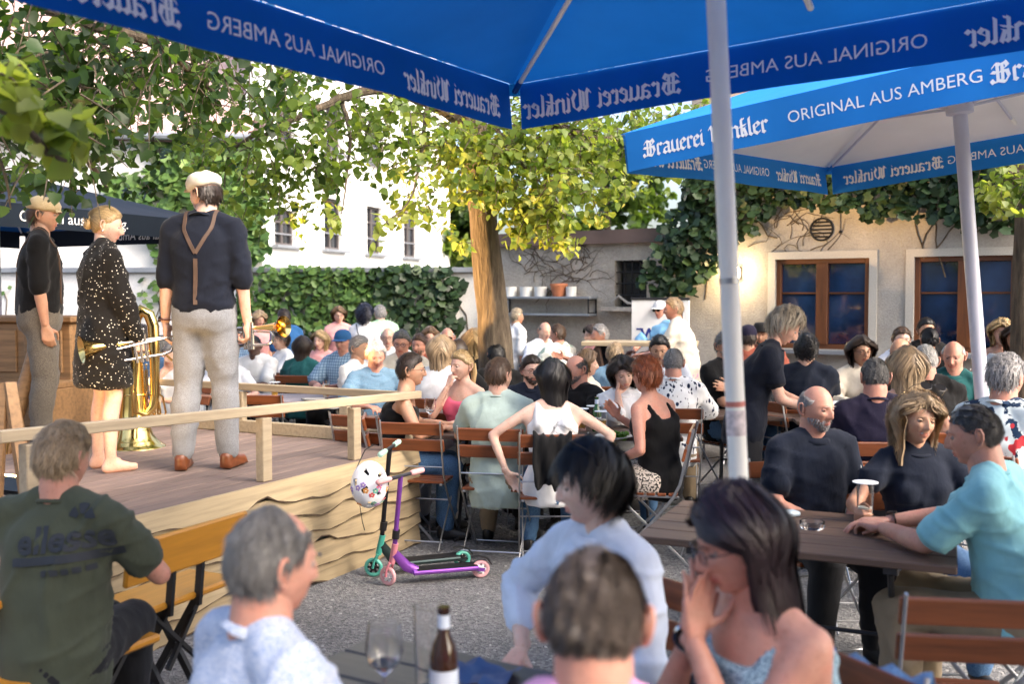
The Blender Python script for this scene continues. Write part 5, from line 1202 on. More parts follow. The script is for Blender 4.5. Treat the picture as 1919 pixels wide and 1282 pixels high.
        if top > .6: rings += [(s.Sh, s.X, s.Fw, .158 - .018 * f + inf, .098 + inf), (s.Sh.lerp(s.Nb, .55), s.X, s.Fw, .112 + inf * .8, .078 + inf)]
        if top > .9: rings += [(s.Nb, s.X, s.Fw, .070 + inf * .6, .066 + inf * .6), (s.Nb + V((0, 0, .016)), s.X, s.Fw, .060 + inf * .5, .058 + inf * .5)]
        RG = [ring(c, X, F_, rx, ry) for (c, X, F_, rx, ry) in rings]
        if top > .9:
            for k_, dz in ((-1, .030), (-2, .022)): RG[k_] = [p - V((0, 0, dz * max(0, (p - rings[k_][0]).dot(rings[k_][2]) / rings[k_][4]))) for p in RG[k_]]
        mb.loft(RG)
        if f:
            for sd in (1, -1): mb.ball(s.Ch + s.X * (sd * .068) + s.Fw * .075 + V((0, 0, -.01)), .062 + inf, .058 + inf, .06 + inf, 14, 10)
        return mb
    def shoulders(s, mb, inf=0.0, out=1.0):
        for sd in (1, -1):
            mb.cone(s.Nb + V((0, 0, .012)) + s.X * (sd * .025), s.S[sd] + V((0, 0, .002)), .048 + inf * .6, .053 - .006 * s.fem + inf, 10)
            mb.cone(s.Ch + s.X * (sd * .10), s.S[sd] + V((0, 0, -.02)), .075 + inf, .052 + inf, 10)
        return mb
    def arms(s, mb, frac=2.0, inf=0.0, loose=0.0, sides=(1, -1)):
        k = (1 - .12 * s.fem) * s.o.get('arm_r', 1.0)
        for sd in sides:
            S, E, W_ = s.S[sd], s.E[sd], s.Wr[sd]; r = [.054 * k + inf, .050 * k + inf, .040 * k + inf + loose, .042 * k + inf + loose, .0285 * k + inf * .9]
            f1 = min(frac, 1.0); e1 = S.lerp(E, f1); mb.cone(S, S.lerp(E, .45 * f1), r[0], r[1] + loose * .4, 10); mb.cone(S.lerp(E, .45 * f1), e1, r[1] + loose * .4, r[1] + (r[2] - r[1]) * f1 + loose * .6, 10)
            if frac > 1.0:
                f2 = min(frac - 1, 1.0); m = E.lerp(W_, .28 * f2); mb.cone(E, m, r[2], r[3], 10); mb.cone(m, E.lerp(W_, f2), r[3], r[3] + (r[4] - r[3]) * f2, 10)
        return mb
    def legs(s, mb, inf=0.0, frac=2.0, loose=0.0):
        k = 1 + .06 * s.fat
        for sd in (1, -1):
            H, K, A = s.H[sd], s.K[sd], s.A[sd]; f1 = min(frac, 1.0); e = H.lerp(K, f1)
            mb.cone(H, e, .084 * k + inf, .084 * k + (.058 - .084 * k) * f1 + inf + loose, 12)
            if frac > 1:
                f2 = min(frac - 1, 1); m = K.lerp(A, .32 * f2) + V((0, .015, 0)); mb.cone(K, m, .056 + inf + loose, .055 + inf + loose, 12); mb.cone(m, K.lerp(A, f2), .055 + inf + loose, .055 + (.036 - .055) * f2 + inf + loose, 12)
        return mb
    def body(s):
        mb = MB(); s.torso(mb, -.008); s.shoulders(mb, -.006); s.arms(mb); bare = not s.o.get('bot') or s.o.get('skirt')
        if bare: s.legs(mb)
        nr = .060 - .012 * s.fem + .010 * s.fat; top = s.HM @ V((0, .022, -.055)); mb.cone(s.Nb + V((0, .005, -.03)), top, nr + .006, nr, 12)
        for sd in ((1, -1) if bare else ()):
            A, T = s.A[sd], s.toe[sd]; h = V((A.x, A.y + .03, .035)); mb.cone(A, h, .036, .032, 10); mb.cone(h, T, .033, .026, 10, flat=1.2); mb.cone(A + V((0, -.02, -.02)), T, .034, .022, 10)
        return mb
    def shoes(s):
        mb = MB()
        for sd in (1, -1):
            A, T = s.A[sd], s.toe[sd]; h = V((A.x, A.y + .032, .042)); d = (T - h); d.z = 0; T2 = h + d * 1.02; T2.z = .034
            mb.cone(h, T2, .040, .034, 12); mb.cone(A + V((0, .005, -.03)), T2 + V((0, 0, .004)), .044, .026, 12); mb.cone(h + V((0, 0, .03)), A + V((0, .005, .0)), .040, .041, 10)
            mb.box((h + T2) / 2 + V((0, 0, -.024)), (.075, d.length + .05, .018), MX.Rotation(math.atan2(-d.x, d.y) if d.y < 0 else 0, 3, 'Z'))
        return mb

# ---- hair
def zline(y): return np.interp(y, [-.1, -.06, -.04, -.022, .012, .034, .06, .1], [.072, .058, .045, .022, .012, -.028, -.060, -.064])
def scalp_mask(P, style, hat=0):
    m = ss(P[:, 2] - zline(P[:, 1]), -.005, .010)
    if style == 'bald': m = m * (1 - ss(P[:, 2] + P[:, 1] * -.35, .048, .070))
    if style in ('thin', 'recede'): m = m * (1 - ss(-P[:, 1] + .55 * P[:, 2], .058 if style == 'recede' else .05, .075) * ss(P[:, 2], .05, .08))
    if hat: m = m * (1 - ss(P[:, 2] - .2 * P[:, 1], .015, .03))
    return m
def hair_geo(style, lod, fem, seed, vol=1.0, length=.3, hat=0):
    """verts, quads, tint in head frame"""
    r = np.random.default_rng(seed); nu, nv = {2: (72, 56), 1: (44, 36), 0: (30, 26)}[lod]
    P, fs, D = head_grid(nu, nv, fem, 0); P = headp(D, fem, 0); th = {'buzz': .0038, 'bald': .005, 'thin': .012, 'recede': .010, 'short': .016, 'pixie': .026, 'bob': .028, 'long': .026, 'wavy': .034, 'curly': .042, 'bun': .014, 'pony': .016}[style] * vol
    m = scalp_mask(P, style, hat); lump = .5 + .5 * np.sin(D[:, 0] * 9 + 3 * D[:, 2] + seed) * np.sin(D[:, 1] * 8 - 4 * D[:, 2]); nrm = P / np.linalg.norm(P, axis=1, keepdims=True)
    base = P + nrm * ((th * (.75 + .4 * lump) * (1 + .35 * np.clip(D[:, 2], 0, 1)))[:, None] * m[:, None] - .006 * (1 - m)[:, None])
    keep = [f for f in fs if m[list(f)].max() > .02]; vs = [base]; qs = [np.array(keep, np.int64)]; tn = [np.clip(.16 + .2 * (lump - .5) + r.normal(size=len(base)) * .05, 0, 1)]; off = len(base)
    stub = style in ('buzz', 'bald')
    if stub: tn[0][:] = (.22 + .34 * lump * (.6 + .4 * np.sin(D[:, 0] * 5 + seed))) + r.normal(size=len(base)) * .04; qs[0] = np.array([f for f in fs if m[list(f)].min() > .85], np.int64).reshape(-1, 4)
    # strands
    N = {2: 8000, 1: 1900, 0: 560}[lod]; w = {2: .0009, 1: .0019, 0: .0036}[lod]; seg = 3
    if stub: N = {2: 18000, 1: 5000, 0: 1500}[lod]; w *= .85; seg = 1
    lng = style in ('bob', 'long', 'wavy', 'curly', 'pony')
    if lng: N = int(N * (1.25, 1.25, .8)[lod] if style != 'wavy' or lod != 1 else N * 1.7); seg = 8 if lod else 6; w *= .72 if style == 'wavy' and lod == 1 else 1; w *= 1.0 if lod < 2 else 1.5
    if style in ('wavy', 'curly'): seg = 12 if lod else 9
    d = r.normal(size=(N * 4, 3)); d /= np.linalg.norm(d, axis=1, keepdims=True); p = headp(d, fem, 0); mm = scalp_mask(p, style, hat); ok = (mm > .12) & (mm > r.random(len(mm)) * .8); d, p, mm = d[ok][:N], p[ok][:N], mm[ok][:N]; N = len(p)
    n_ = p / np.linalg.norm(p, axis=1, keepdims=True); lm = .5 + .5 * np.sin(d[:, 0] * 9 + 3 * d[:, 2] + seed) * np.sin(d[:, 1] * 8 - 4 * d[:, 2]); p = p + n_ * (th * (.7 + .4 * lm) * (1 + .35 * np.clip(d[:, 2], 0, 1)))[:, None] * (mm * .85)[:, None] * (1 if not stub else .95) + n_ * ((r.random(N) ** 2 * th * .55)[:, None] if not stub else 0)
    lk = np.sin(d @ np.array([13., 9, 5]) + seed) * np.sin(d @ np.array([-7., 15, 11]) + 2 * seed); tint = np.clip(.52 + .22 * lk + r.normal(size=N) * .2, 0, 1); wig = np.stack([np.sin(d @ np.array([21., 3, 8]) + seed), np.sin(d @ np.array([5., 19, -9]) + seed), np.sin(d @ np.array([-11., 7, 17]))], 1)
    part = np.stack([np.sign(p[:, 0] + .02) * .5, np.full(N, .12), np.full(N, -.75)], 1)
    if style in ('buzz', 'bald'): flow = np.stack([p[:, 0] * 6, np.full(N, .3), np.full(N, -.55)], 1) + n_ * .45 + wig * .2; ln = r.uniform(.006, .012, N) * (1 if lod else 1.3)
    elif style in ('short', 'thin', 'recede'): flow = np.stack([p[:, 0] * 4, np.full(N, .55), np.where(p[:, 2] > .05, .05, -.8)], 1) + n_ * .2 + wig * .4; ln = r.uniform(.022, .045, N)
    elif style == 'pixie': flow = np.stack([p[:, 0] * 6, -.1 - p[:, 1] * 4, np.full(N, -.75)], 1) + n_ * .12 + wig * .28; ln = r.uniform(.04, .08, N)
    elif style in ('bun', 'pony'): tgt = np.array([0, .115, .02]); flow = tgt - p; flow[:, 2] += .03; flow = flow / np.maximum(np.linalg.norm(flow, axis=1, keepdims=True), .02); ln = np.minimum(np.linalg.norm(tgt - p, axis=1) * .9, .13)
    else:
        fo = (p[:, 1] < -.03) & (p[:, 2] > .02); part[fo] = np.stack([np.sign(p[fo, 0] + .02) * .75, np.full(fo.sum(), .22), np.full(fo.sum(), -.6)], 1); flow = part + wig * .16; ln = r.uniform(.72, 1.08, N) * length
    path = [p.copy()]; q = p.copy(); step = (ln / seg)[:, None]; ph = r.random(N) * 6.28
    for k in range(seg):
        n2 = q / np.maximum(np.linalg.norm(q, axis=1, keepdims=True), 1e-6)
        if lng and style != 'pony':
            down = np.stack([np.zeros(N), np.zeros(N), -np.ones(N)], 1); onh = ss(q[:, 2], -.06, .03)[:, None]; f = flow * onh + down * (1 - onh); f = f - n2 * np.clip((f * n2).sum(1, keepdims=True), 0, None) * ss(q[:, 2], -.09, -.02)[:, None]; out = n2 * np.array([1, 1, 0])
            R_ = .098 + th * .8 + .012 * math.sin(k); rad = np.linalg.norm(q[:, :2] * np.array([1.2, 1.0]), axis=1, keepdims=True); f = f + out * np.clip((R_ - rad) * 14, -.6, .6) * (1 - onh * .5)
            # keep the face free: strands near the front slide sideways
            fr_ = ((q[:, 1] < -.035) & (q[:, 2] < .06)); f[:, 0] += fr_ * np.sign(q[:, 0]) * np.clip(.075 - np.abs(q[:, 0]), 0, 1) * 30; f[:, 1] += fr_ * .9
            if style in ('wavy', 'curly'): amp = .75 if style == 'wavy' else 1.1; f[:, 0] += amp * np.sin(ph * .35 + k * 1.25 + q[:, 1] * 30); f[:, 1] += amp * np.cos(ph * .35 + k * 1.25 + q[:, 0] * 30)
        else: f = flow - n2 * (flow * n2).sum(1, keepdims=True) * (.9 if style not in ('buzz', 'bald') else 0) + n2 * .03 - np.array([0, 0, .12 * k])
        f = f / np.maximum(np.linalg.norm(f, axis=1, keepdims=True), 1e-6); q = q + f * step; path.append(q.copy())
    path = np.stack(path, 1); tg = np.gradient(path, axis=1); nn = path / np.maximum(np.linalg.norm(path, axis=2, keepdims=True), 1e-6); sidev = np.cross(tg, nn); sidev /= np.maximum(np.linalg.norm(sidev, axis=2, keepdims=True), 1e-9)
    wk = 1.0 if not lng else 1.25
    wid = (w * wk * (1 - .8 * (np.arange(seg + 1) / seg) ** 2))[None, :, None]; A = path - sidev * wid; B = path + sidev * wid + nn * .0004
    v2 = np.stack([A, B], 2).reshape(N, -1, 3); K = (seg + 1) * 2; idx = np.array([(2 * k, 2 * k + 1, 2 * k + 3, 2 * k + 2) for k in range(seg)]); q2 = (idx[None] + (np.arange(N) * K)[:, None, None]).reshape(-1, 4) + off
    vs.append(v2.reshape(-1, 3)); qs.append(q2); tn.append(np.repeat(tint, K)); off += N * K
    if lng and style != 'pony':   # inner mass so the curtain is not see-through
        L = length; nn_ = 24; hh = 7; a = np.linspace(-1.95, 1.95, nn_); rows = []
        for j in range(hh):
            t = j / (hh - 1); z = .03 - t * max(.02, L - .06); rad = (.088 + th * .5) * (1 - .12 * t); rows.append(np.stack([np.sin(a) * rad * .9, np.cos(a) * rad * 1.0 + .008, np.full(nn_, z)], 1) + r.normal(size=(nn_, 3)) * .004)
        rows2 = [x * np.array([.86, .86, 1]) for x in rows]; g_ = np.concatenate(rows + rows2); q3 = []; o2 = nn_ * hh
        for j in range(hh - 1):
            for i in range(nn_ - 1): b = j * nn_ + i; q3.append((b, b + 1, b + nn_ + 1, b + nn_)); q3.append((b + o2, b + o2 + nn_, b + o2 + nn_ + 1, b + o2 + 1))
        for i in range(nn_ - 1): b = (hh - 1) * nn_ + i; q3.append((b, b + 1, b + 1 + o2, b + o2))
        for j in range(hh - 1):
            for b in (j * nn_, j * nn_ + nn_ - 1): q3.append((b, b + o2, b + nn_ + o2, b + nn_))
        vs.append(g_); qs.append(np.array(q3) + off); tn.append(np.full(len(g_), .3)); off += len(g_)
    if style in ('bun', 'pony'):
        mb = MB()
        if style == 'bun': mb.ball((0, .118, -.012), .036, .032, .034, 16, 10)
        else: mb.tube([(0, .105, .02), (0, .135, .01), (0, .145, -.06), (0, .135, -.15), (0, .13, -.21)], [.016, .022, .024, .018, .006], 10)
        g_ = np.array(mb.v); g_ = g_ + r.normal(size=g_.shape) * .002; f4 = [f for f in mb.f if len(f) == 4]; f3 = [(*f, f[-1]) for f in mb.f if len(f) == 3]
        vs.append(g_); qs.append(np.array(f4) + off); tn.append(np.clip(.5 + r.normal(size=len(g_)) * .2, 0, 1)); off += len(g_)
        if style == 'bun':   # loose wisps
            mb = MB()
            for k in range(26):
                a, b = r.random() * 6.28, r.random() * 3; c = V((.034 * math.cos(a), .118 + .034 * math.sin(a) * .6, -.012 + .034 * math.sin(b))); mb.tube([c, c + V((r.normal() * .02, .015, r.normal() * .02)), c + V((r.normal() * .035, .02, -.03 + r.normal() * .02))], [.003, .002, .0008], 4, False)
            g_ = np.array(mb.v); vs.append(g_); qs.append(np.array(mb.f) + off); tn.append(np.full(len(g_), .7)); off += len(g_)
    return np.concatenate(vs), np.concatenate(qs), np.concatenate(tn)
def beard_geo(lod, fem, seed, full=1.0):
    r = np.random.default_rng(seed); N = {2: 2600, 1: 800, 0: 260}[lod]; d = r.normal(size=(N * 14, 3)); d /= np.linalg.norm(d, axis=1, keepdims=True); p = headp(d, 0, 1)
    ax = np.abs(p[:, 0]); ok = (p[:, 2] < -.042 - .25 * (.05 - np.clip(ax, 0, .05)) * 0) & (p[:, 1] < .0) & ~((np.abs(p[:, 2] + .066) < .010) & (ax < .023)) & ~((p[:, 2] > -.05) & (ax < .04) & (ax > .018)) & ~((p[:, 2] > -.052) & (ax < .018)) & ((p[:, 2] < -.06) | (ax > .045) | (ax < .03))
    p, d = p[ok][:N], d[ok][:N]; N = len(p); n_ = p / np.linalg.norm(p, axis=1, keepdims=True); f = n_ * .5 + np.array([0, -.1, -.8]) + r.normal(size=p.shape) * .25; f /= np.linalg.norm(f, axis=1, keepdims=True)
    L = r.uniform(.007, .015, N)[:, None] * full; q = p + f * L; sd = np.cross(f, n_); sd /= np.maximum(np.linalg.norm(sd, axis=1, keepdims=True), 1e-6); w = {2: .0011, 1: .0022, 0: .004}[lod]
    v = np.stack([p - sd * w, p + sd * w, q + sd * w * .3, q - sd * w * .3], 1).reshape(-1, 3); return v, (np.arange(N)[:, None] * 4 + np.arange(4)[None]), np.repeat(np.clip(.5 + r.normal(size=N) * .25, 0, 1), 4)

def add_quads(name, geo, mt, parent, HM):
    v, q, t = geo; A = np.array(HM); v = v @ A[:3, :3].T + A[:3, 3]; me = np_mesh(name, v, [q], mt, t, smooth=True); o = link(name, me, parent); return o

PEOPLE = []
def person(px, py, d, f, label, short, **o): o.update(px=px, py=py, d=d, f=f, label=label, short=short); PEOPLE.append(o)
# ---------------------------------------------------------------- wardrobe
C_ = lambda h: hexc(h)
K_navy = cloth('navy', C_('#121a2a')); K_black = cloth('black', C_('#0c0c0e')); K_white = cloth('white', (.72, .72, .73)); K_cream = cloth('cream', (.66, .61, .52)); K_pink = cloth('pink', C_('#e0a3a0')); K_hot = cloth('hot_pink', C_('#d8607a'))
K_grey = cloth('grey', C_('#6f767e')); K_sage = cloth('sage', C_('#a9bab2')); K_teal = cloth('teal', C_('#1f5557')); K_aqua = cloth('aqua', C_('#86bfc6')); K_olive = cloth('olive', C_('#42473a')); K_denim = cloth('denim', C_('#3d5f86'), 'speckle', C_('#5b7fa6')); K_ltblue = cloth('light_blue', C_('#cdd6e6')); K_sky = cloth('sky', C_('#7fb4dc'))
K_khaki = cloth('khaki', C_('#8d7d66')); K_tweed = cloth('tweed', C_('#84868b'), 'speckle', C_('#707276')); K_gtweed = cloth('grey_tweed', C_('#6e685f'), 'speckle', C_('#554f49')); K_mauve = cloth('mauve', C_('#d79ac0')); K_steelb = cloth('steel_blue', C_('#5d7f9a'), 'speckle', C_('#7a96ad')); K_dshirt = cloth('midnight', C_('#0c1220'))
K_blue = cloth('blue', C_('#2a5a8c')); K_mint = cloth('mint', C_('#9fc4a4')); K_char = cloth('charcoal', C_('#1d1e22')); K_dpurple = cloth('dark_purple', C_('#17132a')); K_brown = cloth('brown', C_('#54402f'))
K_dots = cloth('polka', C_('#0e0b09'), 'dots', (.70, .66, .58)); K_leo = cloth('leopard', C_('#cfc3b6'), 'leopard', C_('#2b2725')); K_birds = cloth('birds', (.74, .75, .76), 'birds', C_('#16233f')); K_hawaii = cloth('hawaii', (.66, .74, .74), 'hawaii', C_('#1f3550'), C_('#b5323a'))
K_speck = cloth('speck', (.52, .55, .62), 'speckle', C_('#7f93b8')); K_floral = cloth('floral', C_('#a9c3cf'), 'speckle', C_('#33566a')); K_leafy = cloth('leafy', (.70, .74, .70), 'hawaii', C_('#93a79b'), C_('#b8c4c0')); K_checkb = cloth('check', C_('#9db8cf'), 'check', C_('#3f638a')); K_pale = cloth('pale', (.68, .70, .76), 'speckle', (.55, .58, .66)); K_rust = cloth('rust', C_('#8c4a3a'))
M_brace = mat('dull_brown_strap', C_('#4d3a2e'), .7, 0, .2, 20); M_leather = mat('tan_leather', C_('#6b3a1e'), .4, 0, .2, 20); M_sole = mat('shoe_black', (.015, .014, .014), .45); M_gold = mat('gold', (.8, .6, .25), .2, 1.0); M_tort = mat('dark_acetate', (.02, .015, .013), .2); M_capw = cloth('cap_linen', C_('#d6cfc2')); M_capc = cloth('cap_tweed', C_('#cdbb98'), 'speckle', C_('#b29d78'))

P_ = person
# ---- musicians
P_(78, 364, 6.6, 112, 'musician in cream flat cap and dark shirt standing at the left edge of the stage', 'left musician', pose='stand', z=SH, hair=('short', 'brown'), hat='flat', hatm=M_capc, top=('shirt', K_black, 1.0), bot=K_gtweed, skin='t', hy=-4, lod=1, shoes=M_sole, braces=1, ar=dict(t=(.20, .05, .80), p=(.2, -1, 0), h='loose', d=(0, .2, -1), n=(-1, 0, 0)))
P_(203, 384, 5.85, 132, 'woman musician with blond bun and black polka dot dress, barefoot on stage', 'woman in polka dots', pose='stand', z=SH, sex='f', hair=('bun', 'blond'), top=('dress', K_dots, 1.95), skin='p', hy=-22, hp=10, lod=1, earring=1, ar=dict(t=(.20, .16, .86), p=(.3, -1, -.2), h='grip', d=(0, .3, -1), n=(-1, 0, 0)))
P_(383, 318, 5.9, 178, 'tall musician in white flat cap and brown braces seen from behind, holding a trumpet', 'tall musician', pose='stand', z=SH, hair=('short', 'dbrown'), hat='flat', hatm=M_capw, top=('shirt', K_dshirt, 1.05), bot=K_tweed, skin='p', hy=62, hp=4, lod=1, shoes=M_leather, braces=1, stance=.035, step=.04, fat=.05, al=dict(t=(.235, .02, .86), p=(.4, -1, 0), h='loose', d=(-.1, .2, -1), n=(-1, 0, 0)), ar=dict(t=(.25, .03, .84), p=(.5, -1, 0), h='grip', d=(0, .25, -1), n=(-1, 0, 0)), watch=1)
# ---- foreground
P_(122, 786, 3.28, 172, 'man with grey blond hair in olive green printed t-shirt, back to the camera', 'man in olive tee', hair=('short', 'sandy'), top=('tee', K_olive, .62), bot=K_char, skin='r', lod=2, fat=.35, hy=-8, hp=8, hw=1.0, al=dict(t=(.34, .28, .74), p=(1, -.2, -.5), h='relax', d=(-.3, 1, 0), n=(0, 0, -1)), ar='table', chair=0, spread=-.03, tuckz=-.18)
P_(515, 940, 2.0, 128, 'grey haired man in white and blue speckled shirt at the foreground table', 'man in speckled shirt', hair=('recede', 'dgrey'), top=('shirt', K_speck, .7), bot=K_denim, skin='r', lod=2, fat=.5, hp=6, hy=4, collar=1, arms='table')
P_(1115, 1006, 1.55, 172, 'man with cropped brown hair and mauve shirt, back to the camera in front', 'man with cropped brown hair', hair=('buzz', 'crop'), top=('tee', K_mauve, .7), bot=K_denim, skin='r', lod=2, fat=.45, hw=1.04, arms='table', hp=4)
P_(1112, 824, 2.75, -52, 'black haired woman in light blue shirt with glasses pushed up, looking left', 'black haired woman', sex='f', hair=('pixie', 'black'), top=('shirt', K_ltblue, 1.6), bot=K_white, skin='w', lod=2, hy=-44, hp=4, glasses='up', al='lap', ar=dict(t=(.20, .18, .70), p=(1, -.3, 0), h='relax', d=(-.2, .9, -.4), n=(0, 0, -1)))
P_(1372, 903, 2.1, -62, 'plum haired woman with glasses pressing her hands to her mouth', 'plum haired woman', sex='f', hair=('bob', 'plum'), length=.23, vol=.8, top=('tank', K_floral, 0), bot=K_denim, skin='r', lod=2, hy=-20, hp=14, glasses='on', lean=12, arms='pray', watch=1, fat=.3)
# ---- right table
P_(1530, 715, 4.75, 14, 'bald man with grey beard in navy polo listening at the right table', 'bearded man in navy polo', hair=('buzz', 'grey'), top=('polo', K_navy, .6), bot=K_char, skin='r', lod=1, hy=18, hp=3, beard='grey', arms='lap', fat=.4, hairm='bald')
P_(1722, 737, 4.5, -2, 'smiling woman with long curly blond hair and sunglasses on her head', 'curly blond woman', sex='f', hair=('wavy', 'sandy'), length=.32, top=('tee', K_navy, .4), bot=K_denim, skin='t', lod=1, hy=12, hp=-4, hr=8, smile=1.0, glasses='sunup', ar=dict(t=(.42, .38, .83), p=(.8, -.2, -1), h='grip', d=(.5, 1, 0), n=(-.9, .3, 0)), al='table', side=-4)
P_(1822, 748, 3.65, -128, 'man in aqua t-shirt leaning his arms on the right table', 'man in aqua tee', hair=('buzz', 'dgrey'), top=('tee', K_aqua, .75), bot=K_khaki, skin='r', lod=2, lean=18, hy=8, hp=10, al=dict(t=(.02, .50, .80), p=(.8, -.2, -.8), h='loose', d=(-.4, 1, 0), n=(0, -.2, -1)), ar=dict(t=(.12, .52, .80), p=(1, 0, -.6), h='relax', d=(-.5, 1, 0), n=(0, -.2, -1)), watch=1, fat=.35)
P_(1640, 664, 5.7, 178, 'broad man in dark jacket with shaved head, back to the camera', 'broad man in dark jacket', hair=('buzz', 'dgrey'), top=('shirt', K_dpurple, 2), bot=K_char, skin='r', fat=.9, arms='table', lod=1, seat=.50)
P_(1735, 640, 6.8, 176, 'grey haired man in black t-shirt seen from behind at the right', 'man in black tee at right', hair=('buzz', 'white'), top=('tee', K_black, .7), bot=K_char, skin='r', fat=.8, lod=1, seat=.50)
P_(1787, 634, 7.4, -24, 'old balding man in teal shirt talking beside the leaning pole', 'old man in teal shirt', hair=('bald', 'white'), top=('polo', K_teal, .7), bot=K_char, skin='r', hp=10, hy=-8, fat=.5, seat=.50, lod=1, smile=1.0)
P_(1886, 659, 5.2, 124, 'man with glasses and colourful flowered shirt at the right edge', 'man in flowered shirt', hair=('short', 'grey'), top=('shirt', K_hawaii, .7), bot=K_char, skin='r', fat=.6, glasses='on', collar=1, seat=.48, lod=1)
P_(1688, 629, 8.0, -66, 'suntanned bald man in profile behind the right tables', 'suntanned bald man', hair=('bald', 'dgrey'), top=('tee', K_rust, .6), bot=K_char, skin='t', seat=.48, hp=6)  # orange light on him is given as tan skin
P_(1613, 629, 8.3, 6, 'woman with long dark hair and pale sleeves below the blue window', 'woman with long dark hair', sex='f', hair=('long', 'dbrown'), length=.34, top=('shirt', K_cream, 1.9), bot=K_char, skin='t', glasses='on', seat=.48)
P_(1736, 594, 10.0, -6, 'dark haired man in black sitting high against the second window', 'man in black by the window', hair=('short', 'black'), top=('tee', K_black, .6), bot=K_char, skin='t', seat=.60)
P_(1742, 612, 9.3, 176, 'person with black bun and dark top before the second window', 'person with black bun', sex='f', hair=('bun', 'black'), top=('tee', K_black, .5), bot=K_char, skin='t', seat=.56)
P_(1690, 611, 9.6, -10, 'pale woman with glasses between the two wooden windows', 'pale woman with glasses', sex='f', hair=('short', 'brown'), top=('tee', K_pale, .5), bot=K_char, skin='w', glasses='on', seat=.52)
P_(1878, 597, 9.0, -14, 'blond woman in white top under the right window', 'blond woman in white top', sex='f', hair=('bob', 'blond'), length=.2, top=('tank', K_white, 0), bot=K_white, skin='p', seat=.60)
P_(1903, 608, 8.8, -20, 'brown haired woman in white vest at the far right', 'brown haired woman in white vest', sex='f', hair=('long', 'brown'), length=.26, top=('tank', K_white, 0), bot=K_denim, skin='t', seat=.58)
P_(1702, 650, 6.3, 170, 'blond woman seen from behind between the two broad men', 'blond woman between broad men', sex='f', hair=('long', 'sandy'), length=.3, top=('tank', K_cream, 0), bot=K_denim, skin='p', seat=.46)
P_(1486, 576, 6.1, 82, 'grey blond waitress in dark t-shirt bending over with a tray', 'waitress', pose='stand', sex='f', hair=('pixie', 'ash'), vol=1.15, top=('tee', K_dshirt, .5), bot=K_char, skin='p', lod=1, lean=24, hp=32, earring=1, ar=dict(t=(.06, .44, 1.03), p=(.3, -1, -.6), h='flat', d=(-.2, 1, .1), n=(0, 0, 1)), al=dict(t=(.04, .46, 1.03), p=(.5, -1, -.6), h='flat', d=(-.2, 1, .1), n=(0, 0, 1)))
P_(1512, 624, 8.2, 160, 'dark haired man in navy shirt seen from behind below the blue window', 'man in navy behind the waitress', hair=('curly', 'black'), length=.08, vol=.5, top=('shirt', K_navy, .9), bot=K_char, skin='p', fat=.4, arms='fold', seat=.48)
P_(1360, 618, 8.5, 30, 'man in black shirt with crossed arms half hidden by the parasol pole', 'man behind the pole', hair=('short', 'dgrey'), top=('tee', K_black, .6), bot=K_denim, skin='t', arms='cross', beard='dgrey', lean=-2, seat=.46)
P_(1427, 599, 10.3, -22, 'man with round black hat beside the wooden window', 'man with black hat', hair=('short', 'dbrown'), hat='fedora', top=('shirt', K_rust, .7), bot=K_char, skin='t', beard='dbrown', seat=.58)
P_(1402, 606, 9.6, 160, 'person in dark cap seated between the hat man and the pole', 'person in dark cap', hair=('short', 'dbrown'), hat='cap', hatm=K_dpurple, top=('shirt', K_rust, .7), bot=K_char, skin='t', seat=.54)
# ---- middle table
P_(935, 667, 6.5, 168, 'young man in sage green t-shirt at the middle table, back to the camera', 'young man in sage tee', hair=('short', 'brown'), vol=.8, top=('tee', K_sage, .7), bot=K_khaki, skin='p', lod=1, hy=-26, lean=10, tuckz=-.2)
P_(1036, 674, 6.25, 180, 'woman in white tank top with hands on her hips, elbows spread', 'woman in white tank top', sex='f', hair=('bob', 'black'), length=.2, top=('tank', K_white, 0), bot=K_denim, skin='w', lod=1, hy=42, lean=12, arms=dict(t=(.30, .02, .62), p=(1, .25, .45), h='relax', d=(-.6, .2, -.7), n=(0, -1, 0)), arm_r=.9)
P_(996, 663, 7.55, 8, 'bearded man with glasses in navy shirt facing the camera', 'bearded man with glasses', hair=('short', 'dbrown'), top=('polo', K_navy, .8), bot=K_char, skin='p', lod=1, glasses='on', beard='dbrown', hy=8)
P_(1079, 661, 7.5, -50, 'bald bearded man in black v-neck at the middle table', 'bald man in black', hair=('buzz', 'dgrey'), hairm='bald', top=('tee', K_black, .7), bot=K_char, skin='r', lod=1, beard='dgrey', hy=-14, hp=8, fat=.5)
P_(1164, 671, 7.25, 4, 'woman with dark wavy hair resting her cheek on her hand', 'woman with wavy dark hair', sex='f', hair=('wavy', 'dbrown'), length=.22, vol=1.2, top=('shirt', K_white, .8), bot=K_denim, skin='p', lod=1, hr=-10, hp=6, ar='cheek', al='table')
P_(1212, 667, 6.35, -104, 'red haired woman in black top and leopard print skirt on a folding chair', 'red haired woman', sex='f', hair=('short', 'red'), vol=1.7, top=('tank', K_black, 0), bot=K_leo, skirt=1, skin='r', lod=1, hy=-6, twist=-36, lean=10, ar=dict(t=(.12, .30, .92), p=(.6, -.2, -1), h='relax', d=(-.3, .5, .8), n=(-1, 0, 0)), al='lap', fat=.3)
P_(1262, 648, 7.6, 172, 'grey haired man in white shirt printed with dark birds', 'man in bird shirt', hair=('buzz', 'grey'), top=('shirt', K_birds, .8), bot=K_khaki, skin='r', lod=1, fat=.5, collar=1)
P_(1236, 626, 8.8, -10, 'dark haired man whose face is lit orange beside the bird shirt', 'orange lit man', hair=('short', 'black'), top=('shirt', K_pale, .8), bot=K_char, skin='t', hp=14)
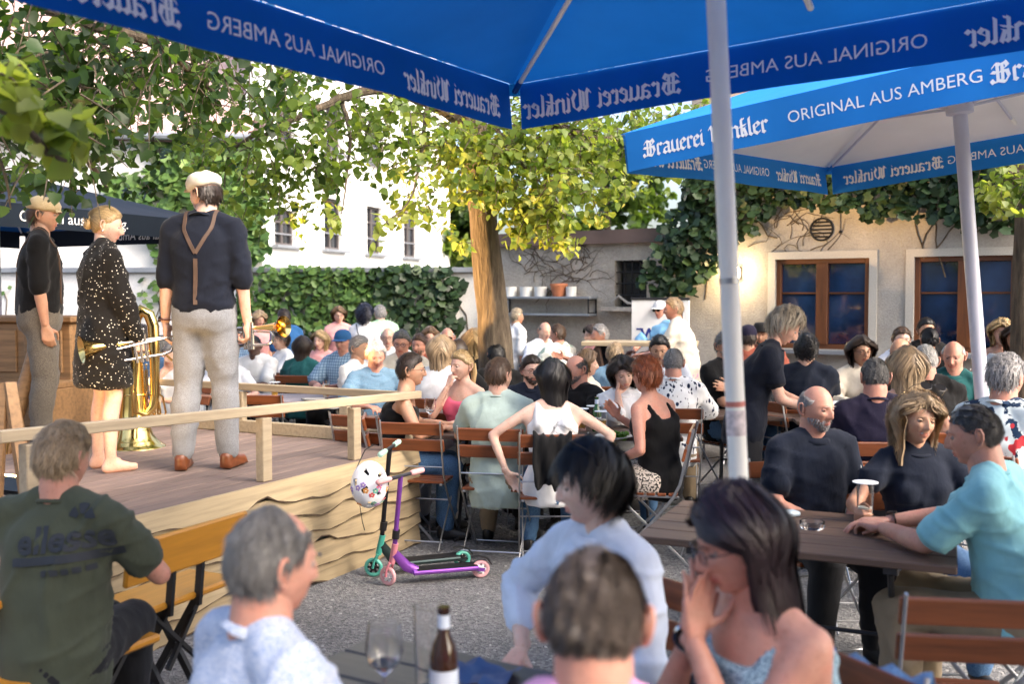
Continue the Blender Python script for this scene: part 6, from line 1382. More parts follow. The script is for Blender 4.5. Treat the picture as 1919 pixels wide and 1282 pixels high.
P_(1098, 655, 8.4, 60, 'light brown haired person partly hidden behind the bald man', 'person behind the bald man', sex='f', hair=('bob', 'lbrown'), length=.16, top=('tee', K_cream, .5), bot=K_char, skin='p', hy=30)
P_(1022, 601, 12.4, 26, 'bald man in pale patterned shirt at the old plaster wall', 'bald man at the wall', hair=('bald', 'dgrey'), top=('shirt', K_pale, 1.6), bot=K_char, skin='p', collar=1, seat=.50, hp=10)
P_(1046, 606, 11.9, -140, 'man in leafy light shirt turned to the bald man at the wall', 'man in leafy shirt', hair=('short', 'brown'), top=('shirt', K_leafy, .7), bot=K_khaki, skin='r', hy=20, seat=.50)
P_(1126, 606, 11.3, -84, 'grey haired man in charcoal tee pointing to the left', 'man in charcoal tee', hair=('short', 'grey'), top=('tee', K_char, .6), bot=K_char, skin='r', seat=.50, ar=dict(t=(.02, .48, 1.0), p=(.6, -.2, -1), h='relax', d=(-.1, 1, .2), n=(-1, 0, 0)))
P_(1110, 609, 11.8, -60, 'dark haired woman at the wall looking left past the charcoal tee', 'dark haired woman at the wall', sex='f', hair=('bob', 'dbrown'), length=.14, top=('tee', K_pink, .5), bot=K_char, skin='p', seat=.50)
P_(968, 576, 12.6, 120, 'man in white shirt standing right behind the trunk', 'man behind the trunk', pose='stand', hair=('short', 'ash'), top=('shirt', K_white, 1.0), bot=K_blue, skin='t', lean=6)
P_(866, 654, 7.5, -34, 'blond woman in hot pink top with a hand at her mouth', 'woman in hot pink', sex='f', hair=('pony', 'blond'), top=('tank', K_hot, 0), bot=K_white, skin='p', lod=1, ar='mouth', al='table', hy=-10)
P_(768, 659, 6.95, 96, 'man in black sleeveless shirt and jeans with glasses, turned right', 'man in black sleeveless shirt', hair=('short', 'dbrown'), top=('tank', K_black, 0), bot=K_denim, skin='t', lod=1, glasses='on', hy=-2, lean=14)
P_(705, 639, 8.5, 18, 'smiling white haired man in steel blue polo', 'white haired man in blue polo', hair=('short', 'white'), top=('polo', K_steelb, .7), bot=K_char, skin='r', fat=.6, hp=12, lod=1, smile=1.0)
P_(672, 627, 9.3, 70, 'grey haired man in white t-shirt in profile', 'man in white tee in profile', hair=('short', 'grey'), top=('tee', K_white, .7), bot=K_char, skin='t', fat=.4, lean=4)
P_(643, 615, 10.2, -18, 'man with blue baseball cap and checked shirt', 'man with blue cap', hair=('short', 'grey'), hat='cap', hatm=K_blue, top=('shirt', K_checkb, .8), bot=K_char, skin='r')
P_(601, 619, 11.9, -20, 'long haired blond woman in pink blouse holding a red beer', 'blond woman in pink', sex='f', hair=('long', 'blond'), length=.28, top=('tee', K_pink, .7), bot=K_white, skin='p', ar='hold', al='fold')
P_(752, 617, 9.6, -2, 'man with glasses in cream shirt behind the white haired man', 'man in cream shirt', hair=('short', 'dgrey'), top=('shirt', K_cream, 1.6), bot=K_char, skin='r', glasses='on', collar=1, fat=.4, hp=8)
P_(727, 611, 11.4, 4, 'old man with thin white hair and glasses in pale shirt', 'old man with thin hair', hair=('bald', 'white'), top=('shirt', K_pale, .8), bot=K_char, skin='p', glasses='on')
P_(858, 634, 8.3, 150, 'dark haired man with ponytail and black shirt before the trunk', 'man with dark ponytail', hair=('pony', 'dbrown'), top=('tee', K_black, .6), bot=K_char, skin='t', hy=30)
P_(888, 616, 9.5, 168, 'blond long haired woman from behind, left of the trunk', 'blond woman by the trunk', sex='f', hair=('long', 'blond'), length=.34, top=('tee', K_black, .5), bot=K_char, skin='p')
P_(838, 611, 11.0, 4, 'bald man with sunglasses in front of the ivy', 'bald man with sunglasses', hair=('buzz', 'white'), hairm='bald', top=('tee', K_rust, .6), bot=K_char, skin='r', glasses='sun')
P_(826, 629, 7.95, 155, 'blond person in brightly lit white shirt next to the woman in hot pink', 'blond person in lit white shirt', sex='f', hair=('bob', 'sandy'), length=.18, top=('shirt', K_white, 1.2), bot=K_cream, skin='p', hy=20, seat=.5)
# ---- at the ivy wall
P_(635, 574, 12.9, 12, 'woman in pale pink blouse with glasses standing by the ivy', 'woman standing by the ivy', pose='stand', sex='f', hair=('bob', 'lbrown'), length=.16, top=('shirt', K_pink, 1.4), bot=K_white, skin='p', glasses='on')
P_(683, 571, 12.3, 168, 'woman with dark curly hair and white top, back to the camera by the ivy', 'woman with dark curls', pose='stand', sex='f', hair=('curly', 'blue'), length=.15, top=('tee', K_white, .6), bot=K_char, skin='p', strap=1)
P_(712, 570, 12.9, -150, 'man in mint shirt leaning over by the ivy wall', 'man in mint shirt', pose='stand', hair=('short', 'grey'), top=('shirt', K_mint, .7), bot=K_khaki, skin='p', lean=14)
P_(486, 581, 12.6, 42, 'woman with blond hair and pink top near the ivy at left', 'woman in pink by the ivy', pose='stand', sex='f', hair=('long', 'sandy'), length=.26, top=('tee', K_pink, .7), bot=K_white, skin='p', hp=14)
P_(532, 577, 12.2, -132, 'man in navy t-shirt bending beside the ivy wall', 'man in navy tee by the ivy', pose='stand', hair=('short', 'dbrown'), top=('tee', K_blue, .7), bot=K_char, skin='t', lean=16)
# ---- left, behind the stage
P_(476, 625, 10.6, -12, 'dark skinned person in white v-neck shirt behind the trumpet', 'person behind the trumpet', hair=('buzz', 'black'), top=('tee', K_white, .7), bot=K_char, skin='d', arms='fold', lean=10)
P_(527, 617, 11.4, -52, 'woman with short dark hair and white t-shirt looking left', 'woman in white tee', sex='f', hair=('pixie', 'dbrown'), top=('tee', K_white, .7), bot=K_char, skin='p', al='fold', ar='fold')
P_(268, 609, 11.2, -92, 'woman with short dark hair in profile behind the tuba', 'woman behind the tuba', sex='f', hair=('pixie', 'dbrown'), top=('tank', K_pink, 0), bot=K_char, skin='p', seat=.50)
P_(300, 628, 10.2, 150, 'man in denim shirt leaning forward behind the tall musician', 'man in denim shirt', hair=('short', 'dgrey'), top=('shirt', K_denim, 1.5), bot=K_char, skin='p', lean=22)
P_(322, 640, 9.2, -30, 'man in white t-shirt propping his head beside the tall musician', 'man propping his head', hair=('short', 'grey'), top=('tee', K_white, .7), bot=K_denim, skin='p', ar='cheek', hp=10)
P_(425, 640, 9.6, 20, 'person in light top seated right behind the tall musician', 'person in light top', sex='f', hair=('bob', 'lbrown'), length=.14, top=('tee', K_pale, .5), bot=K_char, skin='p')
P_(566, 630, 10.7, 170, 'dark haired woman from behind before the far table of red beers', 'woman before the far table', sex='f', hair=('bob', 'dbrown'), length=.16, top=('tee', K_teal, .5), bot=K_char, skin='p')
P_(786, 624, 10.3, -20, 'bearded man in rust shirt between the cream shirt and the lit blond', 'bearded man in rust', hair=('short', 'brown'), top=('tee', K_rust, .7), bot=K_char, skin='r', beard='brown')
P_(806, 612, 11.6, 10, 'woman with light brown hair in the back row before the ivy', 'woman in the back row', sex='f', hair=('long', 'lbrown'), length=.24, top=('tee', K_white, .6), bot=K_char, skin='p')
P_(450, 612, 12.0, -30, 'grey haired man in checked shirt by the ivy beside the tall musician', 'man in checks by the ivy', hair=('short', 'grey'), top=('shirt', K_checkb, .8), bot=K_char, skin='r')
P_(930, 640, 8.9, -165, 'dark haired man behind the sage tee at the foot of the trunk', 'man at the foot of the trunk', hair=('short', 'black'), top=('tee', K_black, .6), bot=K_char, skin='t')
P_(1152, 640, 9.4, 174, 'man with short fair hair from behind, right of the bald man', 'fair haired man from behind', hair=('short', 'sandy'), top=('shirt', K_steelb, .8), bot=K_char, skin='p')
# ---- at the standing table
P_(1264, 556, 10.2, -112, 'man in cream t-shirt leaning on the tall table by the white board', 'man in cream tee', pose='stand', hair=('short', 'sandy'), top=('tee', K_cream, .75), bot=K_mauve, skin='r', lean=14, fat=.3, hy=14, tuckz=-.22, arms=dict(t=(.12, .42, 1.12), p=(.8, -.2, -1), h='relax', d=(-.2, 1, 0), n=(0, 0, -1)))
P_(1240, 559, 11.5, -46, 'man in sky blue shirt and white cap at the white board', 'man in white cap', pose='stand', hair=('short', 'dgrey'), hat='cap', hatm=K_white, top=('shirt', K_sky, .8), bot=K_char, skin='r', glasses='sun', arms=dict(t=(.12, .42, 1.12), p=(.8, -.2, -1), h='relax', d=(-.2, 1, 0), n=(0, 0, -1)))

# ---------------------------------------------------------------- build them
VOX = {2: .0105, 1: .016, 0: .0225}
for o in PEOPLE:
    o['lod'] = o.get('lod', 0); F_ = o['fig'] = Fig(o); L = o['lod']; vx = VOX[L]; inf = {2: .012, 1: .014, 0: .018}[L]; sm = {2: 4, 1: 3, 0: 1}[L]
    tgt = at(o['px'], o['py'], o['d']); bz = o.get('z', 0.0); ho = {'flat': .03, 'cap': .03, 'fedora': .05}.get(o.get('hat'), .022)
    s = (tgt.z - ho - bz) / F_.crown.z; s0 = s; s = max(.86, min(1.12, s))
    if abs(s - s0) > .005: print('SCALE', o['short'], round(s0, 3))
    a = R(o['f']); ca, sa = math.cos(a), math.sin(a); cx_, cy_ = F_.crown.x * s, F_.crown.y * s
    o['loc'] = V((tgt.x - (ca * cx_ - sa * cy_), tgt.y - (sa * cx_ + ca * cy_), bz)); o['s'] = s
    o['jb'] = job(F_.body(), vx, sm)
    typ, km, sl = o['top']; mb = MB(); parts = []; tz = o.get('tuckz')
    fd = {2: [(.14, .020)], 1: [(.13, .016)], 0: [(.13, .018)]}[L]
    if typ == 'tank':
        F_.torso(mb, inf, -.13, .5); F_.torso(mb, inf - .012, -.10, .62) if km is K_white else None
        for sd in (1, -1):
            X, Fw = F_.X, F_.Fw; a0 = F_.Ch + X * (sd * .085) + Fw * .10 + V((0, 0, .04)); b0 = F_.Sh.lerp(F_.S[sd], .62) + V((0, 0, .045)); c0 = F_.Ch + X * (sd * .085) - Fw * .10 + V((0, 0, .05)); b0.z = max(b0.z, F_.S[sd].z + .045)
            k_ = 1.7 if km is K_white else 1.0; mb.cone(a0, b0, .022 * k_, .015 * k_, 8); mb.cone(b0, c0, .015 * k_, .026 * k_, 8)
    elif typ == 'dress':
        F_.torso(mb, inf + .004, -.08); F_.shoulders(mb, inf); F_.arms(mb, sl, inf + .004, .014)
        rg = [ring(F_.Wst + V((0, 0, .02)), V((1, 0, 0)), V((0, -1, 0)), .135, .11, 24, 1), ring(F_.Wst, V((1, 0, 0)), V((0, -1, 0)), .132, .105, 24, 1), ring(F_.P, V((1, 0, 0)), V((0, -1, 0)), .195, .145, 24, 1), ring(F_.P + V((0, 0, -.18)), V((1, 0, 0)), V((0, -1, 0)), .215, .165, 24, 1), ring(F_.P + V((0, 0, -.36)), V((1, 0, 0)), V((0, -1, 0)), .225, .175, 24, 1), ring(F_.P + V((0, 0, -.38)), V((1, 0, 0)), V((0, -1, 0)), .20, .15, 24, 1)]
        mb.loft(rg)
    else:
        F_.torso(mb, inf, tz if tz else (-.02 if F_.o.get('braces') else -.13)); F_.shoulders(mb, inf); F_.arms(mb, sl, inf, .014 if sl < .95 else .006)
    o['jt'] = job(mb, vx, sm, fd)
    if o.get('bot'):
        mb = MB(); tr = MB(); mb2 = mb
        F_.legs(mb, inf, 1.95, .010)
        up = (F_.Wst - F_.P).normalized(); X0, F0 = V((1, 0, 0)), V((0, -1, 0)); bl = F_.fat * .055
        mb.loft([ring(F_.P + up * z_, X0, F0, rx + inf, ry + bl + inf) for (z_, rx, ry) in ((-.12, .14, .095), (-.05, .17, .112), (.03, .170, .110), (.10, .155 - .015 * F_.fem, .10))])
        if o.get('skirt'): mb.loft([ring(F_.P.lerp(F_.K[1], t) * .5 + F_.P.lerp(F_.K[-1], t) * .5 + V((0, 0, -.02)), V((1, 0, 0)), V((0, 0, 1)), .20 + inf, .105 + inf) for t in (0, .3, .6, .95)]); mb.loft([ring(F_.K[1].lerp(F_.A[1], t) * .5 + F_.K[-1].lerp(F_.A[-1], t) * .5, V((1, 0, 0)), V((0, 1, 0)), .2 - .03 * t, .09) for t in (-.05, .3, .65)])
        o['jp'] = job(mb, vx * (1.3 if o.get('z') else 1.55), sm, fd)
    if o['pose'] == 'stand' if 'pose' in o else False: pass
    if o.get('shoes') or o.get('pose', 'sit') == 'sit' or o.get('bot'): o['js'] = job(F_.shoes(), .012 if o.get('z') else .018, 2 if o.get('z') else 1)
RES = run_jobs()
bpy.data.collections.remove(_tmp)

def hand_matrix(W_, E, spec, sd, hs):
    nm, d, n_ = spec; fd = (W_ - E).normalized()
    d = V((sd * d[0], -d[1], d[2])).normalized() if d is not None else fd; n_ = V((sd * n_[0], -n_[1], n_[2])) if n_ is not None else V((-sd, 0, 0))
    z = (d * .75 + fd * .25).normalized(); y = n_ - z * n_.dot(z); y = y.normalized() if y.length > 1e-4 else z.orthogonal().normalized(); x = y.cross(z)
    if sd < 0: x = -x
    m = MX((x * hs, y * hs, z * hs)).transposed().to_4x4(); m.translation = W_ + z * .012; return m
def specs(parent, HM, kind):
    up = 'up' in kind; sun = 'sun' in kind; M_ = HM @ (MX.Translation((0, .0, .112)) @ MX.Rotation(R(-32), 4, 'X') @ MX.Scale(1.22, 4) if up else MX.Identity(4)); g = MB(); gl = empty('glasses', (0, 0, 0), 0, parent=parent)
    for s in (-1, 1):
        pts = [M_ @ V((s * .032 + .0235 * math.copysign(abs(math.cos(a)) ** .8, math.cos(a)), -.1025 + .08 * (abs(s * .032 + .0235 * math.cos(a)) - .03) ** 1 * .25, .001 + .018 * math.copysign(abs(math.sin(a)) ** .8, math.sin(a)))) for a in np.linspace(0, 6.283, 17)[:-1]]
        MB().tube(pts, .0016 if not sun else .002, 5, closed=True).build('rim', M_tort, gl)
        MB().add(pts, [tuple(range(16))]).build('lens', M_lens if sun else M_glassl, gl, smooth=False)
        MB().tube([M_ @ V((s * .056, -.100, .006)), M_ @ V((s * .076, -.085, .008)), M_ @ V((s * .083, -.02, .007)), M_ @ V((s * .084, .02, .004)), M_ @ V((s * .083, .035, -.015))], .0015, 5).build('temple', M_tort, gl)
    MB().tube([M_ @ V((-.010, -.104, .004)), M_ @ V((0, -.108, .007)), M_ @ V((.010, -.104, .004))], .0016, 5).build('bridge', M_tort, gl)
def _thin_glass():
    m, nt, n, l, p = _new('spectacle_lens'); t = n.new('ShaderNodeBsdfTransparent'); g = n.new('ShaderNodeBsdfGlossy'); g.inputs['Roughness'].default_value = .03; x = n.new('ShaderNodeMixShader'); x.inputs[0].default_value = .12
    l.new(t.outputs[0], x.inputs[1]); l.new(g.outputs[0], x.inputs[2]); l.new(x.outputs[0], n['Material Output'].inputs[0]); return m
M_glassl = _thin_glass()
def hat(parent, HM, kind, mt):
    if kind == 'flat':
        h = empty('flat_cap', (0, 0, 0), 0, parent=parent); rg = []
        for (z, sx, fy, by) in ((.035, .086, -.095, .108), (.052, .095, -.112, .118), (.085, .098, -.118, .112), (.115, .085, -.10, .085), (.130, .05, -.06, .045), (.134, .01, -.02, .01)):
            rg.append([HM @ V((sx * math.sin(a), (fy + by) / 2 - (by - fy) / 2 * math.cos(a), z - .018 * math.cos(a) * (1 if z < .1 else .5) + .004 * math.sin(5 * a))) for a in np.linspace(0, 6.283, 29)[:-1]])
        MB().loft(rg).build('crown', mt, h, ang=70)
        br = []
        for (k, ex, dz) in ((0, 0, 0), (1, .022, -.004), (2, .034, -.010)): br.append([HM @ V((.075 * math.sin(a), -.085 - ex * math.cos(a), .032 + dz + .010 * math.cos(a))) for a in np.linspace(-1.35, 1.35, 15)])
        vs = [p for b in br for p in b] + [p - V((0, 0, .006)) for b in br for p in b]; fs = []
        for o1 in (0, 45):
            for j in range(2):
                for i in range(14): q = (o1 + j * 15 + i, o1 + j * 15 + i + 1, o1 + (j + 1) * 15 + i + 1, o1 + (j + 1) * 15 + i); fs.append(q if o1 == 0 else q[::-1])
        for i in range(14): fs.append((30 + i, 31 + i, 76 + i, 75 + i))
        MB().add(vs, fs).build('peak', mt, h)
    else:
        h = empty('baseball_cap' if kind == 'cap' else 'brimmed_hat', (0, 0, 0), 0, parent=parent); mt = mt or cloth('black_felt', (.012, .012, .013))
        zs = ((.03, 1.12), (.06, 1.10), (.095, .98), (.122, .72), (.136, .35), (.139, .02)) if kind == 'cap' else ((.045, 1.12), (.07, 1.10), (.11, 1.02), (.135, .9), (.142, .6), (.130, .05))
        MB().loft([[HM @ V((.080 * k * math.sin(a), .004 + .100 * k * math.cos(a), z)) for a in np.linspace(0, 6.283, 29)[:-1]] for z, k in zs]).build('crown', mt, h, ang=60)
        if kind == 'cap': a0, n = np.linspace(math.pi - 1.1, math.pi + 1.1, 13), 13
        else: a0, n = np.linspace(0, 6.283, 33), 33
        rows = [[HM @ V((.086 * k * math.sin(a), .002 + .107 * k * math.cos(a) - (ex if kind == 'cap' else 0) * max(0, -math.cos(a)), .034 + (.012 if kind != 'cap' else 0) - dz)) for a in a0] for (k, ex, dz) in ((1, 0, 0), (1.05 if kind == 'cap' else 1.3, .035, .006), (1.08 if kind == 'cap' else 1.62, .062, .014 if kind == 'cap' else -.004))]
        rows += [[p - V((0, 0, .004)) for p in rw] for rw in rows[::-1]]; vs = [p for rw in rows for p in rw]; MB().add(vs, [(j * n + i, j * n + i + 1, (j + 1) * n + i + 1, (j + 1) * n + i) for j in range(5) for i in range(n - 1)]).build('brim', mt, h)
def wrap(name, me, pts, width, mt, parent, off=.004):
    """a strap laid on the cloth along points"""
    bv = BVHTree.FromPolygons([v.co for v in me.vertices], [tuple(p.vertices) for p in me.polygons]); L_ = []; 
    dense = []
    for a, b in zip(pts[:-1], pts[1:]):
        for k in range(8): dense.append(V(a).lerp(V(b), k / 8))
    dense.append(V(pts[-1])); q = []
    for p in dense: c, n_, i, d = bv.find_nearest(p); q.append((c + n_ * off, n_))
    for _ in range(3): q = [q[0]] + [((q[i - 1][0] + q[i][0] * 2 + q[i + 1][0]) / 4, (q[i - 1][1] + q[i][1] + q[i + 1][1]).normalized()) for i in range(1, len(q) - 1)] + [q[-1]]
    vs = []
    for i, (c, n_) in enumerate(q):
        t = (q[min(i + 1, len(q) - 1)][0] - q[max(i - 1, 0)][0]).normalized(); s_ = t.cross(n_).normalized() * width / 2; vs += [c - s_ - n_ * .006, c - s_, c + s_, c + s_ - n_ * .006]
    return MB().add(vs, [(4 * i + k, 4 * i + k + 1, 4 * i + k + 5, 4 * i + k + 4) for i in range(len(q) - 1) for k in range(3)]).build(name, mt, parent)

BY = {}
for pi, o in enumerate(PEOPLE):
    F_ = o['fig']; L = o['lod']; root = empty('person', o['loc'], R(o['f']), o['label'], 'person', 'guests and musicians in the beer garden'); root.scale = (o['s'],) * 3; o['root'] = root; BY[o['short']] = o
    sk = o['skin']; co, lt, li = RES[o['jb']]; parts = [(co, lt, li, 0), mb_part(head_parts(L, float(F_.fem), .5 if F_.fat > .45 else 0.0, float(o.get('smile', 0))), F_.HM)]
    o['hand'] = {}
    for sd in (1, -1):
        m = hand_matrix(F_.Wr[sd], F_.E[sd], F_.Hd[sd], sd, .92 if F_.fem else 1.04); c2, l2, i2 = RES[HAND_JOB[(F_.Hd[sd][0], 2 if L == 2 else 0)]]; A = np.array(m); c3 = c2 @ A[:3, :3].T + A[:3, 3]
        if sd < 0: i2 = i2.reshape(-1, 4)[:, ::-1].ravel() if len(i2) == 4 * len(l2) else i2
        parts.append((c3, l2, i2, 0)); o['hand'][sd] = m
    link('body', raw_mesh('body', parts, [skin_mat(sk), lip_mat(sk), M_eyew, M_iris]), root)
    # brows
    hs, hc = o['hair'] if isinstance(o['hair'], tuple) else ('short', 'brown'); bc = HAIR[hc if hc not in ('white', 'blond', 'plum') else ('grey' if hc == 'white' else 'dbrown')]
    bm_ = MB()
    for s in (-1, 1): bm_.tube([F_.HM @ V((s * .014, -.0985, .0195)), F_.HM @ V((s * .028, -.0985, .0245)), F_.HM @ V((s * .047, -.087, .019))], [.0032, .0036, .0015], 5, flat=.5)
    b = bm_.build('eyebrows', mat('brow_' + hc, bc, .7), root); b['kind'] = 'stuff'
    if o.get('hairm') == 'bald': add_quads('hair', hair_geo('bald', L, F_.fem, pi, .6), hair_mat(hc, HAIR[hc]), root, F_.HM)
    else: add_quads('hair', hair_geo(hs, L, F_.fem, pi, o.get('vol', 1.0), o.get('length', .25), 1 if o.get('hat') else 0), hair_mat(hc, HAIR[hc]), root, F_.HM)
    if o.get('beard'): add_quads('beard', beard_geo(L, 0, pi), hair_mat(o['beard'], HAIR[o['beard']]), root, F_.HM)
    typ, km, sl = o['top']; names = {'tee': 't_shirt', 'polo': 'polo_shirt', 'shirt': 'shirt', 'tank': 'sleeveless_top', 'dress': 'dress'}
    c1, l1, i1 = folds(RES[o['jt']], (.0125 if L else .015) * (.4 if typ == 'tank' else 1), pi); tme = raw_mesh(names[typ], [(c1, l1, i1, 0)], [km]); o['tobj'] = link(names[typ], tme, root)
    if typ == 'polo' or o.get('collar') or (typ == 'shirt' and L):
        pts = []; n = 18
        for k in range(n): a = 2 * math.pi * k / n; pts.append(F_.Nb + F_.X * (math.sin(a) * .072) - F_.Fw * (math.cos(a) * .070 - .006) + V((0, 0, .012 + .024 * math.cos(a))))
        MB().tube(pts, .019, 8, closed=True, flat=.42, up=(0, 0, 1)).build('collar', km, root)
    if typ == 'tee' and L:
        pts = []; n = 22
        for k in range(n): a = 2 * math.pi * k / n; pts.append(F_.Nb + F_.X * (math.sin(a) * .073) - F_.Fw * (math.cos(a) * .070 - .003) + V((0, 0, .002 + .018 * math.cos(a))))
        MB().tube(pts, .010, 8, closed=True, flat=.75, up=(0, 0, 1)).build('neckband', km, root)
    if 'jp' in o: c1, l1, i1 = folds(RES[o['jp']], .010, pi + 99); o['pobj'] = link('skirt' if o.get('skirt') else 'trousers', raw_mesh('trousers', [(c1, l1, i1, 0)], [o['bot']]), root)
    if 'js' in o:
        c1, l1, i1 = RES[o['js']]; co_ = c1
        left = (c1[i1.reshape(-1, 4)[:, 0], 0] > 0) if len(i1) == 4 * len(l1) else None
        if left is not None:
            q = i1.reshape(-1, 4)
            for msk in (left, ~left):
                qq = q[msk]; us, inv_ = np.unique(qq, return_inverse=True); link('shoe', raw_mesh('shoe', [(c1[us], np.full(len(qq), 4, np.int32), inv_.reshape(-1).astype(np.int32), 0)], [o.get('shoes', M_sole)]), root)
    if o.get('glasses'): specs(root, F_.HM, o['glasses'])
    if o.get('hat'): hat(root, F_.HM, o['hat'], o.get('hatm'))
    if o.get('earring'):
        for s in (-1, 1): MB().ball(F_.HM @ V((s * .083, .018, -.042)), .008).build('earring', M_silver, root)
    if o.get('watch'):
        sd = -1 if o['short'] != 'tall musician' else 1; W_, E = F_.Wr[sd], F_.E[sd]; d = (E - W_).normalized(); x = d.orthogonal().normalized(); y = d.cross(x); c = W_ + d * .012; wt = empty('wristwatch', (0, 0, 0), 0, parent=root)
        MB().tube([c + (x * math.cos(a) + y * math.sin(a)) * .0315 for a in np.linspace(0, 6.283, 21)[:-1]], .009, 8, closed=True, flat=.35, up=d).build('band', M_leather if o['short'] == 'tall musician' else M_tort, wt)
        nn = -V(o['hand'][sd].col[1][:3]).normalized(); nn = (nn - d * nn.dot(d)).normalized(); z = nn; xx_ = d; yy_ = z.cross(xx_); mm = MX((xx_, yy_, z)).transposed().to_4x4(); mm.translation = c + nn * .031
        MB().lathe([(.001, 0), (.019, 0), (.019, .007), (.016, .008), (.001, .008)], 20, mm).build('dial', M_silver if F_.fem else M_tort, wt)
    if o.get('braces'):
        B = -F_.Fw; br = empty('braces', (0, 0, 0), 0, parent=root); bv = BVHTree.FromPolygons([v.co for v in tme.vertices], [tuple(p.vertices) for p in tme.polygons]); ctr = lambda z: V((0, F_.Wst.y + (F_.Sh.y - F_.Wst.y) * (z - F_.Wst.z) / (F_.Sh.z - F_.Wst.z), z))
        def strap(nm, pts, wd):
            q = []
            for a, b in zip(pts[:-1], pts[1:]):
                for k in range(10):
                    (x, sgn_b, z), (x2, s2, z2) = a, b; t = k / 10; x, sb, z = x + (x2 - x) * t, sgn_b + (s2 - sgn_b) * t, z + (z2 - z) * t
                    src = ctr(z) + F_.X * x + B * (sb * .45) + V((0, 0, .35 * (1 - abs(sb)))); tg = ctr(z) + F_.X * x * .9; h = bv.ray_cast(src, (tg - src).normalized())
                    if h[0] is not None: q.append((h[0] + h[1] * .004, h[1]))
            for _ in range(4): q = [q[0]] + [((q[i - 1][0] + q[i][0] * 2 + q[i + 1][0]) / 4, (q[i - 1][1] + q[i][1] + q[i + 1][1]).normalized()) for i in range(1, len(q) - 1)] + [q[-1]]
            vs = []
            for i, (c, n_) in enumerate(q):
                t = (q[min(i + 1, len(q) - 1)][0] - q[max(i - 1, 0)][0]).normalized(); s_ = t.cross(n_).normalized() * wd / 2; c = c + n_ * .003; vs += [c - s_ - n_ * .008, c - s_, c + s_, c + s_ - n_ * .008]
            MB().add(vs, [(4 * i + k, 4 * i + k + 1, 4 * i + k + 5, 4 * i + k + 4) for i in range(len(q) - 1) for k in range(3)]).build(nm, M_brace, br)
        zw, zc_, zs = F_.P.z + .03, F_.Ch.z - .02, F_.Sh.z + .02
        strap('back_strap', [(0, 1, zw), (0, 1, zc_)], .022)
        for s_i in (-1, 1): strap('shoulder_strap', [(0, 1, zc_), (s_i * .085, 1, zs), (s_i * .095, 0, zs + .03), (s_i * .09, -1, zs - .04), (s_i * .08, -1, zw)], .020)
    if o.get('strap'): wrap('bag_strap', tme, [F_.S[1] + V((-.04, .1, .1)), F_.Ch + V((0, .25, 0)), F_.P + V((-.16, .2, .06))], .012, M_sole, root)
    if F_.sit and o.get('chair', 1):
        a = R(o['f']); off = V((-.0, -.06, 0)); chair(o['loc'].x + math.sin(a) * .06, o['loc'].y - math.cos(a) * .06, o['f'], 'folding chair under the ' + o['short'], max(0, (o['fig'].pz - .085) * o['s'] - .46) if o.get('seat', .46) > .46 else 0)
# ================================================================ THINGS ON TABLES AND GROUND
TZ = .741
M_beer = mat('pale_beer', (.55, .30, .04), .1, 0, .05, 8, spec=.6); M_red = mat('red_beer', (.42, .07, .02), .1, 0, .05, 8, spec=.6); M_foam = mat('beer_foam', (.75, .72, .64), .8); M_mat = mat('white_beer_mat', (.78, .80, .84), .8)
M_bglass = mat('brown_bottle_glass', (.035, .014, .007), .08, spec=.8); M_gglass = mat('green_bottle_glass', (.02, .10, .025), .08, spec=.8); M_label = mat('bottle_label', (.62, .70, .80), .6); M_blabel = mat('blue_label', (.10, .28, .62), .5)
def beer_glass(p, label, h=.15, r=.036, fill=.3, lid=False, bm=M_beer, cat='glass'):
    g = empty('beer_glass', p, 0, label, cat, 'drinking glasses on the tables')
    MB().lathe([(r * .82, 0), (r * .86, .012), (r, h), (r - .0025, h), (r * .84 - .002, .016), (.001, .014)], 24).build('vessel', M_glass, g)
    if fill: MB().lathe([(.001, .016), (r * .83 - .003, .0165), (r * (.84 + .16 * fill) - .0035, h * fill), (.001, h * fill)], 20).build('beer', bm, g); MB().lathe([(.001, h * fill), (r * (.84 + .16 * fill) - .0035, h * fill + .0005), (r * (.84 + .16 * fill) - .0035, h * fill + .008), (.001, h * fill + .009)], 20).build('foam', M_foam, g)
    if lid: MB().lathe([(.001, h + .001), (.052, h + .001), (.052, h + .0035), (.001, h + .0035)], 24).build('beer_mat', M_mat, g)
    return g
def wine_glass(p, label, h=.21):
    g = empty('wine_glass', p, 0, label, 'glass', 'drinking glasses on the tables')
    MB().lathe([(.034, 0), (.034, .003), (.006, .008), (.004, .03), (.004, h * .42), (.012, h * .46), (.034, h * .56), (.043, h * .70), (.036, h), (.0345, h), (.041, h * .70), (.032, h * .57), (.001, h * .49)], 24).build('vessel', M_glass, g); return g
def bottle(p, label, gm, lm, h=.24):
    b = empty('bottle', p, 0, label, 'bottle')
    MB().lathe([(.030, 0), (.032, .01), (.032, h * .52), (.026, h * .64), (.0145, h * .74), (.0125, h * .93), (.0145, h * .94), (.0145, h)], 22).build('glass_body', gm, b)
    MB().lathe([(.0326, h * .12), (.0326, h * .42)], 22, cap=False).build('label', lm, b); MB().lathe([(.0140, h * .80), (.0132, h * .93)], 18, cap=False).build('neck_label', lm, b); return b
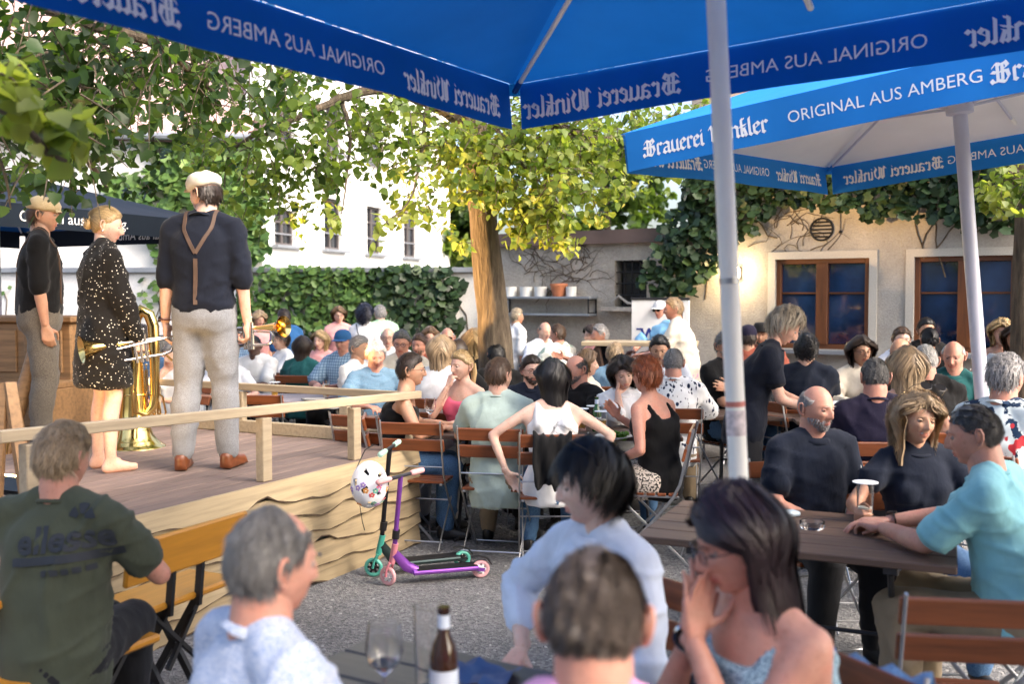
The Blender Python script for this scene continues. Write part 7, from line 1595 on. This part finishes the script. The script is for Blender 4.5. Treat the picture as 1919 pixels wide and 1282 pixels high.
# foreground table
wine_glass(at(720, 1215, 2.2) * 1 if False else V((at(720, 1215, 2.2).x, 2.2, TZ)), 'empty wine glass on the foreground table')
beer_glass(V((at(803, 1200, 2.32).x, 2.32, TZ)), 'tall empty beer glass behind the brown bottle', .21, .036, .0)
bottle(V((at(832, 1200, 2.22).x, 2.22, TZ)), 'brown beer bottle with round blue label on the foreground table', M_bglass, M_label)
pl = empty('coaster', V((at(805, 1270, 2.1).x, 2.1, TZ)), 0, 'blue and white coaster in front of the brown bottle', 'coaster'); MB().lathe([(.001, 0), (.06, 0), (.06, .004), (.001, .004)], 28).build('disc', M_mat, pl); MB().lathe([(.03, .0042), (.055, .0042), (.055, .0052), (.03, .0052)], 28, cap=False).build('blue_ring', M_blabel, pl)
nk = MB(); nn_ = 10
for j in range(nn_ + 1):
    for i in range(nn_ + 1): nk.v.append((-.10 + .2 * i / nn_, -.07 + .14 * j / nn_, .012 + .010 * math.sin(i * .9 + j * .4) * math.sin(j * .8) + .006 * math.sin(i * 2.1)))
for j in range(nn_):
    for i in range(nn_): a = j * (nn_ + 1) + i; nk.f.append((a, a + 1, a + nn_ + 2, a + nn_ + 1)); nk.m.append(0)
props(nk.build('napkin', cloth('blue_napkin', C_('#24406e')), loc=(at(890, 1228, 2.42).x, 2.42, TZ), rot=(0, 0, -.4)), 'crumpled dark blue napkin at the edge of the foreground table', 'napkin')
beer_glass(V((at(1203, 1260, 1.95).x, 1.95, TZ)), 'small glass with pale drink by the plum haired woman', .11, .036, .55)
# right table
bpy.context.view_layer.update(); o_ = BY['curly blond woman']; hm_ = o_['hand'][-1]; gp = o_['root'].matrix_world @ (V(hm_.translation) + V(hm_.col[2][:3]) * .075 + V(hm_.col[1][:3]) * .040); gp.z = TZ; beer_glass(gp, 'nearly empty beer glass with white beer mat on top, held by the curly blond woman', .165, .036, .34, True)
pk = onz(1475, 968, TZ); props(slab('tissue_packet', (.10, .06, .022), mat('packet_white', (.55, .66, .72), .4), None, pk + V((0, 0, .012)), (0, 0, .3), .006), 'small pale tissue packet on the right table', 'packet')
ap = onz(1522, 990, TZ); ash = empty('ashtray', ap, 0, 'round glass ashtray on the right table', 'ashtray'); MB().lathe([(.045, 0), (.05, .01), (.05, .028), (.042, .028), (.036, .010), (.001, .009)], 26).build('bowl', M_glass, ash)
beer_glass(V((at(1362, 873, 3.75).x, 3.98, TZ)) if False else onz(1358, 985, TZ), 'beer glass with white mat half hidden by the near parasol pole', .17, .036, .2, True)
# middle table
for (px, py, lb, ld, fl) in ((1090, 806, 'beer glass with mat left of the green bottle', True, .5), (1112, 800, 'second lidded beer glass beside the green bottle', True, .4), (1128, 812, 'lidded low glass before the bald man in black', True, .6), (870, 792, 'beer glass before the young man in the sage tee', False, .3)): beer_glass(onz(px, py, TZ), lb, .15, .036, fl, ld)
bottle(onz(1118, 808, TZ), 'green beer bottle on the middle table', M_gglass, M_label); wine_glass(onz(806, 800, TZ), 'wine glass before the woman in hot pink'); wine_glass(onz(1072, 812, TZ), 'wine glass beside the woman in the white tank top', .19)
M_plate = mat('white_china', (.72, .72, .70), .25); M_salad = attr_mat('salad', [(0, (.05, .16, .02)), (1, (.22, .42, .06))], .5, .2); M_food = mat('brown_food', (.30, .15, .06), .6, 0, .4, 40, .5, 60)
def plate(p, label, salad=True, dark=False):
    q = empty('plate', p, 0, label, 'plate', 'plates on the tables'); MB().lathe([(.07, 0), (.075, .004), (.125, .018), (.124, .021), (.072, .008), (.001, .007)], 30).build('dish', M_plate if not dark else M_tort, q)
    if salad:
        r = np.random.default_rng(9); n = 70; ang = r.random(n) * 6.28; rr = r.random(n) ** .6 * .05
        o = link('salad', scatter('salad', IVY, np.stack([.03 + rr * np.cos(ang), rr * np.sin(ang), .012 + r.random(n) * .025], 1), np.array([0, 0, .6]) + r.normal(size=(n, 3)) * .5, r.normal(size=(n, 3)), .02 + .02 * r.random(n), r.random(n), M_salad), q); o['kind'] = 'stuff'
        for k in range(4): MB().ball((-.045 + .02 * (k % 2), -.03 + .022 * k, .022), .022, .016, .014, 10, 7).build('roast_piece', M_food, q)
    return q
plate(onz(1195, 800, TZ), 'plate with salad and roast before the woman with wavy dark hair'); plate(onz(1150, 822, TZ), 'plate with leftovers beside the salad plate'); plate(onz(812, 806, TZ), 'dark plate before the woman in hot pink', False, True)
plate(onz(590, 752, TZ), 'black dish on the grey table behind the stage rail', False, True); plate(onz(620, 768, TZ), 'second black dish on the grey table', False, True)
beer_glass(onz(620, 760, TZ) + V((.15, .1, 0)), 'beer glass with mat on the grey table', .15, .036, .5, True)
for k, (px, py) in enumerate(((574, 702), (612, 706), (548, 708), (640, 704))): beer_glass(onz(px, py, TZ) if False else V((at(px, 690, 11.55).x, 11.45 + .05 * k, TZ)), ['red beer before the long haired blond woman', 'second red beer beside the man with the blue cap', 'red beer before the woman in the white tee', 'tall red beer at the far table end'][k], .17, .04, .75, False, M_red)
for k, px in enumerate((300, 340, 430)): beer_glass(V((at(px, 690, 10.8).x, 10.75, TZ)), ['beer on the far left table beside the tuba', 'red beer between the legs of the tall musician', 'beer before the person behind the trumpet'][k], .15, .036, .6, k == 1, M_red if k == 1 else M_beer)
for k, (x, y) in enumerate(((2.75, 7.6), (3.3, 7.65), (2.0, 8.0))): beer_glass(V((x, y, TZ)), ['lidded beer below the blue window', 'lidded beer before the old man in teal', 'lidded beer beside the man behind the pole'][k], .15, .036, .6, True)
beer_glass(V((.45, 11.3, TZ)), 'beer before the bald man at the wall', .15, .036, .7, False)
for k, (x, y) in enumerate(((-.25, 7.2), (.0, 7.0), (.95, 7.15), (-.85, 7.5), (-2.2, 9.2), (-1.75, 9.35), (.85, 11.35))): beer_glass(V((x, y, TZ)), ['half full beer left of the woman in the white tank top', 'beer between the sage tee and the white tank top', 'full beer before the red haired woman', 'full beer before the man in the black sleeveless shirt', 'beer at the left end of the grey table', 'beer beside the white haired man in blue', 'beer beside the man in the leafy shirt'][k], .15, .036, .5 + .05 * k, k % 3 == 1)
# bags, jackets
bg = empty('handbag', onz(1186, 962) + V((0, .1, 0)), R(20), 'black handbag on the gravel beside the red haired woman', 'bag'); M_bag = mat('black_leather', (.012, .012, .014), .35, 0, .3, 8, .4, 50)
b = MB(); b.loft([ring(V((0, 0, z)), V((1, 0, 0)), V((0, 1, 0)), rx, ry, 20, .8) for (z, rx, ry) in ((0, .15, .09), (.03, .175, .105), (.12, .17, .09), (.2, .15, .06), (.225, .13, .02))]); b.build('pouch', M_bag, bg)
MB().tube([(-.10, 0, .21), (-.07, -.02, .30), (0, -.03, .33), (.07, -.02, .30), (.10, 0, .21)], .008, 8).build('handle', M_bag, bg); MB().box((0, -.06, .19), (.03, .01, .03)).build('clasp', M_steel, bg, smooth=False)
b = MB(); b.loft([ring(V((0, 0, z)), V((1, 0, 0)), V((0, 1, 0)), rx, ry, 16, .9) for (z, rx, ry) in ((0, .13, .07), (.03, .15, .085), (.08, .11, .06), (.105, .05, .03))]); props(b.build('folded_jacket', M_bag, loc=onz(975, 958), rot=(0, 0, .3)), 'black bundle lying on the gravel under the white tank top chair', 'jacket')
def drape(name, label, pts_top, width_dir, drop, mt, thick=.012, cat='jacket'):
    """cloth hung over a chair back: rows down both sides of the top edge"""
    n = 16; m = 14; vs = []; fs = []; A, B = V(pts_top[0]), V(pts_top[1]); w = V(width_dir).normalized()
    for j in range(m + 1):
        t = j / m * 2 - 1; s_ = abs(t)
        for i in range(n + 1):
            p = A.lerp(B, i / n); k = .5 * (1 - math.cos(math.pi * min(1, s_ * 4)))
            vs.append(p + w * (math.copysign(.02 + .045 * s_ + .028 * math.sin(i * .9 + j * .5) * s_ + .012 * math.sin(i * 2.3 - j) * s_, t) if s_ > 1e-6 else 0) + V((0, 0, .012 - drop * s_ * (1 if t > 0 else .75) + .02 * math.sin(i * .8) * s_ - .025 * math.sin(math.pi * i / n) + .012 * math.sin(i * 1.7))))
    for j in range(m):
        for i in range(n): a = j * (n + 1) + i; fs.append((a, a + 1, a + n + 2, a + n + 1))
    o = MB().add(vs, fs).build(name, mt, ang=None); o.modifiers.new('t', 'SOLIDIFY').thickness = thick; props(o, label, cat); return o
def chair_top(short):
    o = BY[short]; a = R(o['f']); c = V((o['loc'].x + math.sin(a) * .06, o['loc'].y - math.cos(a) * .06, 0)); bk = V((-math.sin(a), math.cos(a), 0)); sx = V((math.cos(a), math.sin(a), 0)); c = c + bk * .262 + V((0, 0, .862)); return c, sx, bk
c, sx, bk = chair_top('woman in white tank top'); drape('hung_jacket', 'black jacket hanging over the chair of the woman in the white tank top', (c - sx * .11, c + sx * .12), bk, .30, K_black)
c, sx, bk = chair_top('plum haired woman'); drape('denim_jacket', 'faded blue denim jacket hanging on the chair of the plum haired woman', (c - sx * .21 + bk * .02, c + sx * .21 + bk * .02), bk, .55, cloth('faded_denim', C_('#6f97c4'), 'speckle', C_('#8db2d8')), .02)
# empty chairs
for (px, py, d, f, lb) in ((1800, 1150, 2.93, 172, 'empty folding chair with brown slats at the lower right'), (790, 780, 6.75, 168, 'empty folding chair between the stage corner and the sage tee'), (705, 780, 7.1, 150, 'empty folding chair behind the stage corner post'), (1625, 850, 5.1, 176, 'folding chair back between the bearded man and the curly woman'), (500, 780, 8.6, 175, 'empty folding chair behind the back rail of the stage'), (1480, 700, 8.0, 120, 'folding chair by the waitress')):
    p = at(px, 557, d); chair(p.x, p.y, f, lb)
# trumpets in hands
o = BY['tall musician']; hw_ = o['root'].matrix_basis; bpy.context.view_layer.update(); hw_ = o['root'].matrix_world
p = hw_ @ (V(o['hand'][-1].translation) + V(o['hand'][-1].col[2][:3]) * .07)
def aim(d, up=(0, 0, 1)): y = -V(d).normalized(); z = V(up) - y * V(up).dot(y); z.normalize(); return MX((y.cross(z), y, z)).transposed()
trumpet('trumpet', 'shiny trumpet held at the tall musician\'s right hip', p, aim((.75, -.45, .05)))
o = BY['woman in polka dots']; p = o['root'].matrix_world @ (V(o['hand'][-1].translation) + V(o['hand'][-1].col[2][:3]) * .07)
trumpet('flugelhorn', 'brass flugelhorn with wide bell carried by the woman in polka dots', p, aim((-.75, -.55, -.12)), .078, .52)
# tray of the waitress
o = BY['waitress']; p = o['root'].matrix_world @ ((V(o['hand'][1].translation) + V(o['hand'][-1].translation)) / 2 + V((0, -.14, .025)))
tr = empty('tray', p, 0, 'pale tray carried by the waitress', 'tray'); MB().lathe([(.001, 0), (.15, 0), (.165, .022), (.16, .022), (.148, .005), (.001, .005)], 30).build('dish', mat('tray_grey', (.5, .55, .6), .4), tr)
# print on the olive t-shirt, laid on the cloth
o = BY['man in olive tee']; me = o['tobj'].data; bv = BVHTree.FromPolygons([v.co for v in me.vertices], [tuple(q.vertices) for q in me.polygons]); M_tprint = mat('dark_shirt_print', (.012, .016, .024), .7)
def shirt_print(vs2, fs, cx, cz, name, rot=.09):
    vs = []
    for q in vs2:
        x = cx - (q.x * math.cos(rot) - q.y * math.sin(rot)); z = cz + q.x * math.sin(rot) + q.y * math.cos(rot); h = bv.ray_cast(V((x, 1.0, z)), V((0, -1, 0)))
        vs.append((h[0] + h[1] * .007) if h[0] is not None else V((x, .14, z)))
    MB().add(vs, fs).build(name, M_tprint, o['root'], ang=None)
def centre(vs, fs, w, dx, dz): return [V((v.x - w / 2 + dx, v.y + dz)) for v in vs], fs
F1 = o['fig']; zc = F1.Ch.z + .045
v, f_, w_ = sans('ellesse', .115, .03); shirt_print(*centre(v, f_, w_, 0, 0), -.09, zc, 'shirt_lettering')
bar = [V((-.165 + .33 * i / 16, y)) for y in (-.012, -.038) for i in range(17)]; shirt_print(bar, [(i, i + 1, i + 18, i + 17) for i in range(16)], -.09, zc, 'shirt_bar')
dv = [V((-.062 + .031 * k + dx * .022, -.075 + dy)) for k in range(5) for dx, dy in ((0, 0), (1, 0), (1, .020), (0, .020))]; shirt_print(dv, [(4 * k, 4 * k + 1, 4 * k + 2, 4 * k + 3) for k in range(5)], -.09, zc, 'shirt_small_print')
sem = [V((.05 + .048 * math.cos(a) * k, .095 + .048 * math.sin(a) * k)) for k in (1, .35) for a in np.linspace(0, math.pi, 13)]; shirt_print(sem, [(i, i + 1, i + 14, i + 13) for i in range(12) if i % 4 != 3], -.09, zc, 'shirt_emblem')
